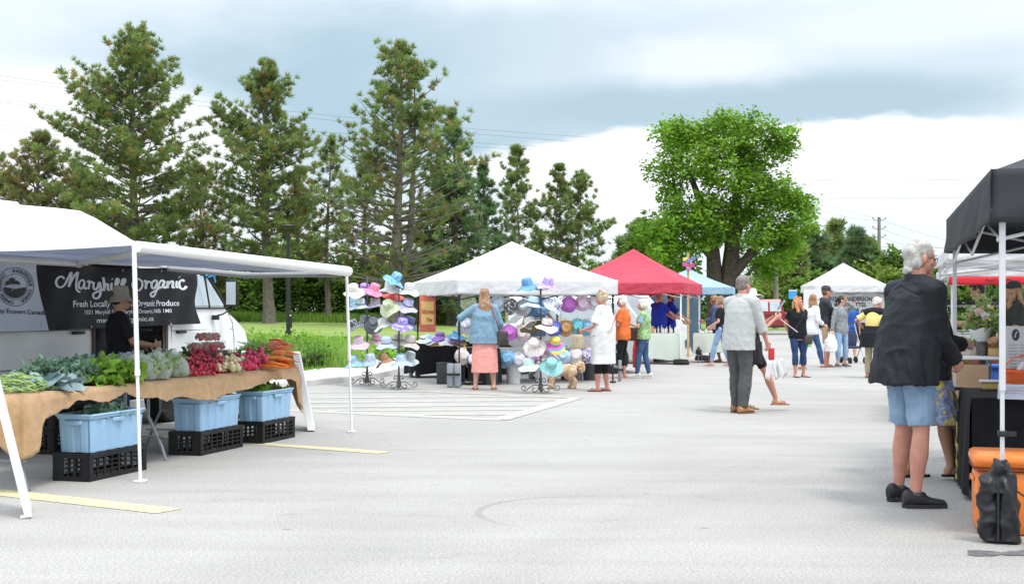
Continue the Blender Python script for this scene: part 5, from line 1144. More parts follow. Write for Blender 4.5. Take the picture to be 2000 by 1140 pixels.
for y in (-.12, .12):
    for k in range(3): g.box((0, y, .035+k*.055), (.34, .012, .045))
g.obj('side_slats', wd_, r); g = MB()
for x in (-.165, .165):
    for k in range(3): g.box((x, 0, .035+k*.055), (.012, .22, .045))
g.obj('end_slats', wd_, r); g = MB(); g.box((0, 0, .008), (.33, .23, .01)); g.obj('base', wd_, r)
def bottle(p, lab, r0, h, m, group='bottles and jars on the pale green table'):
    r = thing('bottle', lab, 'bottle', p, 0, group); g = MB(); g.lathe([(r0*.9, 0), (r0, .01), (r0, h*.6), (r0*.5, h*.78), (r0*.35, h*.85), (r0*.35, h*.95)], 12); g.obj('body', m, r, smooth=35); g = MB(); g.lathe([(r0*.42, h*.93), (r0*.42, h), (.001, h)], 10); g.obj('cap', m if m is not wd_ else white_metal, r, smooth=35)
for i in range(9): bottle(onred(.72-i*.07, .22+.08*(i % 3), .765), 'small white bottle in the row on the pale green table', .022, .13+.03*(i % 3), mat('milky_glass', (.68, .68, .66), .3))
bottle(onred(.78, .2, .765), 'amber bottle between crate and white bottles', .035, .17, mat('amber_label', (.50, .27, .12), .5))
for i in range(4): bottle(RFR+RU*(.2+i*.14)+RV*1.6+Vector((0, 0, .745)), 'pale jar on the side table by the tent leg', .04, .09+.02*(i % 2), mat('milky_glass', None))
bottle(RFR+RU*.2+RV*1.3+Vector((0, 0, .2)), 'dark jar hanging under the side table', .07, .2, BKM, 'jars')
# ---------- vehicles behind the stalls ----------
def car(label, name, loc, rz, L, W, H, paint, cat, prof, win):
    r = thing(name, label, cat, loc, rz); g = MB(); n = 13; secs = []
    for (x, zb, zt, bel) in prof:
        s_ = []
        for f in (0, .15, .4, .62, .75, .9, 1.):
            z = zb+(zt-zb)*f; y = W/2*(1-.10*max(0, (z-bel)/(H-bel)) if z > bel else 1-.03*(1-f)); 
            if f == 1.: y -= .09
            s_.append((x, -y, z))
        s_ += [(x_, -y_, z_) for x_, y_, z_ in s_[::-1]]; secs.append(s_)
    m = len(secs[0]); g.add([p for s_ in secs for p in s_], [(i*m+j, (i+1)*m+j, (i+1)*m+j+1, i*m+j+1) for i in range(len(secs)-1) for j in range(m-1)]+[tuple(range(m)), tuple((len(secs)-1)*m+k for k in range(m))[::-1]]); g.obj('body', paint, r, smooth=30)
    for q in win:
        g = MB(); g.add([(x, -(W/2*(1-.10*max(0, (z-.95)/(H-.95))))-.012, z) for x, z in q], [tuple(range(len(q)))]); g.obj('window', glass, r)
    for x in (prof[0][0]+.85, prof[-1][0]-.85):
        for y in (-W/2+.08, W/2-.08):
            g = MB(); T = Matrix.Translation((x, y, .33)) @ Matrix.Rotation(PI/2, 4, 'X'); g.lathe([(.2, -.1), (.33, -.1), (.34, .1), (.2, .1)], 22, T); wh = g.obj('wheel', black_rub, r, smooth=30); g = MB(); g.lathe([(.001, .09), (.2, .105), (.21, .06)], 18, T); g.lathe([(.001, -.09), (.2, -.105), (.21, -.06)], 18, T); g.obj('rim', grey_metal, wh, smooth=30)
    g = MB(); g.box(((prof[0][0]+prof[-1][0])/2, -W/2-.005, .42), (L*.5, .03, .10)); g.box(((prof[0][0]+prof[-1][0])/2, -W/2-.008, 1.0), (L*.62, .012, .03)); g.obj('side_trim', BKM, r)
    return r
silver = mat('silver_car_paint', (.52, .54, .56), .25, var=.02, metal=.3, coat=.5)
suvp = [(-2.35, .45, .85, .95), (-2.25, .35, 1.0, .95), (-1.2, .3, 1.12, .95), (-.45, .3, 1.68, .95), (.4, .3, 1.74, .95), (1.7, .3, 1.70, .95), (2.15, .33, 1.2, .95), (2.3, .45, .95, .95)]
car('silver car parked behind the hat stall', 'parked_car', (.93, 28.8, 0), FA*.4, 4.6, 1.85, 1.74, silver, 'car', suvp, [[(-.95, 1.08), (-.1, 1.08), (-.1, 1.58), (-.42, 1.58)], [(0, 1.08), (.9, 1.08), (.9, 1.60), (0, 1.60)], [(1.0, 1.08), (1.85, 1.10), (1.6, 1.56), (1.0, 1.58)]]).scale = (.80, .95, .95)
vp = [(-2.6, .4, 1.9, 1.1), (-2.5, .35, 2.0, 1.1), (.8, .35, 2.02, 1.1), (1.3, .35, 1.95, 1.1), (1.9, .35, 1.25, 1.1), (2.5, .4, 1.1, 1.1), (2.6, .5, .9, 1.1)]
car('white van parked behind the red tent', 'parked_van', (2.45, 39.5, 0), .05, 5.2, 1.95, 2.02, mat('white_car_paint', (.74, .75, .76), .3, coat=.4), 'van', vp, [[(-2.2, 1.15), (-.6, 1.15), (-.6, 1.75), (-2.2, 1.75)], [(-.4, 1.15), (.7, 1.15), (.7, 1.75), (-.4, 1.75)], [(.85, 1.15), (1.6, 1.18), (1.25, 1.7), (.85, 1.75)]])
car('dark red pickup parked far behind the phone woman', 'parked_pickup', (13.1, 69, 0), .1, 5, 1.9, 1.8, mat('dark_red_paint', (.25, .02, .02), .3, coat=.4), 'pickup', [(-2.6, .5, 1.0, 1.05), (-2.4, .4, 1.15, 1.05), (-1.2, .4, 1.2, 1.05), (-.7, .4, 1.8, 1.05), (.6, .4, 1.82, 1.05), (.8, .4, 1.15, 1.05), (2.5, .4, 1.15, 1.05), (2.6, .5, 1.0, 1.05)], [[(-.85, 1.2), (-.1, 1.2), (-.1, 1.7), (-.6, 1.7)], [(0, 1.2), (.6, 1.2), (.5, 1.7), (0, 1.7)]])
# spinner on a post above the red tent
r = thing('wind_spinner', 'coloured wind spinner on a wooden post between red and blue tents', 'ornament', (Vector(at(1344, 560, 37))), 0); g = MB(); g.box((0, 0, -.50), (.06, .06, 2.9)); g.obj('post', wd_, r)
for i, (x, z, c_) in enumerate(((-.1, .62, (.6, .1, .3)), (.1, .6, (.6, .08, .25)), (0, .72, (.15, .25, .6)), (-.09, .76, (.7, .6, .1)), (.13, .78, (.2, .2, .45)), (0, .5, (.5, .2, .5)))):
    g = MB(); g.box((x, -.06, z), (.13, .03, .10), bev=.01); g.obj('vane', mat('vane_paint_%d' % i, c_, .6), r)
# ---------- people ----------
def fuse(g, name, m, parent, vox, it=3, fac=.5, disp=None, smooth=True):
    me = bpy.data.meshes.new('t'); me.from_pydata(g.v, [], g.f); me.validate(); o = bpy.data.objects.new('t', me); C.objects.link(o)
    md = o.modifiers.new('r', 'REMESH'); md.mode = 'VOXEL'; md.voxel_size = vox; md.adaptivity = 0
    ms = o.modifiers.new('s', 'SMOOTH'); ms.factor = fac; ms.iterations = it
    dg = bpy.context.evaluated_depsgraph_get(); r = bpy.data.meshes.new_from_object(o.evaluated_get(dg)); bpy.data.objects.remove(o); bpy.data.meshes.remove(me)
    r.name = name; r.materials.clear()
    for q in (m if isinstance(m, (list, tuple)) else [m]): r.materials.append(q)
    n = len(r.vertices)
    if disp and n:
        V = np.empty(n*3, np.float32); r.vertices.foreach_get('co', V); V = V.reshape(-1, 3); Nn = np.empty(n*3, np.float32); r.vertices.foreach_get('normal', Nn); Nn = Nn.reshape(-1, 3)
        V = disp(V, Nn).astype(np.float32); r.vertices.foreach_set('co', V.ravel()); r.update()
    r.polygons.foreach_set('use_smooth', [True]*len(r.polygons)); o = bpy.data.objects.new(name, r); C.objects.link(o)
    if parent: o.parent = parent
    return o
def sn(V, a, b, c, p=0.): return np.sin(V[:, 0]*a+V[:, 1]*b+V[:, 2]*c+p)
from mathutils import noise as mnoise
def nz3(V, sx, sy, sz, seed):
    W = V*np.array([sx, sy, sz])+seed*7.31
    return np.fromiter((mnoise.noise(p) for p in W.tolist()), np.float32, len(W))
def folds(amp, seed, vert=1.):
    def f(V, Nn):
        w = V+.05*np.stack([sn(V, 5, 3, 8, seed), sn(V, 4, 6, 5, seed*2.), 0*V[:, 0]], 1)
        a_ = 1-np.abs(nz3(w, 9, 9, 3.2*vert, seed))*3.2; b_ = 1-np.abs(nz3(w, 7, 7, 11, seed+3))*3.2; c_ = nz3(w, 22, 22, 16, seed+5)
        h = np.clip(a_, -.4, 1)*.9+np.clip(b_, -.5, 1)*.7+c_*.9-.5
        return V+Nn*(h*amp*.55)[:, None]
    return f
def rough(amp, seed, fr=90.):
    p = np.random.RandomState(seed).rand(12)*6
    def f(V, Nn):
        h = sn(V, fr, fr*.4, fr*.3, p[0])*sn(V, -fr*.3, fr, fr*.5, p[1])+.7*sn(V, fr*1.7, fr*1.1, -fr*.8, p[2])*sn(V, fr*.6, -fr*1.9, fr*.9, p[3])
        return V+Nn*(h*amp)[:, None]
    return f
def strands(amp, seed, fr=150.):
    p = np.random.RandomState(seed).rand(9)*6
    def f(V, Nn):
        w = V+.012*np.stack([sn(V, 14, 3, 22, p[0]), sn(V, 5, 13, 18, p[1]), 0*V[:, 0]], 1)
        h = np.sin(w[:, 0]*fr+np.sin(w[:, 2]*13+p[2])*1.5)+np.sin(w[:, 1]*fr*1.1+np.sin(w[:, 2]*11+p[3])*1.5)+.6*np.sin(w[:, 0]*fr*.37+p[4])+.6*np.sin(w[:, 1]*fr*.41+p[5])
        return V+Nn*(h*amp*.5)[:, None]
    return f
def ik(a, c, l1, l2, pole):
    a, c, pole = Vector(a), Vector(c), Vector(pole); d = c-a; L_ = d.length; mx = (l1+l2)*.998
    if L_ > mx: c = a+d*(mx/L_); d = c-a; L_ = mx
    x = (l1*l1-l2*l2+L_*L_)/(2*L_); h = math.sqrt(max(0, l1*l1-x*x)); u = d/L_; p = pole-u*pole.dot(u); p = p.normalized() if p.length > 1e-5 else Vector((0, 1, 0))
    return a+u*x+p*h, c
def ball(g, p, r): g.ell(p, r, 12)
def cap(g, pts, rs_, n=12, flat=1.):
    g.tube(pts, rs_, n, True, flat=flat)
    for p, r in ((pts[0], rs_[0]), (pts[-1], rs_[-1])): g.ell(p, (r, r, r), 10)
    for p, r in list(zip(pts, rs_))[1:-1]: g.ell(p, r*.99, 10)
SK = {'fair': mat('fair_skin', (.56, .33, .245), .5, var=.08, scale=14, spec=.35), 'pink': mat('ruddy_skin', (.54, .25, .185), .5, var=.12, scale=12, spec=.35), 'tan': mat('tanned_skin', (.44, .235, .15), .5, var=.08, scale=14, spec=.35), 'pale': mat('pale_skin', (.62, .43, .35), .5, var=.06, scale=14, spec=.35)}
HR = {'silver': mat('silver_hair', (.42, .41, .38), .55, var=.3, scale=26, spec=.5), 'whiteh': mat('white_hair', (.66, .64, .58), .6, var=.12, scale=30), 'blond': mat('streaky_blond_hair', (.36, .27, .17), .5, col2=(.55, .46, .32), scale=24), 'brown': mat('brown_hair', (.10, .05, .025), .45, col2=(.20, .11, .055), scale=24), 'lbrown': mat('long_light_brown_hair', (.20, .11, .06), .45, col2=(.38, .23, .13), scale=16), 'dark': mat('dark_hair', (.025, .018, .014), .4, var=.4, scale=24), 'grey': mat('grey_brown_hair', (.14, .115, .10), .55, col2=(.24, .21, .19), scale=30), 'red': mat('copper_hair', (.42, .15, .05), .45, col2=(.60, .28, .11), scale=20), 'curl': mat('auburn_hair', (.22, .10, .05), .5, col2=(.35, .19, .09), scale=30)}
def cloth(n, c, v=.12, b=.25, **k): return mat(n, c, .85, var=v, scale=k.pop('scale', 7), bump=b, bscale=k.pop('bscale', 220), spec=.15, **k)
denim = cloth('blue_denim', (.06, .11, .22), .25); ltden = cloth('light_denim', (.24, .36, .52), .15); blackc = cloth('black_cotton', (.018, .018, .021), .3); navyd = cloth('dark_denim', (.028, .05, .12), .25)
def hand(g, wr, d, n, k, curl=.5, side=1):
    """palm + five fingers. wr wrist, d finger direction, n palm normal (towards which the fingers curl), side: +1 thumb on d x n side"""
    d = Vector(d).normalized(); n = Vector(n); n = (n-d*n.dot(d)); n = n.normalized() if n.length > 1e-4 else d.orthogonal().normalized(); s = d.cross(n)*side; r0 = .0088*k
    g.tube([wr-d*.01, wr+d*.035*k, wr+d*.088*k], [.027*k, .036*k, .036*k], 12, True, flat=.5) if False else None
    pts = [wr-d*.015*k, wr+d*.03*k, wr+d*.06*k, wr+d*.092*k]; wd = [.026, .036, .041, .038]; th = [.021, .018, .017, .013]
    V = []
    for p, a, b in zip(pts, wd, th):
        for i in range(12): an = 2*PI*i/12; V.append(p+s*math.cos(an)*a*k+n*math.sin(an)*b*k)
    g.add(V, [(j*12+i, j*12+(i+1) % 12, (j+1)*12+(i+1) % 12, (j+1)*12+i) for j in range(3) for i in range(12)]+[tuple(range(12))[::-1], tuple(36+i for i in range(12))])
    for i, (o, l) in enumerate(((.030, .072), (.010, .082), (-.011, .076), (-.030, .060))):
        b = wr+d*.088*k+s*o*k; c = curl*(1+.12*i); a1, a2, a3 = c*.7, c*1.6, c*2.3; dirs = [d*math.cos(a)+n*math.sin(a)+s*o*1.2 for a in (a1, a2, a3)]
        p1 = b+dirs[0]*l*.45*k; p2 = p1+dirs[1]*l*.32*k; p3 = p2+dirs[2]*l*.23*k; g.tube([b-d*.012*k, b, p1, p2, p3], [r0, r0*1.05, r0, r0*.92, r0*.75], 8); g.ell(p3, r0*.75, 8)
    b = wr+d*.02*k+s*.028*k; t1 = b+(d*.7+s*.75+n*.25)*.034*k; t2 = t1+(d*.85+s*.25+n*(.3+curl*.4))*.032*k; t3 = t2+(d*.8+n*(.3+curl*.7))*.024*k; g.tube([b, t1, t2, t3], [r0*1.5, r0*1.35, r0*1.15, r0*.85], 8); g.ell(t3, r0*.85, 8)
def person(label, loc, face, H=1.7, skin='fair', sex='f', girth=1., vox=.010, lean=0., leanx=0., headyaw=0., headpitch=0., feet=None, arms=None, top=None, bottom=None, shoes=None, hair=None, extra=None, group=None, seed=0, belly=0., hs=1.):
    """face: heading in degrees, 0 away from the camera, 90 to the right. local +y = forward"""
    root = thing('person', label, 'person', loc, -math.radians(face), group); k = H/1.75; kk = k
    J = {}
    pel = Vector((0, 0, .93*k)); ln = math.radians(lean); lx = math.radians(leanx)
    def spine(z):               # z in 1.75 m units above the pelvis line
        h = (z-.93)*k; q = max(0, z-.93)/.55; return Vector((math.sin(lx)*h, math.sin(ln)*h*(.6+.4*q), .93*k+h*math.cos(ln)*math.cos(lx)))
    shw = (.185 if sex == 'm' else .160)*k*(.5+.5*girth); hpw = .088*k
    hd_c = spine(1.50)+Vector((0, .035*k+.06*k*math.sin(ln), .115*k)); hd_c.x += .02*math.sin(lx)
    Rh = Matrix.Rotation(-math.radians(headyaw), 4, 'Z') @ Matrix.Rotation(math.radians(headpitch), 4, 'X'); Hm = Matrix.Translation(hd_c) @ Rh @ Matrix.Scale(k*hs, 4)
    if feet is None: feet = ((-.10, 0, 0), (.10, 0, 0))
    legs = []
    for sg, ft_ in zip((-1, 1), feet):
        hp = pel+Vector((sg*hpw, 0, -.02*k)); an = Vector((ft_[0], ft_[1], .085*k+(ft_[3] if len(ft_) > 3 else 0))); kn, an = ik(hp, an, .424*k, .404*k, (sg*.15+ .2*math.sin(math.radians(ft_[2])), 1, 0)); legs.append((hp, kn, an, math.radians(ft_[2])))
    AR = []
    if arms is None: arms = ((-.28, .04, .80), (.28, .04, .80))
    for i, (sg, a) in enumerate(zip((-1, 1), arms)):
        sh = spine(1.405)+Vector((sg*shw, -.01, 0)); a = dict(to=a) if isinstance(a, tuple) else a
        wr = Vector(a['to'])*1.0; wr = Vector((wr.x*k, wr.y*k, wr.z*k)); pole = a.get('pole', (sg*.35, -1, -.4)); el_, wr = ik(sh, wr, .29*k, .255*k, pole); AR.append((sh, el_, wr, a))
    bulk = 1 if sex == 'm' else .9
    def torso(g, inf, z0, z1, fl=0., box=0., back=0.):
        tab = [(.30, .150, .105), (.80, .150, .105), (.88, .172, .118), (.95, .172, .120), (1.02, .158, .112), (1.09, .148, .105), (1.18, .155, .112), (1.28, .168, .120), (1.36, .170, .112), (1.41, .150, .092), (1.45, .095, .068), (1.485, .058, .056), (1.56, .054, .055)]
        if sex == 'm': tab = [(z, a*(1.08 if 1.15 < z < 1.44 else (1.0 if z > 1.44 else .98)), b*1.03) for z, a, b in tab]
        if box: tab = [(z, max(a, .176), max(b, .128)) if z < 1.34 else (z, a, b) for z, a, b in tab]
        V = []; n = 28 if box else 20; rows = []
        zs = [z0]+([z0+(.8-z0)*.5] if z0 < .7 else [])+[z for z, _, _ in tab if z0 < z < z1]+[z1]
        for z in zs:
            for (a, p, q), (b, r_, s_) in zip(tab, tab[1:]):
                if z <= b: f = max(0, (z-a)/(b-a)); A, B = p+(r_-p)*f, q+(s_-q)*f; break
            gi = 1+(girth-1)*max(0, 1-abs(z-1.08)/.45); A = A*k*gi+inf+fl*max(0, 1.15-z); B = B*k*gi*(1+belly*math.exp(-((z-1.05)/.14)**2))+inf+fl*max(0, 1.15-z)*.7; c = spine(z) if z > .93 else Vector((0, 0, z*k))
            if sex == 'f' and 1.18 < z < 1.34: B += .016*k
            if box: q_ = max(0, 1.34-z); A += box*q_; B += box*q_*.8; c = c+Vector((0, back*q_, 0))
            c = c+Vector((0, belly*.05*k*math.exp(-((z-1.05)/.14)**2), 0))
            rows.append([c+Vector((math.cos(2*PI*i/n)*A*(1+(.035*max(0, 1.2-z)*3*math.sin(9*PI*i/n*2/2.+z*2) if box else 0)), math.sin(2*PI*i/n)*B, 0)) for i in range(n)])
        V = [p for r_ in rows for p in r_]; m = len(rows); g.add(V, [(j*n+i, j*n+(i+1) % n, (j+1)*n+(i+1) % n, (j+1)*n+i) for j in range(m-1) for i in range(n)]+[tuple(range(n))[::-1], tuple((m-1)*n+i for i in range(n))])
    def shoulders(g, inf, up=0):
        for sh, el_, wr, a in AR: c0 = spine(1.41); g.tube([c0+Vector((0, 0, .02*k)), sh*.5+c0*.5+Vector((0, 0, .012*k)), sh], [.055*k+inf, .056*k+inf, .052*k+inf], 12); g.ell(sh, .054*k*bulk+inf, 12)
    def arm(g, inf, frac, cuff=0.):
        for sh, el_, wr, a in AR:
            L1 = (el_-sh).length; L2 = (wr-el_).length; tot = frac*(L1+L2); pts = [sh]; r0 = .050*k*bulk; rr = [r0+inf]
            if tot <= L1: pts += [sh+(el_-sh)*(tot/L1*.5), sh+(el_-sh)*(tot/L1)]; rr += [.047*k*bulk+inf, .043*k*bulk+inf+cuff]
            else:
                f = (tot-L1)/L2; pts += [sh.lerp(el_, .5), el_, el_.lerp(wr, f*.4), el_.lerp(wr, f)]; rr += [.046*k*bulk+inf, .039*k*bulk+inf, (.040-.006*f)*k*bulk+inf, (.038-.014*f)*k*bulk+inf+cuff]
            g.tube(pts, rr, 12)
            for p, r_ in list(zip(pts, rr))[:-1]: g.ell(p, r_, 10)
    def leg(g, inf, z0, fl=0., sel=(0, 1), flare=0.):
        for i_, (hp, kn, an, fa) in enumerate(legs):
            if i_ not in sel: continue
            th = .083*k*(.4+.6*girth); pts = [hp+Vector((0, -.01, .02)), hp.lerp(kn, .5), kn, kn.lerp(an, .35), kn.lerp(an, .75), an]; rr = [th*1.02, th*.84, .053*k, .061*k, .041*k, .035*k]
            rr = [r+inf+flare*q for r, q in zip(rr, (0, .3, .6, .7, .9, 1))]
            np_, nr = [], []
            for j, (p, r_) in enumerate(zip(pts, rr)):
                if p.z >= z0: np_.append(p); nr.append(r_)
                else:
                    p_, r__ = pts[j-1], rr[j-1]; f = (p_.z-z0)/max(1e-4, (p_.z-p.z)); np_.append(p_.lerp(p, f)); nr.append(r__+(r_-r__)*f); break
            g.tube(np_, nr, 14)
            for p, r_ in list(zip(np_, nr))[:-1]: g.ell(p, r_, 12)
    # body, one continuous skin
    g = MB(); torso(g, 0, .80, 1.56); shoulders(g, -.002); arm(g, 0, 1.); leg(g, 0, -1)
    for hp, kn, an, fa in legs:
        f = Vector((math.sin(fa), math.cos(fa), 0)); z0 = an.z-.085*k
        g.tube([an, an-f*.035*k+Vector((0, 0, -.045*k)), an-f*.035*k+Vector((0, 0, -.06*k))], [.036*k, .034*k, .028*k], 10); g.ell(an-f*.03*k+Vector((0, 0, -.052*k)), .034*k, 10)
        if shoes and shoes['t'] != 'sandal': continue
        B_ = Vector((an.x, an.y, z0)); s_ = Vector((f.y, -f.x, 0)); V = []
        for y, w, h in ((-.02, .030, .075), (.05, .036, .06), (.10, .042, .042), (.14, .043, .03), (.165, .036, .022)):
            for i in range(10): a_ = 2*PI*i/10; V.append(B_+f*y*k+s_*math.cos(a_)*w*k+Vector((0, 0, h*.5*k+math.sin(a_)*h*.5*k+.004)))
        g.add(V, [(j*10+i, j*10+(i+1) % 10, (j+1)*10+(i+1) % 10, (j+1)*10+i) for j in range(4) for i in range(10)]+[tuple(range(10))[::-1], tuple(40+i for i in range(10))])
        for i in range(5): g.ell(B_+f*(.175-.008*abs(i-1)*(1+.4*i))*k+s_*(-.032+.016*i)*k*(1 if an.x > 0 else 1)+Vector((0, 0, .014*k)), (.0095*k, .014*k if i else .016*k, .011*k), 8)
    for i, (sh, el_, wr, a) in enumerate(AR):
        d = Vector(a.get('hd', (wr-el_).normalized())); hand(g, wr, d, a.get('pn', (-(1 if i else -1), .2, 0)), k*(1 if sex == 'm' else .92), a.get('curl', .5), side=a.get('side', 1 if i else 1))
    hg = MB()
    hg.ell((0, -.012, .035), (.076, .094, .092), 18); hg.ell((0, .022, -.03), (.058, .068, .082), 16); hg.ell((0, .055, -.078), (.030, .026, .026), 12)
    hg.ell((0, .062, .028), (.050, .026, .032), 12); hg.tube([(0, .072, .020), (0, .096, -.010), (0, .106, -.028)], [.009, .011, .014], 8); hg.ell((0, .102, -.028), (.016, .013, .012), 10)
    for s_ in (-1, 1): hg.ell((s_*.034, .058, -.018), (.024, .022, .026), 10); hg.ell((s_*.078, -.010, -.006), (.010, .020, .033), 10); hg.ell((s_*.016, .088, -.032), (.010, .010, .009), 8)
    hg.ell((0, .086, -.052), (.022, .011, .007), 8); hg.ell((0, .084, -.063), (.019, .011, .008), 8)
    hg.tube([(0, -.02, -.03), (0, -.028, -.10), (0, -.035, -.17)], [.056, .052, .056], 14)
    g.add(hg.v, hg.f, Hm)
    fuse(g, 'body', SK[skin], root, vox*.8, 3, .5)
    e = MB()
    for s_ in (-1, 1): e.ell((s_*.031, .083, .006), (.0125, .006, .0065), 8); e.tube([(s_*.048, .074, .026), (s_*.032, .087, .031), (s_*.014, .089, .028)], [.003, .005, .004], 5)
    for s_ in (-1, 1):
        q = MB(); q.ell((s_*.031, .0825, .006), (.0115, .0065, .0062), 8); q.add([], []); V = [Hm @ Vector(p) for p in q.v]; q.v = [tuple(p) for p in V]; q.obj('eye', mat('eye_dark', (.05, .035, .03), .2), root, smooth=True)
        q = MB(); q.tube([(s_*.048, .073, .027), (s_*.032, .086, .032), (s_*.014, .089, .028)], [.002, .004, .003], 5); q.v = [tuple(Hm @ Vector(p)) for p in q.v]; q.obj('eyebrow', HR[hair[1]] if hair else HR['brown'], root, smooth=True)
    # clothes
    wz = (lambda z: z*k)
    if bottom:
        g = MB(); b = bottom; inf = b.get('inf', .010)
        if b['t'] == 'skirt':
            n = 28; z0, z1 = b['hem'], 1.02; rows = []
            cx = (legs[0][2].x+legs[1][2].x)/2; cy = (legs[0][2].y+legs[1][2].y)/2
            for j in range(9):
                f = j/8; z = z1+(z0-z1)*f; A = (.155+.045*min(1, f*2.2))*k*(.5+.5*girth)+b.get('flare', .04)*f; Bd = (.112+.045*min(1, f*2.2))*k*(.5+.5*girth)+b.get('flare', .04)*f
                rows.append([Vector((cx*f*.6+math.cos(2*PI*i/n)*A*(1+.035*f*math.sin(7*2*PI*i/n+seed)), cy*f*.6+math.sin(2*PI*i/n)*Bd*(1+.05*f*math.sin(5*2*PI*i/n)), z*k)) for i in range(n)])
            m = len(rows); g.add([p for r_ in rows for p in r_], [(j*n+i, j*n+(i+1) % n, (j+1)*n+(i+1) % n, (j+1)*n+i) for j in range(m-1) for i in range(n)]+[tuple(range(n))[::-1], tuple((m-1)*n+i for i in range(n))])
        else:
            torso(g, inf, .82, b.get('waist', 1.04)); leg(g, inf, b['hem']*k, flare=b.get('flare', 0.)); g.ell(pel+Vector((0, 0, -.07*k)), (.145*k*(.5+.5*girth), .10*k*(.5+.5*girth), .09*k), 14)
        fuse(g, b.get('name', {'skirt': 'skirt'}.get(b['t'], 'trousers')), b['m'], root, vox, 2, .5, folds(b.get('fold', .005), seed+5, .5))
    for tp_ in (top if isinstance(top, list) else [top]):
        if not tp_: continue
        g = MB(); inf = tp_.get('inf', .012); torso(g, inf, tp_['hem'] if tp_['hem'] > .8 or tp_.get('box') else .82, tp_.get('neck', 1.455), tp_.get('flare', 0) if not tp_.get('box') else 0, tp_.get('box', 0), tp_.get('back', 0)); shoulders(g, inf*.9)
        if not tp_.get('box') and (tp_['hem'] < .8 or tp_.get('long')):
            n = 24; rows = []
            for j in range(6):
                f = j/5; z = .98+(tp_['hem']-.98)*f; A = .175*k*(.5+.5*girth)+inf+tp_.get('flare', .05)*(.35+.65*f); Bd = .122*k*(.5+.5*girth)+inf+tp_.get('flare', .05)*(.35+.65*f)*.9+belly*.03
                rows.append([Vector((math.cos(2*PI*i/n)*A*(1+.04*f*math.sin(6*2*PI*i/n+seed)), tp_.get('back', 0)*f+math.sin(2*PI*i/n)*Bd*(1+.05*f*math.sin(5*2*PI*i/n+seed)), z*k)) for i in range(n)])
            m = len(rows); g.add([p for r_ in rows for p in r_], [(j*n+i, j*n+(i+1) % n, (j+1)*n+(i+1) % n, (j+1)*n+i) for j in range(m-1) for i in range(n)]+[tuple(range(n))[::-1], tuple((m-1)*n+i for i in range(n))])
        if tp_.get('sleeve', 0) > 0: arm(g, inf, tp_['sleeve'], tp_.get('cuff', .004))
        if tp_.get('collar'):
            c0 = spine(1.475); g.tube([c0+Vector((0, -.005, -.02)), c0+Vector((0, -.002, .035*k))], [.078*k, .072*k], 16)
        if tp_.get('hood'):
            c0 = spine(1.44); g.ell(c0+Vector((0, -.07*k, .01)), (.10*k, .05*k, .06*k), 14); g.tube([c0+Vector((math.cos(a)*.085*k, math.sin(a)*.07*k, .02)) for a in [2*PI*i/12 for i in range(13)]], .026*k, 8)
        fuse(g, tp_.get('name', 'shirt'), tp_['m'], root, vox, 2, .5, folds(tp_.get('fold', .005), seed+1))
    if shoes:
        for hp, kn, an, fa in legs:
            f = Vector((math.sin(fa), math.cos(fa), 0)); s_ = Vector((f.y, -f.x, 0)); B_ = Vector((an.x, an.y, an.z-.085*k)); T = Matrix((( s_.x, f.x, 0, B_.x), (s_.y, f.y, 0, B_.y), (0, 0, 1, B_.z), (0, 0, 0, 1))) @ Matrix.Scale(k, 4)
            if shoes['t'] == 'sandal':
                g = MB(); n = 14; V = []
                out = [(.0, -.085), (.032, -.06), (.034, 0), (.042, .08), (.046, .13), (.038, .178), (0, .198), (-.036, .182), (-.042, .13), (-.038, .08), (-.030, 0), (-.030, -.06)]
                m = len(out); g.add([(x, y, z) for z in (.0, .018) for x, y in out], [(i, (i+1) % m, (i+1) % m+m, i+m) for i in range(m)]+[tuple(range(m))[::-1], tuple(range(m, 2*m))], T)
                sh_ = g.obj('sandal', shoes['m'], root, smooth=30)
                g = MB()
                for y in shoes.get('straps', (.10, .05)): g.tube([(-.043, y, .012), (-.038, y, .045), (0, y-.01, .066 if y < .09 else .055), (.040, y, .045), (.045, y, .012)], .007, 5, M=T)
                if shoes.get('thong'): g.tube([(-.036, .05, .02), (-.012, .11, .052), (-.008, .145, .03), (.010, .11, .056), (.040, .05, .02)], .006, 5, M=T)
                g.obj('strap', shoes.get('sm', shoes['m']), sh_, smooth=True)
            else:
                g = MB(); hi = .108 if shoes['t'] == 'trainer' else .085; V = []; n = 14
                for y, w, h, zb in ((-.082, .028, .085, .01), (-.06, .042, hi, .01), (-.005, .046, hi, .01), (.05, .046, .086, .01), (.10, .046, .058, .01), (.15, .045, .048, .01), (.185, .034, .040, .012), (.20, .018, .028, .014)):
                    for i in range(n): a_ = 2*PI*i/n; V.append((math.cos(a_)*w, y, zb+h*.5+math.sin(a_)*h*.5))
                g.add(V, [(j*n+i, j*n+(i+1) % n, (j+1)*n+(i+1) % n, (j+1)*n+i) for j in range(7) for i in range(n)]+[tuple(range(n))[::-1], tuple(7*n+i for i in range(n))], T)
                for i in range(4): pass
                sh_ = fuse(g, 'shoe', shoes['m'], root, vox*.6, 2)
                g = MB(); out = [(.0, -.088), (.034, -.068), (.042, 0), (.048, .09), (.049, .14), (.037, .19), (0, .212), (-.035, .192), (-.046, .14), (-.044, .09), (-.040, 0), (-.034, -.068)]; m = len(out)
                g.add([(x, y, z) for z in (.0, .024) for x, y in out], [(i, (i+1) % m, (i+1) % m+m, i+m) for i in range(m)]+[tuple(range(m))[::-1], tuple(range(m, 2*m))], T); g.obj('sole', shoes.get('sole', shoes['m']), sh_, smooth=30)
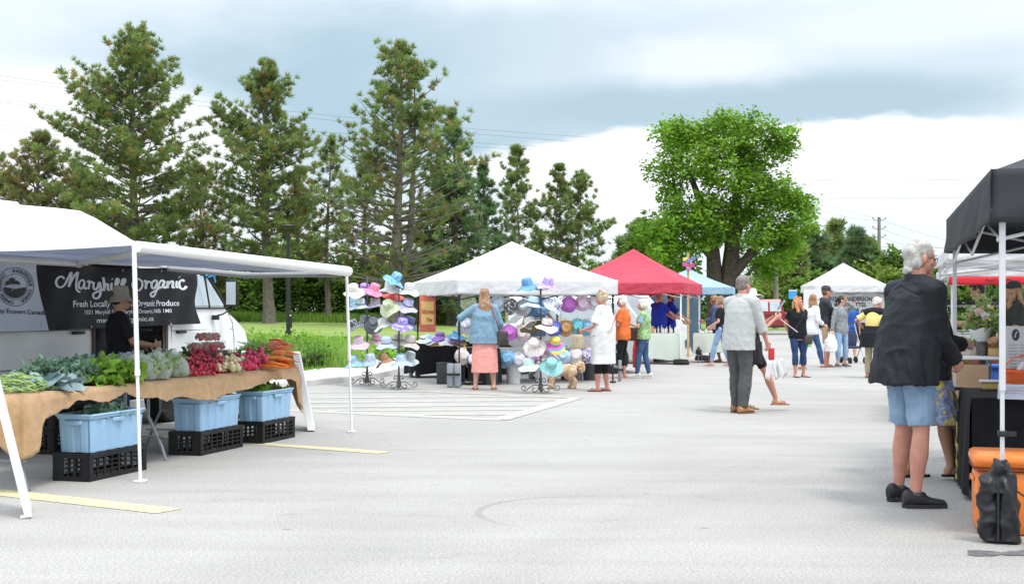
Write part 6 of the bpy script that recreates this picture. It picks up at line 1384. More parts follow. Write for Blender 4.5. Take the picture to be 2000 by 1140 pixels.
                if shoes.get('lace'):
                    for y in (.03, .055, .08): g = MB(); g.tube([(-.024, y, .075-.2*(y-.03)), (0, y, .088-.25*(y-.03)), (.024, y, .075-.2*(y-.03))], .004, 5, M=T); g.obj('lace', shoes['lace'], sh_, smooth=True)
                if shoes.get('sock'): g = MB(); g.tube([an+Vector((0, 0, -.03*k)), an+Vector((0, 0, shoes.get('sockh', .03)*k))], [.043*k, .042*k], 14); g.obj('sock', shoes['sock'], root, smooth=40)
    if hair:
        kind, hm = hair[0], HR[hair[1]]; g = MB(); am = .004
        if kind in ('short', 'neck', 'bob', 'long', 'curly', 'pony'):
            g.ell((0, -.024, .047), (.084, .098, .092), 20); g.ell((0, -.052, .0), (.078, .064, .075), 16)
            for s_ in (-1, 1): g.ell((s_*.064, -.018, .042), (.018, .058, .042), 10)
            if kind != 'neck': g.ell((0, .044, .100), (.052, .034, .026), 12)
        if kind == 'neck':            # swept back, collar length
            g.ell((0, -.070, -.040), (.066, .044, .066), 14); g.ell((0, -.030, .076), (.068, .086, .056), 16); g.ell((0, -.084, -.092), (.056, .034, .034), 12); g.ell((0, -.085, .03), (.070, .050, .06), 14)
            for s_ in (-1, 1): g.ell((s_*.066, -.050, -.03), (.016, .034, .055), 10)
            am = .0048
        if kind == 'bob':
            g.ell((0, -.040, .01), (.098, .085, .095), 16); g.ell((0, -.03, .075), (.088, .09, .07), 14)
            for s_ in (-1, 1): g.ell((s_*.080, -.005, -.01), (.022, .045, .06), 10)
            am = .006
        if kind == 'curly':
            for i in range(46):
                r_ = np.random.RandomState(seed*50+i); d = r_.normal(size=3); d[1] -= .4; d /= np.linalg.norm(d)
                if d[1] > .5 and d[2] < .5: continue
                g.ell((d[0]*.09, -.03+d[1]*.095, .02+d[2]*.10), (.034, .034, .034), 8)
            am = .007
        if kind == 'long':
            Lh = hair[2] if len(hair) > 2 else .35
            g.ell((0, -.040, .02), (.092, .08, .10), 16)
            rows = [[(math.cos(2*PI*i/16)*a_, y_+math.sin(2*PI*i/16)*b_, z_) for i in range(16)] for z_, y_, a_, b_ in ((.03, -.04, .086, .06), (-.08, -.075, .098, .05), (-.18, -.105, .108, .042), (-.10-Lh*.55, -.115, .098, .036), (-.10-Lh*.85, -.115, .072, .028), (-.10-Lh, -.112, .035, .02))]
            g.add([p for r_ in rows for p in r_], [(j*16+i, j*16+(i+1) % 16, (j+1)*16+(i+1) % 16, (j+1)*16+i) for j in range(5) for i in range(16)]+[tuple(range(16))[::-1], tuple(80+i for i in range(16))])
            if len(hair) > 3:
                for s_ in (-1, 1): g.tube([(s_*.07, .0, .03), (s_*.088, .015, -.08), (s_*.085, .055, -.20), (s_*.075, .075, -.10-Lh*.7)], [.035, .042, .038, .015], 10)
            am = .006
        if kind == 'pony': g.tube([(0, -.10, .05), (0, -.15, .0), (.01, -.145, -.12), (.02, -.12, -.24)], [.03, .038, .034, .012], 10)
        g.v = [tuple(Hm @ Vector(p)) for p in g.v]; dsp = rough(am*1.1, seed+9, 75) if kind in ('curly', 'bob') else strands(am, seed+9, 170 if vox < .008 else 110)
        fuse(g, 'hair', hm, root, vox*.8, 2, .5, dsp)
    if extra: extra(root, Hm, k, spine, AR, legs)
    return root, Hm, AR, legs, spine
# worn things
def wear_cap(hm, back=False):
    def f(root, Hm, k, *a):
        g = MB(); T = Hm @ Matrix.Translation((0, -.022, .052)) @ Matrix.Rotation(-.08, 4, 'X'); g.lathe([(.094, .0), (.096, .02), (.090, .055), (.066, .088), (.03, .102), (.001, .106)], 26, T @ Matrix.Diagonal((.95, 1.12, 1, 1))); c_ = g.obj('cap', hm, root, smooth=50)
        g = MB(); s_ = -1 if back else 1
        g.grid(lambda u, v: tuple(T @ Vector(((u-.5)*.155*(1-.25*v), s_*(.088+.075*v*(1-(2*u-1)**2*.5)), .008-.018*v-.022*(2*u-1)**2))), 10, 4); g.obj('peak', HP['khaki'] if back else hm, c_, smooth=True, solid=.005)
    return f
def wear_hat(key, R=.16, h=.115, dz=.06, droop=.045, pitch=0):
    def f(root, Hm, k, *a):
        r = bpy.data.objects.new('hat', None)
        hr = np.random.RandomState(5); e = bpy.data.objects.new('worn_hat', None); bpy.data.objects.remove(r); C.objects.link(e); e.parent = root; e.matrix_local = Hm @ Matrix.Translation((0, -.018, dz)) @ Matrix.Rotation(math.radians(pitch), 4, 'X'); hat_parts(e, HP[key], hr, R=R, h=h, rc=.096, droop=droop)
    return f
def glasses(hm):
    def f(root, Hm, k, *a):
        g = MB()
        for s_ in (-1, 1):
            g.tube([tuple((s_*.034+.021*math.cos(t), .098-.25*abs(.021*math.cos(t)), .002+.015*math.sin(t))) for t in [2*PI*i/14 for i in range(15)]], .0022, 5); g.tube([(s_*.055, .093, .008), (s_*.078, .06, .010), (s_*.082, -.005, .006)], .0022, 5)
        g.tube([(-.014, .099, .004), (.014, .099, .004)], .0022, 5); g.v = [tuple(Hm @ Vector(p)) for p in g.v]; g.obj('glasses', hm, root, smooth=True)
    return f
def multi(*fs):
    def f(*a):
        for q in fs: q(*a)
    return f
def shades(on_top=False):
    def f(root, Hm, k, *a):
        g = MB(); 
        for s_ in (-1, 1):
            z, y = (.125, .03) if on_top else (.002, .092); g.ell((s_*.03, y, z), (.026, .008, .018), 12)
        g.tube([(-.075, y-.06, z), (-.06, y-.01, z), (.06, y-.01, z), (.075, y-.06, z)], .003, 5); g.v = [tuple(Hm @ Vector(p)) for p in g.v]; g.obj('sunglasses', mat('dark_lens', (.02, .018, .016), .15), root, smooth=True)
    return f
def strap(p0, p1, r, m, name='strap', mid=None):
    def f(root, Hm, k, spine, AR, legs):
        g = MB(); pts = [Vector(p)*k for p in (p0, *(mid or []), p1)]; g.tube(pts, r, 6, flat=.5); g.obj(name, m, root, smooth=True)
    return f
def carried(root, name, label, cat, lx, fn, group=None):
    """a carried bag: own top-level thing at local position lx of a person"""
    bpy.context.view_layer.update(); p = root.matrix_world @ Vector(lx) if False else (Matrix.Translation(root.location) @ Matrix.Rotation(root.rotation_euler.z, 4, 'Z')) @ Vector(lx)
    r = thing(name, label, cat, p, root.rotation_euler.z, group); fn(r); return r
def soft_bag(w_, d_, h_, m, hm=None, hl=.2, taper=.9, seed=3, fold=.008, hr=.008, vox=.012, knot=False):
    def f(r):
        g = MB(); n = 20; rows = []
        for z, s_ in ((0, .75), (.02, .95), (.3, 1.02), (.6, .96), (.85, taper), (1., taper*(.35 if knot else .8))):
            rows.append([Vector((math.cos(2*PI*i/n)*w_/2*s_, math.sin(2*PI*i/n)*d_/2*s_, -h_*(1-z))) for i in range(n)])
        m_ = len(rows); g.add([p for r_ in rows for p in r_], [(j*n+i, j*n+(i+1) % n, (j+1)*n+(i+1) % n, (j+1)*n+i) for j in range(m_-1) for i in range(n)]+[tuple(range(n))[::-1], tuple((m_-1)*n+i for i in range(n))])
        fuse(g, 'bag_body', m, r, vox, 2, .5, folds(fold, seed, 2))
        if hm:
            g = MB(); g.tube([(-w_*.28, 0, -.02), (-w_*.2, 0, hl*.7), (0, 0, hl), (w_*.2, 0, hl*.7), (w_*.28, 0, -.02)], hr, 6); g.obj('handle', hm, r, smooth=True)
    return f
def gpos(px, py): return gp(px, py)
# --- the people, far to near ---
straw = mat('straw', (.50, .42, .28), .9, var=.2, scale=40, bump=.5); leather = mat('dark_leather', (.06, .045, .04), .5, var=.3); poly = mat('white_plastic_bag', (.72, .72, .73), .4, var=.05)
tansh = mat('tan_leather', (.36, .18, .08), .5, var=.2); greysh = mat('grey_shoe', (.12, .12, .13), .7); whsole = mat('white_sole', (.6, .6, .58), .6)
# 1 farmer
t_ = bt(232, 1.80)
def shirtprint(root, Hm, k, spine, AR, legs):
    for tx, z, s_ in (('Maryhill', 1.25, .075), ('Organic', 1.185, .075)):
        g = MB(); vs, fs = text_mb(tx, s_, 0, bold=.003); c = .158*k
        g.add([(math.sin(.62+v.x*4.2)*.155*k*1.12, math.cos(.62+v.x*4.2)*.142*k*1.02+.012, z*k+v.y) for v in vs], fs); g.obj('shirt_print', mat('pale_blue_print', (.35, .50, .62), .7), root)
person('farmer in a black printed T-shirt and khaki bucket hat behind the produce table', SF(t_, 1.80), 62, 1.60, 'tan', 'm', 1.04, vox=.0085, headyaw=8, headpitch=-4, arms=(dict(to=(-.16, .30, 1.09), hd=(.7, .8, .1), curl=.6), dict(to=(.14, .36, 1.10), hd=(-.5, 1, .2), curl=.8)), top=dict(m=blackc, hem=.86, sleeve=.42, inf=.016), bottom=dict(t='pants', m=denim, hem=.05), shoes=dict(t='trainer', m=greysh), hair=('short', 'dark'), extra=multi(wear_hat('khaki', R=.145, h=.115, droop=.07, dz=.045, pitch=4), shirtprint), seed=1)
# 18 far vendor
person('small distant vendor under the white tent with the name banner', Vector((at(1667, 600, 54.6).x, 54.6, 0)), 180, 1.68, 'fair', 'f', 1., vox=.016, top=dict(m=blackc, hem=.88, sleeve=.4), bottom=dict(t='pants', m=blackc, hem=.1), hair=('short', 'dark'), seed=18)
drape_table('table under a black cloth at the distant white tent', (14.0, 53.2, 0), 0, 1.6, .7, .78, blk, seed=8)
# 17 blue shirt + stroller
person('person in a royal blue T-shirt standing behind the woman in grey', Vector((at(1662, 600, 35).x, 35, 0)), 10, 1.56, 'fair', 'm', .95, vox=.014, arms=(dict(to=(-.22, .25, .90)), dict(to=(.26, .10, .84))), top=dict(m=cloth('royal_blue_cotton', (.03, .10, .36)), hem=.84, sleeve=.45), bottom=dict(t='pants', m=cloth('charcoal_cotton', (.05, .05, .06)), hem=.45), shoes=dict(t='trainer', m=greysh), hair=('short', 'brown'), seed=17)
r = thing('stroller', 'small black stroller behind the woman in grey', 'stroller', Vector((at(1666, 600, 33.4).x, 33.4, 0)), .2)
for x in (-.2, .2):
    for y in (-.25, .25): g = MB(); g.lathe([(.03, -.02), (.08, -.02), (.08, .02), (.03, .02)], 16, Matrix.Translation((x, y, .08)) @ Matrix.Rotation(PI/2, 4, 'Y')); g.obj('wheel', black_rub, r, smooth=30)
    g = MB(); g.tube([(x, -.25, .08), (x, .10, .55), (x, .35, 1.0)], .013, 6); g.tube([(x, .25, .08), (x, -.10, .5)], .013, 6); g.obj('frame_side', grey_metal, r, smooth=True)
g = MB(); g.tube([(-.2, .35, 1.0), (.2, .35, 1.0)], .016, 6); g.obj('handlebar', BKM, r, smooth=True)
g = MB(); g.box((0, 0, .40), (.32, .30, .06), bev=.02); g.box((0, .16, .58), (.32, .06, .36), bev=.02); g.obj('seat', mat('dark_seat', (.03, .04, .08), .8), r, smooth=True)
# 14 white shirt woman
whsh = pat('white_lilac_print', [(.72, .72, .76), (.76, .76, .78), (.40, .42, .66)], 9, thr=(.3, .9))
person('woman in a white printed shirt and jeans walking, seen from behind', gpos(1583, 722), 55, 1.70, 'fair', 'f', 1.06, vox=.011, headyaw=-45, lean=4, feet=((-.12, -.20, 0), (.10, .30, -10)), arms=(dict(to=(-.26, .0, .86)), dict(to=(.24, .22, 1.02))), top=dict(m=whsh, hem=.82, sleeve=.8, inf=.02, flare=.06), bottom=dict(t='pants', m=denim, hem=.12), shoes=dict(t='sandal', m=mat('brown_sandal', (.12, .06, .04), .6)), hair=('long', 'curl', .14), seed=14)
# 15 hoodie man
person('tall man in a dark hoodie, black cap and khaki shorts with folded arms', gpos(1612, 716), 105, 1.90, 'pink', 'm', 1.0, vox=.011, headyaw=-20, feet=((-.14, 0, -5), (.12, .05, 10)), arms=(dict(to=(.14, .27, 1.12), hd=(1, .1, .1), pole=(-1, -.1, -.5)), dict(to=(-.10, .30, 1.08), hd=(-1, .2, 0), pole=(1, -.1, -.5))), top=dict(m=cloth('charcoal_fleece', (.045, .047, .055)), hem=.84, sleeve=.95, inf=.026, hood=True, name='hoodie'), bottom=dict(t='shorts', m=cloth('khaki_cotton', (.42, .30, .18)), hem=.50, inf=.02, name='shorts', flare=.02), shoes=dict(t='sandal', m=tansh), hair=('short', 'brown'), extra=wear_cap(mat('charcoal_cap', (.04, .04, .042), .8)), seed=15)
# 16 grey jacket woman
gj = cloth('grey_knit', (.24, .26, .27), .2, scale=20)
r16 = person('woman in a grey zip jacket and light jeans with a hand in her dark hair', gpos(1643, 717), 150, 1.68, 'fair', 'f', 1.08, vox=.011, headyaw=-45, feet=((-.12, 0, -5), (.15, .04, 8)), arms=(dict(to=(-.04, .15, 1.60), hd=(.2, -.2, .6), pole=(-.6, .9, -.5)), dict(to=(.30, .0, .86))), top=[dict(m=cloth('pale_grey_cotton', (.36, .38, .41)), hem=.88, sleeve=0, inf=.014), dict(m=gj, hem=.84, sleeve=.96, inf=.018, name='jacket', neck=1.44)], bottom=dict(t='pants', m=ltden, hem=.20), shoes=dict(t='shoe', m=greysh, sole=whsole), hair=('pony', 'dark'), extra=shades(), seed=16)[0]
carried(r16, 'shopping_bag', 'white plastic shopping bag held by the woman in grey', 'bag', (.32, .0, .79), soft_bag(.34, .24, .42, poly, poly, .04, taper=.55, knot=True, fold=.014), 'white plastic shopping bags')
# 13 redhead
person('red haired woman in black top and rolled jeans with hands behind her back', gpos(1558, 736), 165, 1.62, 'pink', 'f', 1.20, vox=.010, headyaw=-28, feet=((-.12, .02, -15), (.10, .10, 5)), arms=(dict(to=(-.10, -.20, .94), pole=(-1, -.2, 0)), dict(to=(.10, -.20, .94), pole=(1, -.2, 0))), top=dict(m=cloth('black_blouse', (.014, .016, .02)), hem=.84, sleeve=.30, inf=.018, cuff=.012), bottom=dict(t='capri', m=navyd, hem=.26), shoes=dict(t='sandal', m=blackc, sm=mat('silver_strap', (.5, .5, .5), .4)), hair=('long', 'red', .16, 1), extra=multi(shades(True), strap((-.13, .10, 1.42), (.24, .15, .90), .006, leather, 'bag_strap', mid=[(0, .175, 1.25), (.14, .18, 1.05)])), seed=13)
r = thing('handbag', 'black shoulder bag at the hip of the red haired woman', 'handbag', gpos(1577, 736)+Vector((.0, -.06, .84)), .2); soft_bag(.20, .10, .18, leather, None)(r)
# 10 light jeans woman, 9 curly woman
person('woman in light jeans and pink sandals mostly behind the grey shirted man', gpos(1408, 716), -60, 1.66, 'fair', 'f', .95, vox=.012, feet=((-.10, .20, 0), (.10, -.18, 0)), arms=(dict(to=(-.2, .2, 1.0)), dict(to=(.2, .25, 1.0))), top=dict(m=blackc, hem=.86, sleeve=.4), bottom=dict(t='pants', m=ltden, hem=.14), shoes=dict(t='sandal', m=mat('pink_sandal', (.5, .2, .2), .6)), hair=('bob', 'lbrown'), seed=10)
pk = pat('pink_purple_print', [(.55, .05, .25), (.62, .15, .35), (.25, .06, .30), (.65, .35, .45)], 11)
person('curly haired woman in a pink top and denim jacket by the light blue tent', gpos(1397, 707), -75, 1.70, 'tan', 'f', 1.1, vox=.012, headpitch=-12, feet=((-.1, .12, 0), (.1, -.1, 0)), arms=(dict(to=(-.10, .30, 1.08), hd=(.5, 1, 0)), dict(to=(.10, .32, 1.08), hd=(-.5, 1, 0))), top=[dict(m=pk, hem=.86, sleeve=0, inf=.016, flare=.05, belly=0), dict(m=cloth('denim_jacket', (.08, .11, .19)), hem=1.0, sleeve=.9, inf=.022, name='jacket', neck=1.43)], bottom=dict(t='capri', m=blackc, hem=.32), shoes=dict(t='sandal', m=tansh), hair=('curly', 'curl'), seed=9)
# 6, 7 blue shirted men
blu = cloth('cobalt_cotton', (.02, .045, .36), .12)
person('older man in a blue T-shirt reaching forward under the red tent', onred(.82, 1.25, 0), 62, 1.80, 'pink', 'm', 1.22, vox=.012, belly=.35, arms=(dict(to=(-.02, .42, 1.10), hd=(.3, 1, 0)), dict(to=(.18, .46, 1.08), hd=(0, 1, -.1))), top=dict(m=blu, hem=.88, sleeve=.42, inf=.02), bottom=dict(t='pants', m=navyd, hem=.08), shoes=dict(t='shoe', m=greysh), hair=('short', 'grey'), seed=6)
def beard(root, Hm, k, *a):
    g = MB(); g.ell((0, .045, -.07), (.052, .045, .045), 12)
    for s_ in (-1, 1): g.ell((s_*.052, .02, -.045), (.018, .035, .045), 10)
    g.v = [tuple(Hm @ Vector(p)) for p in g.v]; fuse(g, 'beard', HR['dark'], root, .008, 1, .5, rough(.002, 3))
person('bearded man in a blue polo shirt beside the older man in blue', onred(.60, 1.75, 0), 82, 1.80, 'fair', 'm', 1.0, vox=.012, headyaw=20, headpitch=-10, arms=(dict(to=(-.12, .36, 1.02)), dict(to=(.14, .40, 1.02))), top=dict(m=blu, hem=.86, sleeve=.40, inf=.018, collar=True, name='polo_shirt'), bottom=dict(t='pants', m=navyd, hem=.08), shoes=dict(t='shoe', m=greysh), hair=('short', 'dark'), extra=beard, seed=7)
# 5 green shirt, 4 orange shirt
wsn = mat('white_trainer', (.62, .60, .56), .6)
grp = pat('green_leaf_print', [(.03, .20, .05), (.12, .42, .12), (.45, .58, .25), (.04, .09, .05)], 14)
r5 = person('white haired woman in a green patterned top, blue jeans and white trainers', gpos(1257, 738), -78, 1.56, 'fair', 'f', 1.08, vox=.010, headyaw=-8, feet=((-.10, .12, 0), (.10, -.10, 0)), arms=(dict(to=(-.16, .33, 1.22), hd=(.3, .8, .5)), dict(to=(.20, .12, .90), hd=(0, .3, -1))), top=[dict(m=cloth('sky_blue_cotton', (.26, .48, .60)), hem=.95, sleeve=.36, inf=.012), dict(m=grp, hem=.86, sleeve=0, inf=.022, flare=.04, neck=1.42, name='tunic')], bottom=dict(t='pants', m=denim, hem=.10), shoes=dict(t='trainer', m=wsn, sole=whsole), hair=('bob', 'whiteh'), seed=5)[0]
redb = mat('red_bag_cloth', (.68, .05, .05), .6, var=.1)
carried(r5, 'shopping_bag', 'bright red bag hanging from the hand of the woman in green', 'bag', (.20, .16, .80), soft_bag(.30, .16, .60, redb, redb, .03, taper=.7, fold=.012))
r4 = person('white haired woman in an orange T-shirt and black leggings', gpos(1217, 739), -72, 1.63, 'pink', 'f', 1.15, vox=.010, headyaw=-5, headpitch=-6, feet=((-.10, .04, 0), (.12, .0, 0)), arms=(dict(to=(-.18, .30, 1.15)), dict(to=(.25, .14, .88), hd=(0, .4, -1))), top=dict(m=cloth('orange_cotton', (.72, .17, .05), .08), hem=.80, sleeve=.42, inf=.022, flare=.05), bottom=dict(t='capri', m=blackc, hem=.27, inf=.006), shoes=dict(t='sandal', m=mat('beige_sandal', (.5, .4, .32), .6)), hair=('bob', 'whiteh'), extra=multi(strap((.10, -.12, 1.44), (.22, -.05, .95), .013, leather, 'bag_strap', mid=[(.17, .0, 1.40), (.21, .05, 1.2)]), shades()), seed=4)[0]
carried(r4, 'handbag', 'black shoulder bag behind the arm of the woman in orange', 'handbag', (.26, -.14, 1.0), soft_bag(.13, .34, .26, leather))
# 8 seller behind the hats
person('hat seller in a denim vest behind the pegged hats', Vector((at(1047, 600, 26.2).x, 26.2, 0)), 165, 1.70, 'tan', 'f', 1.15, vox=.011, arms=(dict(to=(-.28, .10, .98), pole=(-1, -.5, -.2)), dict(to=(.24, .26, 1.05))), top=dict(m=cloth('denim_vest', (.12, .20, .33)), hem=.86, sleeve=0, inf=.02), bottom=dict(t='pants', m=cloth('cream_cotton', (.60, .57, .52)), hem=.08), shoes=dict(t='shoe', m=greysh), hair=('short', 'grey'), extra=wear_cap(mat('rust_cap', (.30, .09, .05), .8)), seed=8)
# 3 white tunic
tun = cloth('white_linen', (.70, .69, .68), .05)
r3 = person('woman with short blond hair in a long white tunic and black capri leggings', gpos(1178, 764), -62, 1.68, 'pink', 'f', 1.26, vox=.009, headyaw=-12, feet=((-.11, .05, 0), (.11, -.02, -6)), arms=(dict(to=(-.20, .30, 1.06), hd=(.2, 1, -.5), curl=1.), dict(to=(.20, .28, 1.08), hd=(-.2, .8, -.6), curl=1.)), top=dict(m=tun, hem=.48, sleeve=.44, inf=.030, box=.075, name='tunic', fold=.0045, cuff=.02), bottom=dict(t='capri', m=blackc, hem=.31, inf=.006), shoes=dict(t='sandal', m=mat('dark_brown_sandal', (.08, .05, .045), .6), thong=True, straps=()), hair=('bob', 'blond'), extra=multi(shades(True), strap((.12, -.17, 1.42), (-.30, .10, .95), .007, mat('tan_strap', (.36, .2, .12), .6), 'bag_strap', mid=[(.05, -.20, 1.25), (-.15, -.21, 1.05)])), seed=3)[0]
carried(r3, 'straw_bag', 'straw bag with dark buttons held by the woman in white', 'handbag', (-.22, .36, .95), soft_bag(.13, .22, .24, straw, leather, .12, fold=.002))
# 2 denim shirt + coral skirt
r2 = person('long haired woman in a denim shirt and coral skirt looking at the hats', gpos(946, 761), -4, 1.72, 'fair', 'f', 1.10, vox=.0085, headpitch=-6, feet=((-.15, 0, -8), (.16, .02, 12)), arms=(dict(to=(-.42, .30, 1.22), hd=(.1, 1, .2), pole=(-1, -.3, -.6)), dict(to=(.24, .20, .98), pole=(.6, -1, -.2))), top=dict(m=cloth('washed_denim', (.20, .32, .42), .14), hem=.80, sleeve=.66, inf=.026, box=.10, name='shirt', fold=.009, cuff=.016), bottom=dict(t='skirt', m=cloth('coral_jersey', (.82, .36, .32), .06), hem=.30, flare=.02, fold=.007), shoes=dict(t='sandal', m=mat('rust_sandal', (.36, .13, .06), .6), thong=True, straps=(.0,)), hair=('long', 'lbrown', .52), extra=multi(shades(True), strap((.12, -.05, 1.47), (.27, -.10, .98), .018, mat('mauve_strap', (.22, .12, .15), .7), 'bag_strap', mid=[(.16, -.15, 1.36), (.22, -.19, 1.1)])), seed=2)[0]
carried(r2, 'handbag', 'dark sequinned handbag at the hip of the long haired woman', 'handbag', (.30, -.10, 1.0), soft_bag(.22, .10, .24, leather, None))
# 19 yellow shirt man
person('white haired man in a yellow shirt with a dark jacket tied at his waist', gpos(1704, 738), 50, 1.62, 'pink', 'm', 1.05, vox=.010, lean=14, headyaw=25, headpitch=-12, feet=((-.13, .02, 0), (.12, .10, 15)), arms=(dict(to=(-.30, .12, 1.05), pole=(-1, -.9, -.2), hd=(.6, .6, -.3)), dict(to=(.22, .2, 1.0))), top=[dict(m=cloth('yellow_cotton', (.78, .62, .22), .06), hem=1.0, sleeve=.44, inf=.02, cuff=.01), dict(m=cloth('black_shell_cloth', (.02, .02, .024)), hem=.66, sleeve=0, neck=1.12, inf=.05, flare=.06, name='tied_jacket', long=True)], bottom=dict(t='pants', m=cloth('khaki_twill', (.40, .33, .22)), hem=.10, inf=.02), shoes=dict(t='sandal', m=mat('brown_sandal', None), straps=(.13, .09, .04)), hair=('short', 'whiteh'), seed=19)
# 12 sun hat woman with phone
r12 = person('woman in a white sun hat and short black dress pointing a phone', gpos(1466, 800), 82, 1.66, 'pink', 'f', 1.0, vox=.0085, lean=-2, headyaw=-6, feet=((-.10, -.04, 10), (.10, .36, 5)), arms=(dict(to=(.0, .34, 1.34), hd=(.2, .8, .5), curl=.8, pn=(.7, .4, .2)), dict(to=(.10, .33, 1.31), hd=(-.1, .9, .5), curl=.6, pn=(-.7, .4, .2))), top=dict(m=cloth('black_crepe', (.03, .03, .034)), hem=.66, sleeve=.30, inf=.014, flare=.05, name='dress'), bottom=dict(t='shorts', m=blackc, hem=.62, name='shorts'), shoes=dict(t='sandal', m=tansh, sm=tansh, straps=(.12, .08)), hair=('bob', 'brown'), extra=multi(wear_hat('whitegrey', R=.19, h=.085, droop=.03, dz=.05), shades()), seed=12)[0]
def phone(r): g = MB(); g.box((0, 0, 0), (.075, .008, .155), bev=.006); g.obj('case', mat('white_phone', (.6, .6, .62), .3), r); g = MB(); g.box((0, -.0055, .0), (.066, .002, .14)); g.obj('screen', mat('phone_screen', (.03, .03, .04), .1), r)
q = carried(r12, 'phone', 'white phone held up by the woman in the sun hat', 'phone', (.04, .42, 1.43), phone); q.rotation_euler = (math.radians(-35), 0, q.rotation_euler.z)
def umb(r): g = MB(); g.tube([(0, 0, 0), (0, .30, -.22)], .006, 6); g.obj('rod', white_metal, r); g = MB(); g.tube([(0, -.05, .035), (0, 0, 0)], .011, 6); g.obj('grip', BKM, r)
carried(r12, 'stick', 'thin white stick held by the woman in the sun hat', 'stick', (.08, .34, 1.28), umb)
# 11 grey shirt man
r11 = person('man in an untucked pale grey shirt, dark grey trousers and tan shoes', gpos(1444, 806), 44, 1.83, 'pink', 'm', 1.04, vox=.0075, headyaw=12, headpitch=-2, leanx=2.5, lean=3, feet=((-.09, .06, 12), (.09, -.05, 5)), arms=(dict(to=(-.10, .34, 1.06), hd=(.4, .8, 0)), dict(to=(.30, .18, .88), hd=(-.05, .45, -.8), curl=.9, pole=(.5, -1, -.2), pn=(-1, .2, .2))), top=dict(m=cloth('pale_grey_linen', (.46, .47, .46), .05), hem=.80, sleeve=.72, inf=.028, box=.05, back=-.04, fold=.0055, collar=True, cuff=.012), bottom=dict(t='pants', m=cloth('charcoal_twill', (.09, .095, .095), .15), hem=.05, inf=.020, flare=.012, fold=.008), shoes=dict(t='shoe', m=tansh, sole=mat('brown_sole', (.14, .07, .035), .7)), hair=('short', 'grey'), extra=glasses(BKM), seed=11)[0]
def papers(r):
    g = MB(); g.box((0, .02, -.02), (.03, .12, .16), bev=.012); g.obj('red_tin', mat('red_enamel', (.55, .03, .03), .3), r, smooth=True)
    for i, (y, a) in enumerate(((.10, .3), (-.05, -.25), (.16, .5))):
        g = MB(); T = Matrix.Translation((.02*i, y, -.10)) @ Matrix.Rotation(a, 4, 'X'); g.grid(lambda u, v: tuple(T @ Vector((.01*math.sin(u*5+i), (u-.5)*.13, -.26*v))), 6, 6); g.obj('paper', poly, r, smooth=True, solid=.003)
carried(r11, 'parcel', 'red tin with white papers carried by the grey shirted man', 'parcel', (.29, .30, .80), papers)
# 22 flower man, 23 cap seller
p = Vector((at(1926, 600, 19.5).x, 19.5, 0)); person('dark haired man in black arranging flowers at the stall', p, -72, 1.78, 'tan', 'm', 1.05, vox=.009, lean=8, headpitch=-22, arms=(dict(to=(-.16, .42, 1.16), hd=(.1, 1, .1)), dict(to=(.18, .36, 1.12), hd=(-.2, 1, .1))), top=dict(m=blackc, hem=.84, sleeve=.42, inf=.02), bottom=dict(t='pants', m=blackc, hem=.1), shoes=dict(t='shoe', m=greysh), hair=('short', 'dark'), seed=22)
p = Vector((at(1982, 600, 17.9).x, 17.9, 0)); person('long haired seller in a dark T-shirt and backwards cap at the flower stall', p, -82, 1.74, 'tan', 'm', .98, vox=.009, arms=(dict(to=(-.10, .25, 1.0)), dict(to=(.24, .06, .92), pole=(.3, -1, 0))), top=dict(m=cloth('washed_black_cotton', (.045, .045, .045)), hem=.84, sleeve=.42, inf=.02), bottom=dict(t='pants', m=blackc, hem=.1), shoes=dict(t='shoe', m=greysh), hair=('long', 'lbrown', .20, 1), extra=wear_cap(mat('black_cap', (.03, .03, .03), .8), True), seed=23)
# 21 woman behind the man in the black jacket
drs = pat('bright_print_dress', [(.62, .48, .05), (.65, .52, .08), (.14, .16, .42), (.32, .45, .62), (.20, .08, .30)], 5.5, 'noise', dist_=3)
p = gpos(1822, 934); p.x -= .10
person('woman in a colourful print dress and black cardigan behind the man in the black jacket', p, 66, 1.74, 'tan', 'f', 1.25, vox=.009, headyaw=0, feet=((-.12, -.02, 10), (.14, .20, 18)), arms=(dict(to=(-.34, .02, .92), pole=(-1, -.6, -.2)), dict(to=(.2, .3, 1.1))), top=dict(m=cloth('black_cardigan', (.02, .02, .023)), hem=.82, sleeve=.9, inf=.035, name='cardigan', box=.10), bottom=dict(t='skirt', m=drs, hem=.46, flare=.10, fold=.01, name='dress'), shoes=dict(t='sandal', m=blackc, sm=mat('purple_strap', (.10, .05, .35), .5), thong=True, straps=()), hair=('bob', 'lbrown'), seed=21)
# 20 the man in the black jacket
blj = mat('black_jacket_cloth', (.011, .013, .019), .66, var=.25, scale=5, bump=.35, bscale=300, spec=.35)
def jacket_more(root, Hm, k, spine, AR, legs):
    pass
def jfold(V, Nn):
    low = np.clip((1.62-V[:, 2])/.8, .15, 1)
    w = V+.06*np.stack([sn(V, 4, 3, 6, 1.), sn(V, 3, 5, 5, 2.), 0*V[:, 0]], 1)
    a_ = 1-np.abs(nz3(w, 7, 7, 1.6, 4))*3.; b_ = 1-np.abs(nz3(w, 5, 5, 9, 8))*3.; c_ = nz3(w, 16, 16, 12, 12); d_ = nz3(w, 40, 40, 40, 5)
    h = np.clip(a_, -.5, 1)*low*.013+np.clip(b_, -.4, 1)*.007+c_*.006+d_*.0012-.004-.007*np.exp(-((V[:, 2]-1.50+.35*np.abs(V[:, 0])-.05)/.008)**2)*(V[:, 1] < .12)*(np.abs(V[:, 0]) < .2)
    return V+Nn*h[:, None]
p20 = gpos(1779, 986)
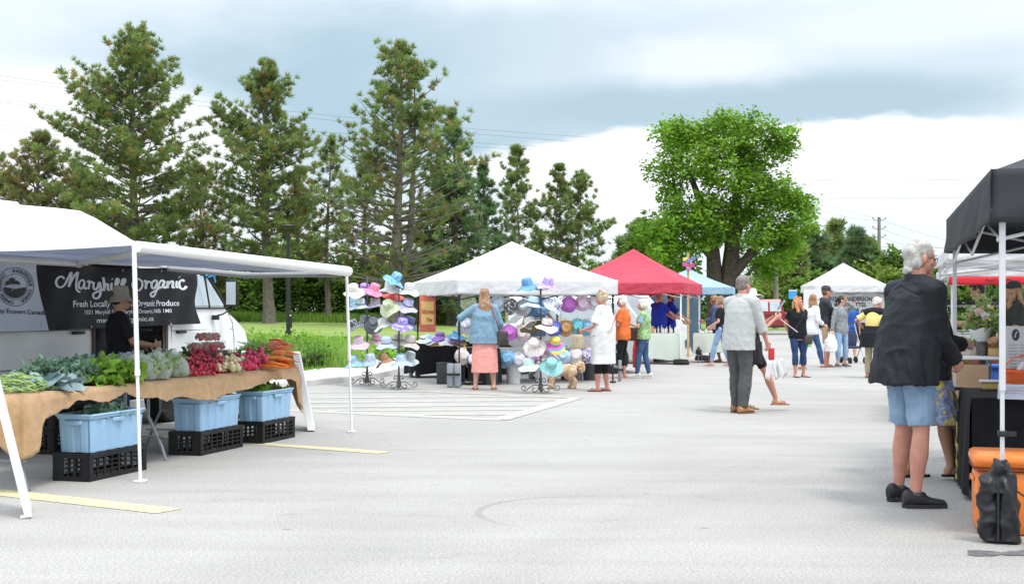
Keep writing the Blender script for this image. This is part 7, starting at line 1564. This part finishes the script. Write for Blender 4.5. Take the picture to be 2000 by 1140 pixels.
def jk(root, Hm, k, spine, AR, legs):
    # yoke seam and hem band
    g = MB(); pts = []
    for i in range(13):
        a = math.radians(200+i*140/12); c = spine(1.33); pts.append(c+Vector((math.cos(a)*(.205*k), math.sin(a)*(.142*k)-.012, -.03*math.sin(PI*i/12))))
    g.tube(pts, .004, 5); g.obj('yoke_seam', blj, root, smooth=True)
drsh = dict(m=blj, hem=.80, sleeve=.97, inf=.034, box=.085, fold=.0, collar=True, name='jacket', back=-.10, cuff=.010)
_f = folds
def folds(amp, seed, vert=1.): return jfold if seed == 21 and amp == 0. else _f(amp, seed, vert)
dsh = mat('faded_denim', (.20, .32, .50), .85, col2=(.32, .46, .62), scale=9, bump=.5, bscale=240, detail=6)
r20 = person('grey haired man in a black jacket, faded denim shorts and black trainers', p20, 68, 1.89, 'pink', 'm', 1.08, vox=.0068, lean=3, leanx=2, headyaw=14, headpitch=-8, feet=((-.20, .05, 8), (.11, -.05, 20)), arms=(dict(to=(-.12, .28, 1.02), hd=(.5, .8, -.1)), dict(to=(.13, .24, .95), hd=(-.2, .7, -.5), curl=.75, pole=(.35, -1, -.35))), top=drsh, hs=.95, bottom=dict(t='shorts', m=dsh, hem=.53, inf=.024, flare=.010, fold=.008, name='denim_shorts'), shoes=dict(t='trainer', m=mat('black_trainer', (.02, .02, .022), .55, var=.3), sole=mat('black_sole', (.03, .03, .032), .8), sock=mat('grey_sock', (.10, .105, .11), .9), sockh=.02, lace=blackc), hair=('neck', 'silver'), extra=glasses(BKM), seed=20)[0]
# ---------- the dog ----------
def dog(loc, rz):
    r = thing('dog', 'curly apricot dog with a fluffy raised tail standing beside the hat rack', 'dog', loc, rz); g = MB()   # local +x = head
    V = []; n = 16; tab = [(-.20, .30, .060, .070), (-.13, .305, .085, .095), (-.02, .295, .088, .090), (.08, .29, .095, .105), (.16, .30, .088, .105), (.21, .33, .06, .08)]
    for x, z, a, b in tab:
        for i in range(n): V.append((x, math.cos(2*PI*i/n)*a, z+math.sin(2*PI*i/n)*b))
    g.add(V, [(j*n+i, j*n+(i+1) % n, (j+1)*n+(i+1) % n, (j+1)*n+i) for j in range(5) for i in range(n)]+[tuple(range(n))[::-1], tuple(5*n+i for i in range(n))]); g.ell((-.19, 0, .30), (.06, .075, .085), 12)
    cap(g, [(.17, 0, .33), (.235, 0, .40)], [.075, .065])                      # neck
    g.ell((.26, 0, .425), (.078, .072, .072), 14); g.tube([(.29, 0, .415), (.36, 0, .395), (.375, 0, .392)], [.052, .040, .032], 10); g.ell((.37, 0, .394), .034, 10)
    for s_ in (-1, 1):
        g.tube([(.245, s_*.062, .46), (.25, s_*.088, .41), (.255, s_*.085, .35)], [.026, .036, .028], 8); g.ell((.255, s_*.085, .35), .028, 8)
        y = s_*.062; dx = .02*s_
        cap(g, [(.14+dx, y, .27), (.135+dx, y, .17), (.145+dx, y, .10), (.145+dx, y, .045)], [.055, .044, .038, .040]); g.ell((.165+dx, y, .028), (.042, .032, .028), 10)
        cap(g, [(-.16-dx, y, .27), (-.13-dx, y, .20), (-.20-dx, y, .12), (-.185-dx, y, .045)], [.070, .052, .034, .036]); g.ell((-.17-dx, y, .026), (.040, .031, .026), 10)
    cap(g, [(-.23, 0, .34), (-.27, 0, .38), (-.31, 0, .37)], [.03, .035, .05]); g.ell((-.33, 0, .335), (.062, .05, .085), 12); g.ell((-.315, 0, .39), (.055, .048, .05), 12)
    fur = mat('apricot_fur', (.60, .36, .20), .95, col2=(.78, .58, .39), scale=11, bump=.8, bscale=120, detail=5, sheen=.4)
    fuse(g, 'body', fur, r, .009, 1, .5, rough(.0065, 4, 85))
    g = MB(); g.ell((.402, 0, .402), (.013, .016, .012), 10); g.obj('nose', BKM, r, smooth=True)
    for s_ in (-1, 1): g = MB(); g.ell((.322, s_*.036, .445), .010, 8); g.obj('eye', BKM, r, smooth=True)
b = gp(1096, 759); dog(b, PI+.12)
bpy.data.objects['dog'].scale = (1.08, 1.08, 1.08)
# ---------- right side : black canopy stall and flower stall ----------
DU = Vector((.259, .966, 0)); DR = Vector((.966, -.259, 0)); DA = math.atan2(-.259, .966); NL = Vector((2.90, 8.0, 0))
blkc = mat('black_canopy_cloth', (.030, .032, .038), .75, var=.15, scale=1.2, bump=.3, bscale=250)
alw = mat('white_aluminium', (.62, .62, .64), .35, var=.04, metal=.15)
tent('black pop-up tent with silver posts cut by the right edge', NL, DR, 3.05, 4.70, 1.905, 2.225, 3.05, blkc, alw, skirt=.02, legs=((0, 0), (0, 1), (1, 1)))
for y, z, lab in ((.048, .64, 'near'), (4.65, .64, 'far')):
    p = NL+DR*.048+DU*y; r = thing('post_strap', 'black strap wrapped round the %s silver post of the black tent' % lab, 'strap', p+Vector((0, 0, z)), DA, 'black straps on the tent posts'); g = MB(); g.box((0, 0, 0), (.052, .052, .035), bev=.006); g.obj('band', BKM, r, smooth=True); g = MB(); g.box((.05, -.01, .0), (.06, .006, .03)); g.obj('strap_end', BKM, r)
def wbag(p, sc_, label, tail):
    r = thing('weight_bag', label, 'weight bag', p, DA-.15, 'black weight bags on the posts of the black tent'); g = MB()
    for s_ in (-1, 1):
        T = Matrix.Translation((s_*.056*sc_, -.02, 0)) @ Matrix.Scale(sc_, 4); g.lathe([(.035, .0), (.062, .015), (.068, .12), (.064, .27), (.052, .36), (.03, .42)], 18, T)
    g.tube([(0, 0, .30*sc_), (-.015, 0, .40*sc_), (.02, 0, .46*sc_), (.05, .01, .47*sc_)], [.09*sc_, .055*sc_, .066*sc_, .03*sc_], 14)
    fuse(g, 'bag_body', mat('black_nylon', (.017, .017, .020), .42, var=.2, spec=.35), r, .008, 2, .5, folds(.022, 3, 1.))
    g = MB(); g.tube(tail, .016, 6, flat=.3); g.obj('strap', BKM, r, smooth=True)
    g = MB(); g.box((0, -.075*sc_, .2*sc_), (.012, .012, .36*sc_)); g.obj('seam', BKM, r)
wbag(NL+DR*.02+DU*-.06, 1.0, 'black weight bag in front of the orange cooler', [(.04, .0, .36), (.12, -.02, .30), (.20, -.03, .25), (.30, -.02, .20)])
wbag(NL+DR*.05+DU*4.55, .9, 'black weight bag at the foot of the far silver post', [(.03, 0, .36), (.07, -.03, .30), (.08, -.03, .22)])
drape_table('table under a black cloth beside the orange cooler', Vector((3.32, 9.62, 0)), DA, 1.9, 1.30, .745, blk, hemz=.0, seed=6, wav=.018)
g = MB(); gold = mat('gold_print', (.35, .26, .06), .5)
T = Matrix.Translation(Vector((3.32, 9.62, 0))) @ Matrix.Rotation(DA, 4, 'Z')
g = MB()
for k, pts in enumerate(([(-.062, .62, .52), (-.062, .60, .44), (-.066, .63, .38), (-.066, .60, .33)], [(-.064, .52, .36), (-.07, .47, .30), (-.07, .53, .25), (-.072, .46, .20), (-.074, .52, .15), (-.074, .46, .10)])): g.tube(smoothpts(pts, 4), .007, 5, M=T)
tag(g.obj('cloth_emblem', gold), 'gold curling emblem printed on the side of the black tablecloth', 'emblem')
# cooler
org = mat('orange_cooler_plastic', (.76, .20, .03), .4, var=.04, scale=2, coat=.2)
r = thing('cooler', 'orange cooler behind the black weight bag', 'cooler', NL+DR*-.12+DU*.17, DA); g = MB(); g.box((.36, .23, .20), (.66, .42, .40), bev=.05); g.obj('body', org, r, smooth=True)
g = MB(); g.box((.36, .23, .455), (.70, .46, .09), bev=.04); g.obj('lid', org, r, smooth=True); g = MB(); g.box((.36, .23, .405), (.685, .445, .012)); g.obj('seal', mat('dark_seal', (.2, .06, .02), .8), r)
for y in (.08,): g = MB(); g.box((.022, .23, .33), (.02, .20, .03), bev=.008); g.obj('handle', org, r, smooth=True)
for x in (.2, .52): g = MB(); g.box((x, .008, .40), (.05, .03, .09), bev=.012); g.obj('latch', org, r, smooth=True)
def onblk(px, d, z=.748): return Vector(((px-1000)/F*d, d, z))
wp = mat('white_card', (.66, .66, .69), .6, var=.02)
r = thing('price_list', 'white upright price list box with a dark round emblem', 'price list', onblk(1963, 10.05), DA); g = MB(); g.box((.16, .06, .255), (.32, .12, .51), bev=.004); g.obj('box', wp, r)
g = MB(); g.ell((.075, -.001, .445), (.028, .002, .045), 24); g.obj('emblem', mat('emblem_ink', (.05, .05, .055), .6), r); g = MB()
g.tube([(.068, -.004, .425), (.075, -.004, .45), (.084, -.004, .47)], .004, 5); g.obj('emblem_mark', wp, r)
g = MB()
for i in range(13):
    for x0, x1 in ((.02, .09), (.10, .14)): g.box(((x0+x1)/2, -.0015, .37-i*.024), ((x1-x0)*(.7+.3*rnd.random()), .002, .006))
g.obj('printed_lines', mat('faint_ink', (.38, .38, .42), .7), r)
r = thing('basket', 'orange plastic basket of white papers on the black table', 'basket', onblk(1966, 9.78), DA); g = MB(); g.lathe_open([(.10, 0), (.105, .01), (.14, .17), (.15, .175), (.15, .20), (.14, .20), (.10, .012), (.001, .012)], 32, Matrix.Translation((.12, .0, 0)) @ Matrix.Diagonal((1, .75, 1, 1))); red_ = mat('red_orange_plastic', (.74, .13, .03), .4, var=.03)
g.obj('tub', red_, r, smooth=35); g = MB(); g.tube([(-.02, 0, .19), (.0, 0, .24), (.05, 0, .285), (.12, 0, .30), (.19, 0, .285), (.24, 0, .24), (.26, 0, .19)], .011, 8, flat=.5); g.obj('handle', red_, r, smooth=True)
for i in range(3): g = MB(); T = Matrix.Translation((.08+i*.05, -.01*i, .16)) @ Matrix.Rotation(.5-.3*i, 4, 'Y'); g.box((0, 0, .05), (.05, .09, .11), T, .02); g.obj('paper_packet', wp, r, smooth=True)
r = thing('price_card', 'folded white card lettered in pink in front of the orange basket', 'card', onblk(1948, 9.5), DA-.25); g = MB(); g.add([(0, 0, 0), (.22, 0, 0), (.22, .03, .105), (0, .03, .105), (.22, .09, 0), (0, .09, 0)], [(0, 1, 2, 3), (3, 2, 4, 5), (0, 3, 5), (1, 4, 2)]); g.obj('card', mat('pale_blue_card', (.56, .62, .72), .6), r)
g = MB()
for i in range(4): g.tube([(.02+.02*k, -.002+.0045*i+.004, .082-.02*i+.004*math.sin(k*2.1+i)) for k in range(9)], .0022, 4)
g.obj('handwriting', mat('pink_ink', (.55, .28, .42), .6), r)
r = thing('butter_dish', 'yellow loaf dish with a white lid on the black table', 'dish', onblk(1925, 10.55), DA); g = MB(); g.box((.06, .05, .03), (.17, .11, .06), bev=.015); g.obj('dish', mat('butter_yellow', (.62, .46, .16), .6), r, smooth=True); g = MB(); g.box((.06, .05, .066), (.21, .14, .018), bev=.008); g.obj('lid', wp, r, smooth=True)
# white tents of the flower stall
tent('white pop-up tent over the flower stall', Vector((5.02, 15.3, 0)), DR, 3.2, 3.05, 1.93, 2.07, 3.0, WT, alw, legs=((0, 1), (1, 1), (1, 0)))
redband = mat('red_valance_cloth', (.62, .025, .04), .8, var=.06)
t2 = tent('white tent with a red lettered valance behind the flower stall', Vector((6.3, 19.2, 0)), DR, 3.6, 3.05, 1.84, 1.97, 2.8, WT, alw)
g = MB(); g.grid(lambda u, v: (3.6*u, -.03-.01*math.sin(u*22), 1.838-.115*v), 40, 3); g.obj('red_valance', redband, t2, smooth=True, solid=.003)
g = MB(); 
for i in range(7): g.tube([(.50+i*.05, -.05, 1.78), (.52+i*.05, -.05, 1.80-.015*(i % 2)), (.545+i*.05, -.05, 1.775+.01*(i % 3))], .008, 4)
g.obj('dark_lettering', mat('black_ink', None), t2)
# flower table
fr_ = Vector((5.95, 18.15, 0)); FT = thing('folding_table', 'white folding table of the flower stall', 'table', fr_, DA); g = MB(); g.box((1.5, .38, .715), (3.0, .76, .05), bev=.015); g.obj('tabletop', wp, FT, smooth=True)
for x in (.55, .95, 2.6):
    g = MB(); g.tube([(x, .1, 0), (x, .12, .69)], .018, 6); g.tube([(x, .66, 0), (x, .64, .69)], .018, 6); g.tube([(x, .1, .25), (x, .66, .25)], .012, 6); g.obj('leg', grey_metal if x < .9 else BKM, FT, smooth=True)
g = MB(); g.tube([(.55, .38, .25), (1.5, .38, .5)], .012, 6); g.obj('brace', BKM, FT)
def onf(px, w_=.25, z=.742): 
    r = (px-1000)/F; P0 = fr_+DU*w_; t = (r*P0.y-P0.x)/(DR.x-r*DR.y); return P0+DR*t+Vector((0, 0, z))
r = thing('kraft_box', 'tall brown kraft box under the flower table', 'box', onf(1846, -.05, 0), DA); g = MB(); g.box((.28, .16, .31), (.56, .32, .62), bev=.01); g.obj('carton', mat('kraft_paper', (.36, .24, .15), .85, var=.1, scale=4), r, smooth=True); g = MB(); g.box((.28, .16, .625), (.50, .03, .012)); g.obj('tape', mat('tape_brown', (.28, .19, .11), .5), r)
r = thing('storage_tote', 'blue storage tote behind the legs of the flower table', 'tote', onf(1935, .9, 0), DA); g = MB(); g.box((.12, .2, .30), (.34, .36, .50), bev=.03); g.obj('tub', mat('bright_blue_plastic', (.06, .16, .55), .5), r, smooth=True); g = MB(); g.box((.12, .2, .56), (.37, .40, .05), bev=.015); g.obj('lid', mat('bright_blue_plastic', None), r, smooth=True)
r = thing('planter', 'whitewashed wooden trough of seedlings on the flower table', 'planter', onf(1862, .15), DA); ww = mat('whitewashed_wood', (.46, .41, .36), .9, var=.2, scale=16, bump=.4); g = MB()
for y in (0, .22): g.box((.24, y, .065), (.48, .015, .13))
for x in (0, .48): g.box((x, .11, .065), (.015, .205, .13))
g.obj('trough', ww, r); g = MB(); g.box((.24, .11, .05), (.45, .19, .09)); g.obj('soil', mat('dark_soil', (.04, .03, .02), .95), r)
FLG = veg('seedling_leaf', (.20, .32, .06), (.36, .48, .12), .35); BQG = veg('bouquet_leaf', (.20, .32, .10), (.38, .50, .20), .4)
g = MB(); leafy(g, (.24, .11, .14), 170, (.36, .14, .08), .11, .035, rs, up=1.5); g.obj('seedlings', FLG, r, smooth=True)
r = thing('plant_pot', 'small dark ribbed pot under the bouquet', 'pot', onf(1917, .10), DA); g = MB(); g.lathe([(.055, 0), (.06, .01), (.065, .05), (.075, .055), (.068, .06), (.075, .15), (.08, .155), (.075, .165), (.001, .15)], 24); g.obj('pot', mat('pewter', (.12, .115, .11), .4, metal=.4), r, smooth=30); g = MB(); g.lathe([(.078, .16), (.083, .165), (.083, .175), (.078, .18)], 24); g.obj('rim', mat('pewter', None), r)
r = thing('bouquet', 'mixed bouquet of pink, white and orange flowers in white paper', 'bouquet', onf(1918, .10, .915), DA); g = MB(); T = Matrix.Rotation(-.12, 4, 'Y'); g.lathe_open([(.03, .0), (.07, .03), (.13, .15), (.15, .20)], 22, T, fn=lambda p, a, j: p*(1+.06*math.sin(a*5+j))); g.obj('paper_wrap', wp, r, smooth=True, solid=.003)
g = MB(); leafy(g, (0, 0, .30), 300, (.26, .2, .18), .14, .03, rs, up=1.2, ruff=.2); leafy(g, (.03, 0, .50), 60, (.14, .12, .16), .16, .02, rs, up=2.); g.obj('foliage', BQG, r, smooth=True)
for i in range(26):
    c_ = [(.72, .42, .40), (.74, .70, .66), (.72, .32, .10), (.74, .60, .10), (.70, .25, .28), (.74, .66, .60)][i % 6]; x, y, z = rs.normal()*.10, -.06+rs.normal()*.07, .22+rs.rand()*.30
    if i == 0: x, y, z, c_ = -.05, -.13, .42, (.74, .50, .44)
    if i == 1: x, y, z, c_ = .03, -.13, .37, (.76, .74, .70)
    g = MB(); R = .052 if i < 2 else rs.uniform(.018, .034)
    for q in range(10 if i < 2 else 6): a = q*2.4; rr = R*(.3+.07*q); g.ell((x+rr*math.cos(a), y-.01, z+rr*math.sin(a)), (R*.5, R*.3, R*.5), 8)
    g.obj('flower', mat('petal_%d' % (i % 6) if i > 1 else 'petal_big_%d' % i, c_, .7, transl=.2), r, smooth=True)
r = thing('plant_pot', 'tall terracotta vase right of the bouquet', 'pot', onf(1940, .2), DA); g = MB(); g.lathe([(.05, 0), (.07, .02), (.08, .2), (.075, .25), (.001, .24)], 20); g.obj('vase', mat('terracotta', (.50, .24, .10), .8, var=.15), r, smooth=30); g = MB(); leafy(g, (0, 0, .30), 50, (.12, .1, .08), .16, .03, rs, up=1.5); g.obj('foliage', BQG, r, smooth=True)
r = thing('wooden_crate', 'low orange brown wooden crate behind the silver post', 'crate', onf(1952, .12), DA); g = MB(); g.box((0, 0, .055), (.3, .2, .10), bev=.006); g.obj('crate_box', wd_, r); g = MB(); g.box((0, 0, .112), (.26, .16, .01)); g.obj('packed_goods', mat('kraft_paper', None), r)
for i, (px, w_, z) in enumerate(((1862, .50, 0), (1880, .52, 0), (1897, .50, 0), (1870, .55, .10), (1888, .55, .10))):
    r = thing('clamshell_box', 'clear salad box behind the seedling trough', 'box', onf(px, w_, .742+.10+z), DA, 'clear salad boxes behind the seedling trough'); g = MB(); g.box((0, 0, .05), (.18, .14, .095), bev=.02); g.obj('box_shell', mat('milky_plastic', (.62, .66, .66), .25), r, smooth=True); g = MB(); g.box((0, 0, .10), (.19, .15, .012), bev=.005); g.obj('lid', mat('milky_plastic', None), r, smooth=True)
r = thing('riser', 'low white riser under the salad boxes', 'riser', onf(1850, .40, .742), DA); g = MB(); g.box((.32, .12, .048), (.7, .3, .094), bev=.01); g.obj('riser_box', wp, r)
# plant rack behind
r = thing('plant_rack', 'grey metal rack of green plants behind the flower stall', 'plant rack', Vector((at(1842, 600, 21).x, 21, 0)), DA)
for x in (0, .62, 1.25): 
    for y in (0, .45): g = MB(); g.box((x, y, .95), (.03, .03, 1.9)); g.obj('upright', grey_metal, r)
for z in (.5, 1.02, 1.42): g = MB(); g.box((.62, .22, z), (1.25, .45, .03)); g.obj('shelf', grey_metal, r)
for z in (.52, 1.04, 1.44):
    for x in (.17, .47, .80, 1.08):
        g = MB(); g.box((x, .2, z+.05), (.24, .3, .09)); t = g.obj('tray', BKM, r); g = MB(); leafy(g, (x, .2, z+.12), 60, (.26, .26, .10), .14, .06, rs, up=1.6); g.obj('plants', [LETT, LGRN, GRN][int(x*7) % 3], t, smooth=True)
r = thing('planter', 'red brick coloured planter at the foot of the plant rack', 'planter', Vector((at(1850, 600, 20.5).x, 20.5, 0)), DA); g = MB(); g.box((.5, .15, .30), (1.1, .3, .60), bev=.02); g.obj('trough', mat('brick_red', (.30, .11, .07), .9, var=.2, scale=14), r, smooth=True); g = MB(); leafy(g, (.5, .15, .66), 120, (.9, .25, .08), .2, .07, rs, up=1.4); g.obj('plants', LETT, r, smooth=True)
# ---------- poles, wires, lamp, flags ----------
wpole = mat('weathered_pole', (.24, .215, .195), .9, var=.15, scale=3, bump=.3)
z = tz(563, 52); r = thing('street_lamp', 'black lamp post on the lawn right of the van', 'street lamp', Vector((at(563, 600, 52).x, 52, z))); Hl = HC+(HY-458)/F*52-z
g = MB(); g.tube([(0, 0, 0), (0, 0, .25), (0, 0, .27), (0, 0, Hl)], [.13, .13, .085, .075], 14); g.obj('post', BKM, r, smooth=40)
g = MB()
for s_ in (-1, 1): g.tube([(0, 0, Hl-.1), (s_*.09, 0, Hl+.08), (s_*.27, 0, Hl+.30)], .028, 6)
g.obj('arms', BKM, r); g = MB(); g.lathe([(.05, Hl+.22), (.16, Hl+.27), (.33, Hl+.30), (.34, Hl+.34), (.10, Hl+.38), (.001, Hl+.38)], 22); g.obj('lamp_head', BKM, r, smooth=30)
g = MB(); g.box((.10, -.05, .62), (.12, .08, .5), bev=.02); g.obj('junction_box', BKM, r); g = MB(); g.box((.10, -.09, .86), (.05, .03, .05)); g.obj('outlet', wp, r)
def upole(px, d, top, rad, label, arms=()):
    b = Vector((at(px, 600, d).x, d, .1)); H = HC+(HY-top)/F*d-.1; r = thing('utility_pole', label, 'utility pole', b, 0, 'utility poles'); g = MB(); g.tube([(0, 0, 0), (0, 0, H)], [rad, rad*.72], 12); g.obj('pole', wpole, r, smooth=40)
    for a in arms:
        z = HC+(HY-a)/F*d-.1; g = MB(); g.tube([(-.55, 0, z+.14), (-.35, 0, z), (0, 0, z-.03), (.35, 0, z), (.55, 0, z+.14)], .035, 5); g.obj('crossarm', wpole, r)
        for s_ in (-.55, .55): g = MB(); g.lathe([(.02, z+.1), (.06, z+.16), (.03, z+.22), (.06, z+.26), (.001, z+.28)], 8, Matrix.Translation((s_, 0, 0))); g.obj('insulator', BKM, r)
    return r
upole(1515, 80, 470, .19, 'thick grey pole rising in front of the big maple', (455,)); upole(1717, 118, 424, .20, 'tall utility pole with three crossarms beyond the trees', (430, 447, 463))
wm = mat('wire_grey', (.10, .11, .12), .6)
def wire(a, b, label, sag=1.2, r_=.013):
    a, b = at(*a), at(*b); g = MB(); g.tube([a.lerp(b, i/24)-Vector((0, 0, sag*4*(i/24)*(1-i/24))) for i in range(25)], r_, 4); tag(g.obj('power_line', wm), label, 'power line', 'power lines')
for i, (y0, y1) in enumerate(((140, 240), (148, 250), (188, 262), (194, 270), (238, 300), (246, 306))): wire((-60, y0, 112), (1180, y1+30, 150), ['highest', 'second', 'third', 'fourth', 'fifth', 'lowest'][i]+' power line crossing behind the pines', sag=.6)
for i, (y0, y1) in enumerate(((350, 342), (384, 378), (476, 480))): wire((1560, y0, 150), (2100, y1, 130), ['highest', 'middle', 'lowest'][i]+' level power line in the sky right of the maple', sag=.3, r_=.015)
for i, y0 in enumerate((330, 356, 380, 402, 424)): wire((1480, y0, 70), (1717+(-9 if i % 2 else 9), (427, 430, 444, 447, 460)[i], 118), ['highest', 'second', 'third', 'fourth', 'lowest'][i]+' of the power lines fanning from the tall pole to the maple', sag=.5, r_=.009)
for i, y0 in enumerate((428, 446, 462)): wire((1717, y0, 118), (2100, y0+95, 160), ['upper', 'middle', 'lower'][i]+' power line running right from the tall pole', sag=.6, r_=.013)
r = thing('sign', 'small bright blue sign on a post behind the red haired woman', 'sign', Vector((at(1548, 600, 68).x, 68, 0))); g = MB(); g.tube([(0, 0, 0), (0, 0, 1.7)], .04, 6); g.obj('post', grey_metal, r); g = MB(); g.box((0, -.05, 2.02), (.42, .04, .40)); g.obj('panel', mat('bright_blue_sign', (.05, .30, .62), .6), r); g = MB(); g.box((0, -.05, 2.26), (.42, .05, .06)); g.obj('white_strip', wp, r)
r = thing('banner', 'white upright banner with green leaves behind the tall man', 'banner', Vector((at(1590, 600, 37).x, 37, 0)), .1); g = MB(); g.box((0, 0, .95), (.60, .03, 1.9)); g.obj('panel', wp, r)
g = MB()
for x, z, a in ((-.1, 1.6, .8), (.05, 1.45, .6), (.15, 1.62, .5), (-.15, .35, .8), (.1, .3, .6), (0, .5, .7)): g = MB(); g.ell((x, -.02, z), (.10*a, .004, .06*a), 10); g.obj('leaf_print', mat('leaf_green_print', (.22, .45, .08), .7), r)
g = MB()
for i, ch in enumerate('Zoa'): vs, fs = text_mb(ch, .26, 0, bold=.01); g.add([(v.x-.22, -.018, 1.12-.24*i+v.y) for v in vs], fs)
g.obj('lettering', mat('black_ink', None), r)
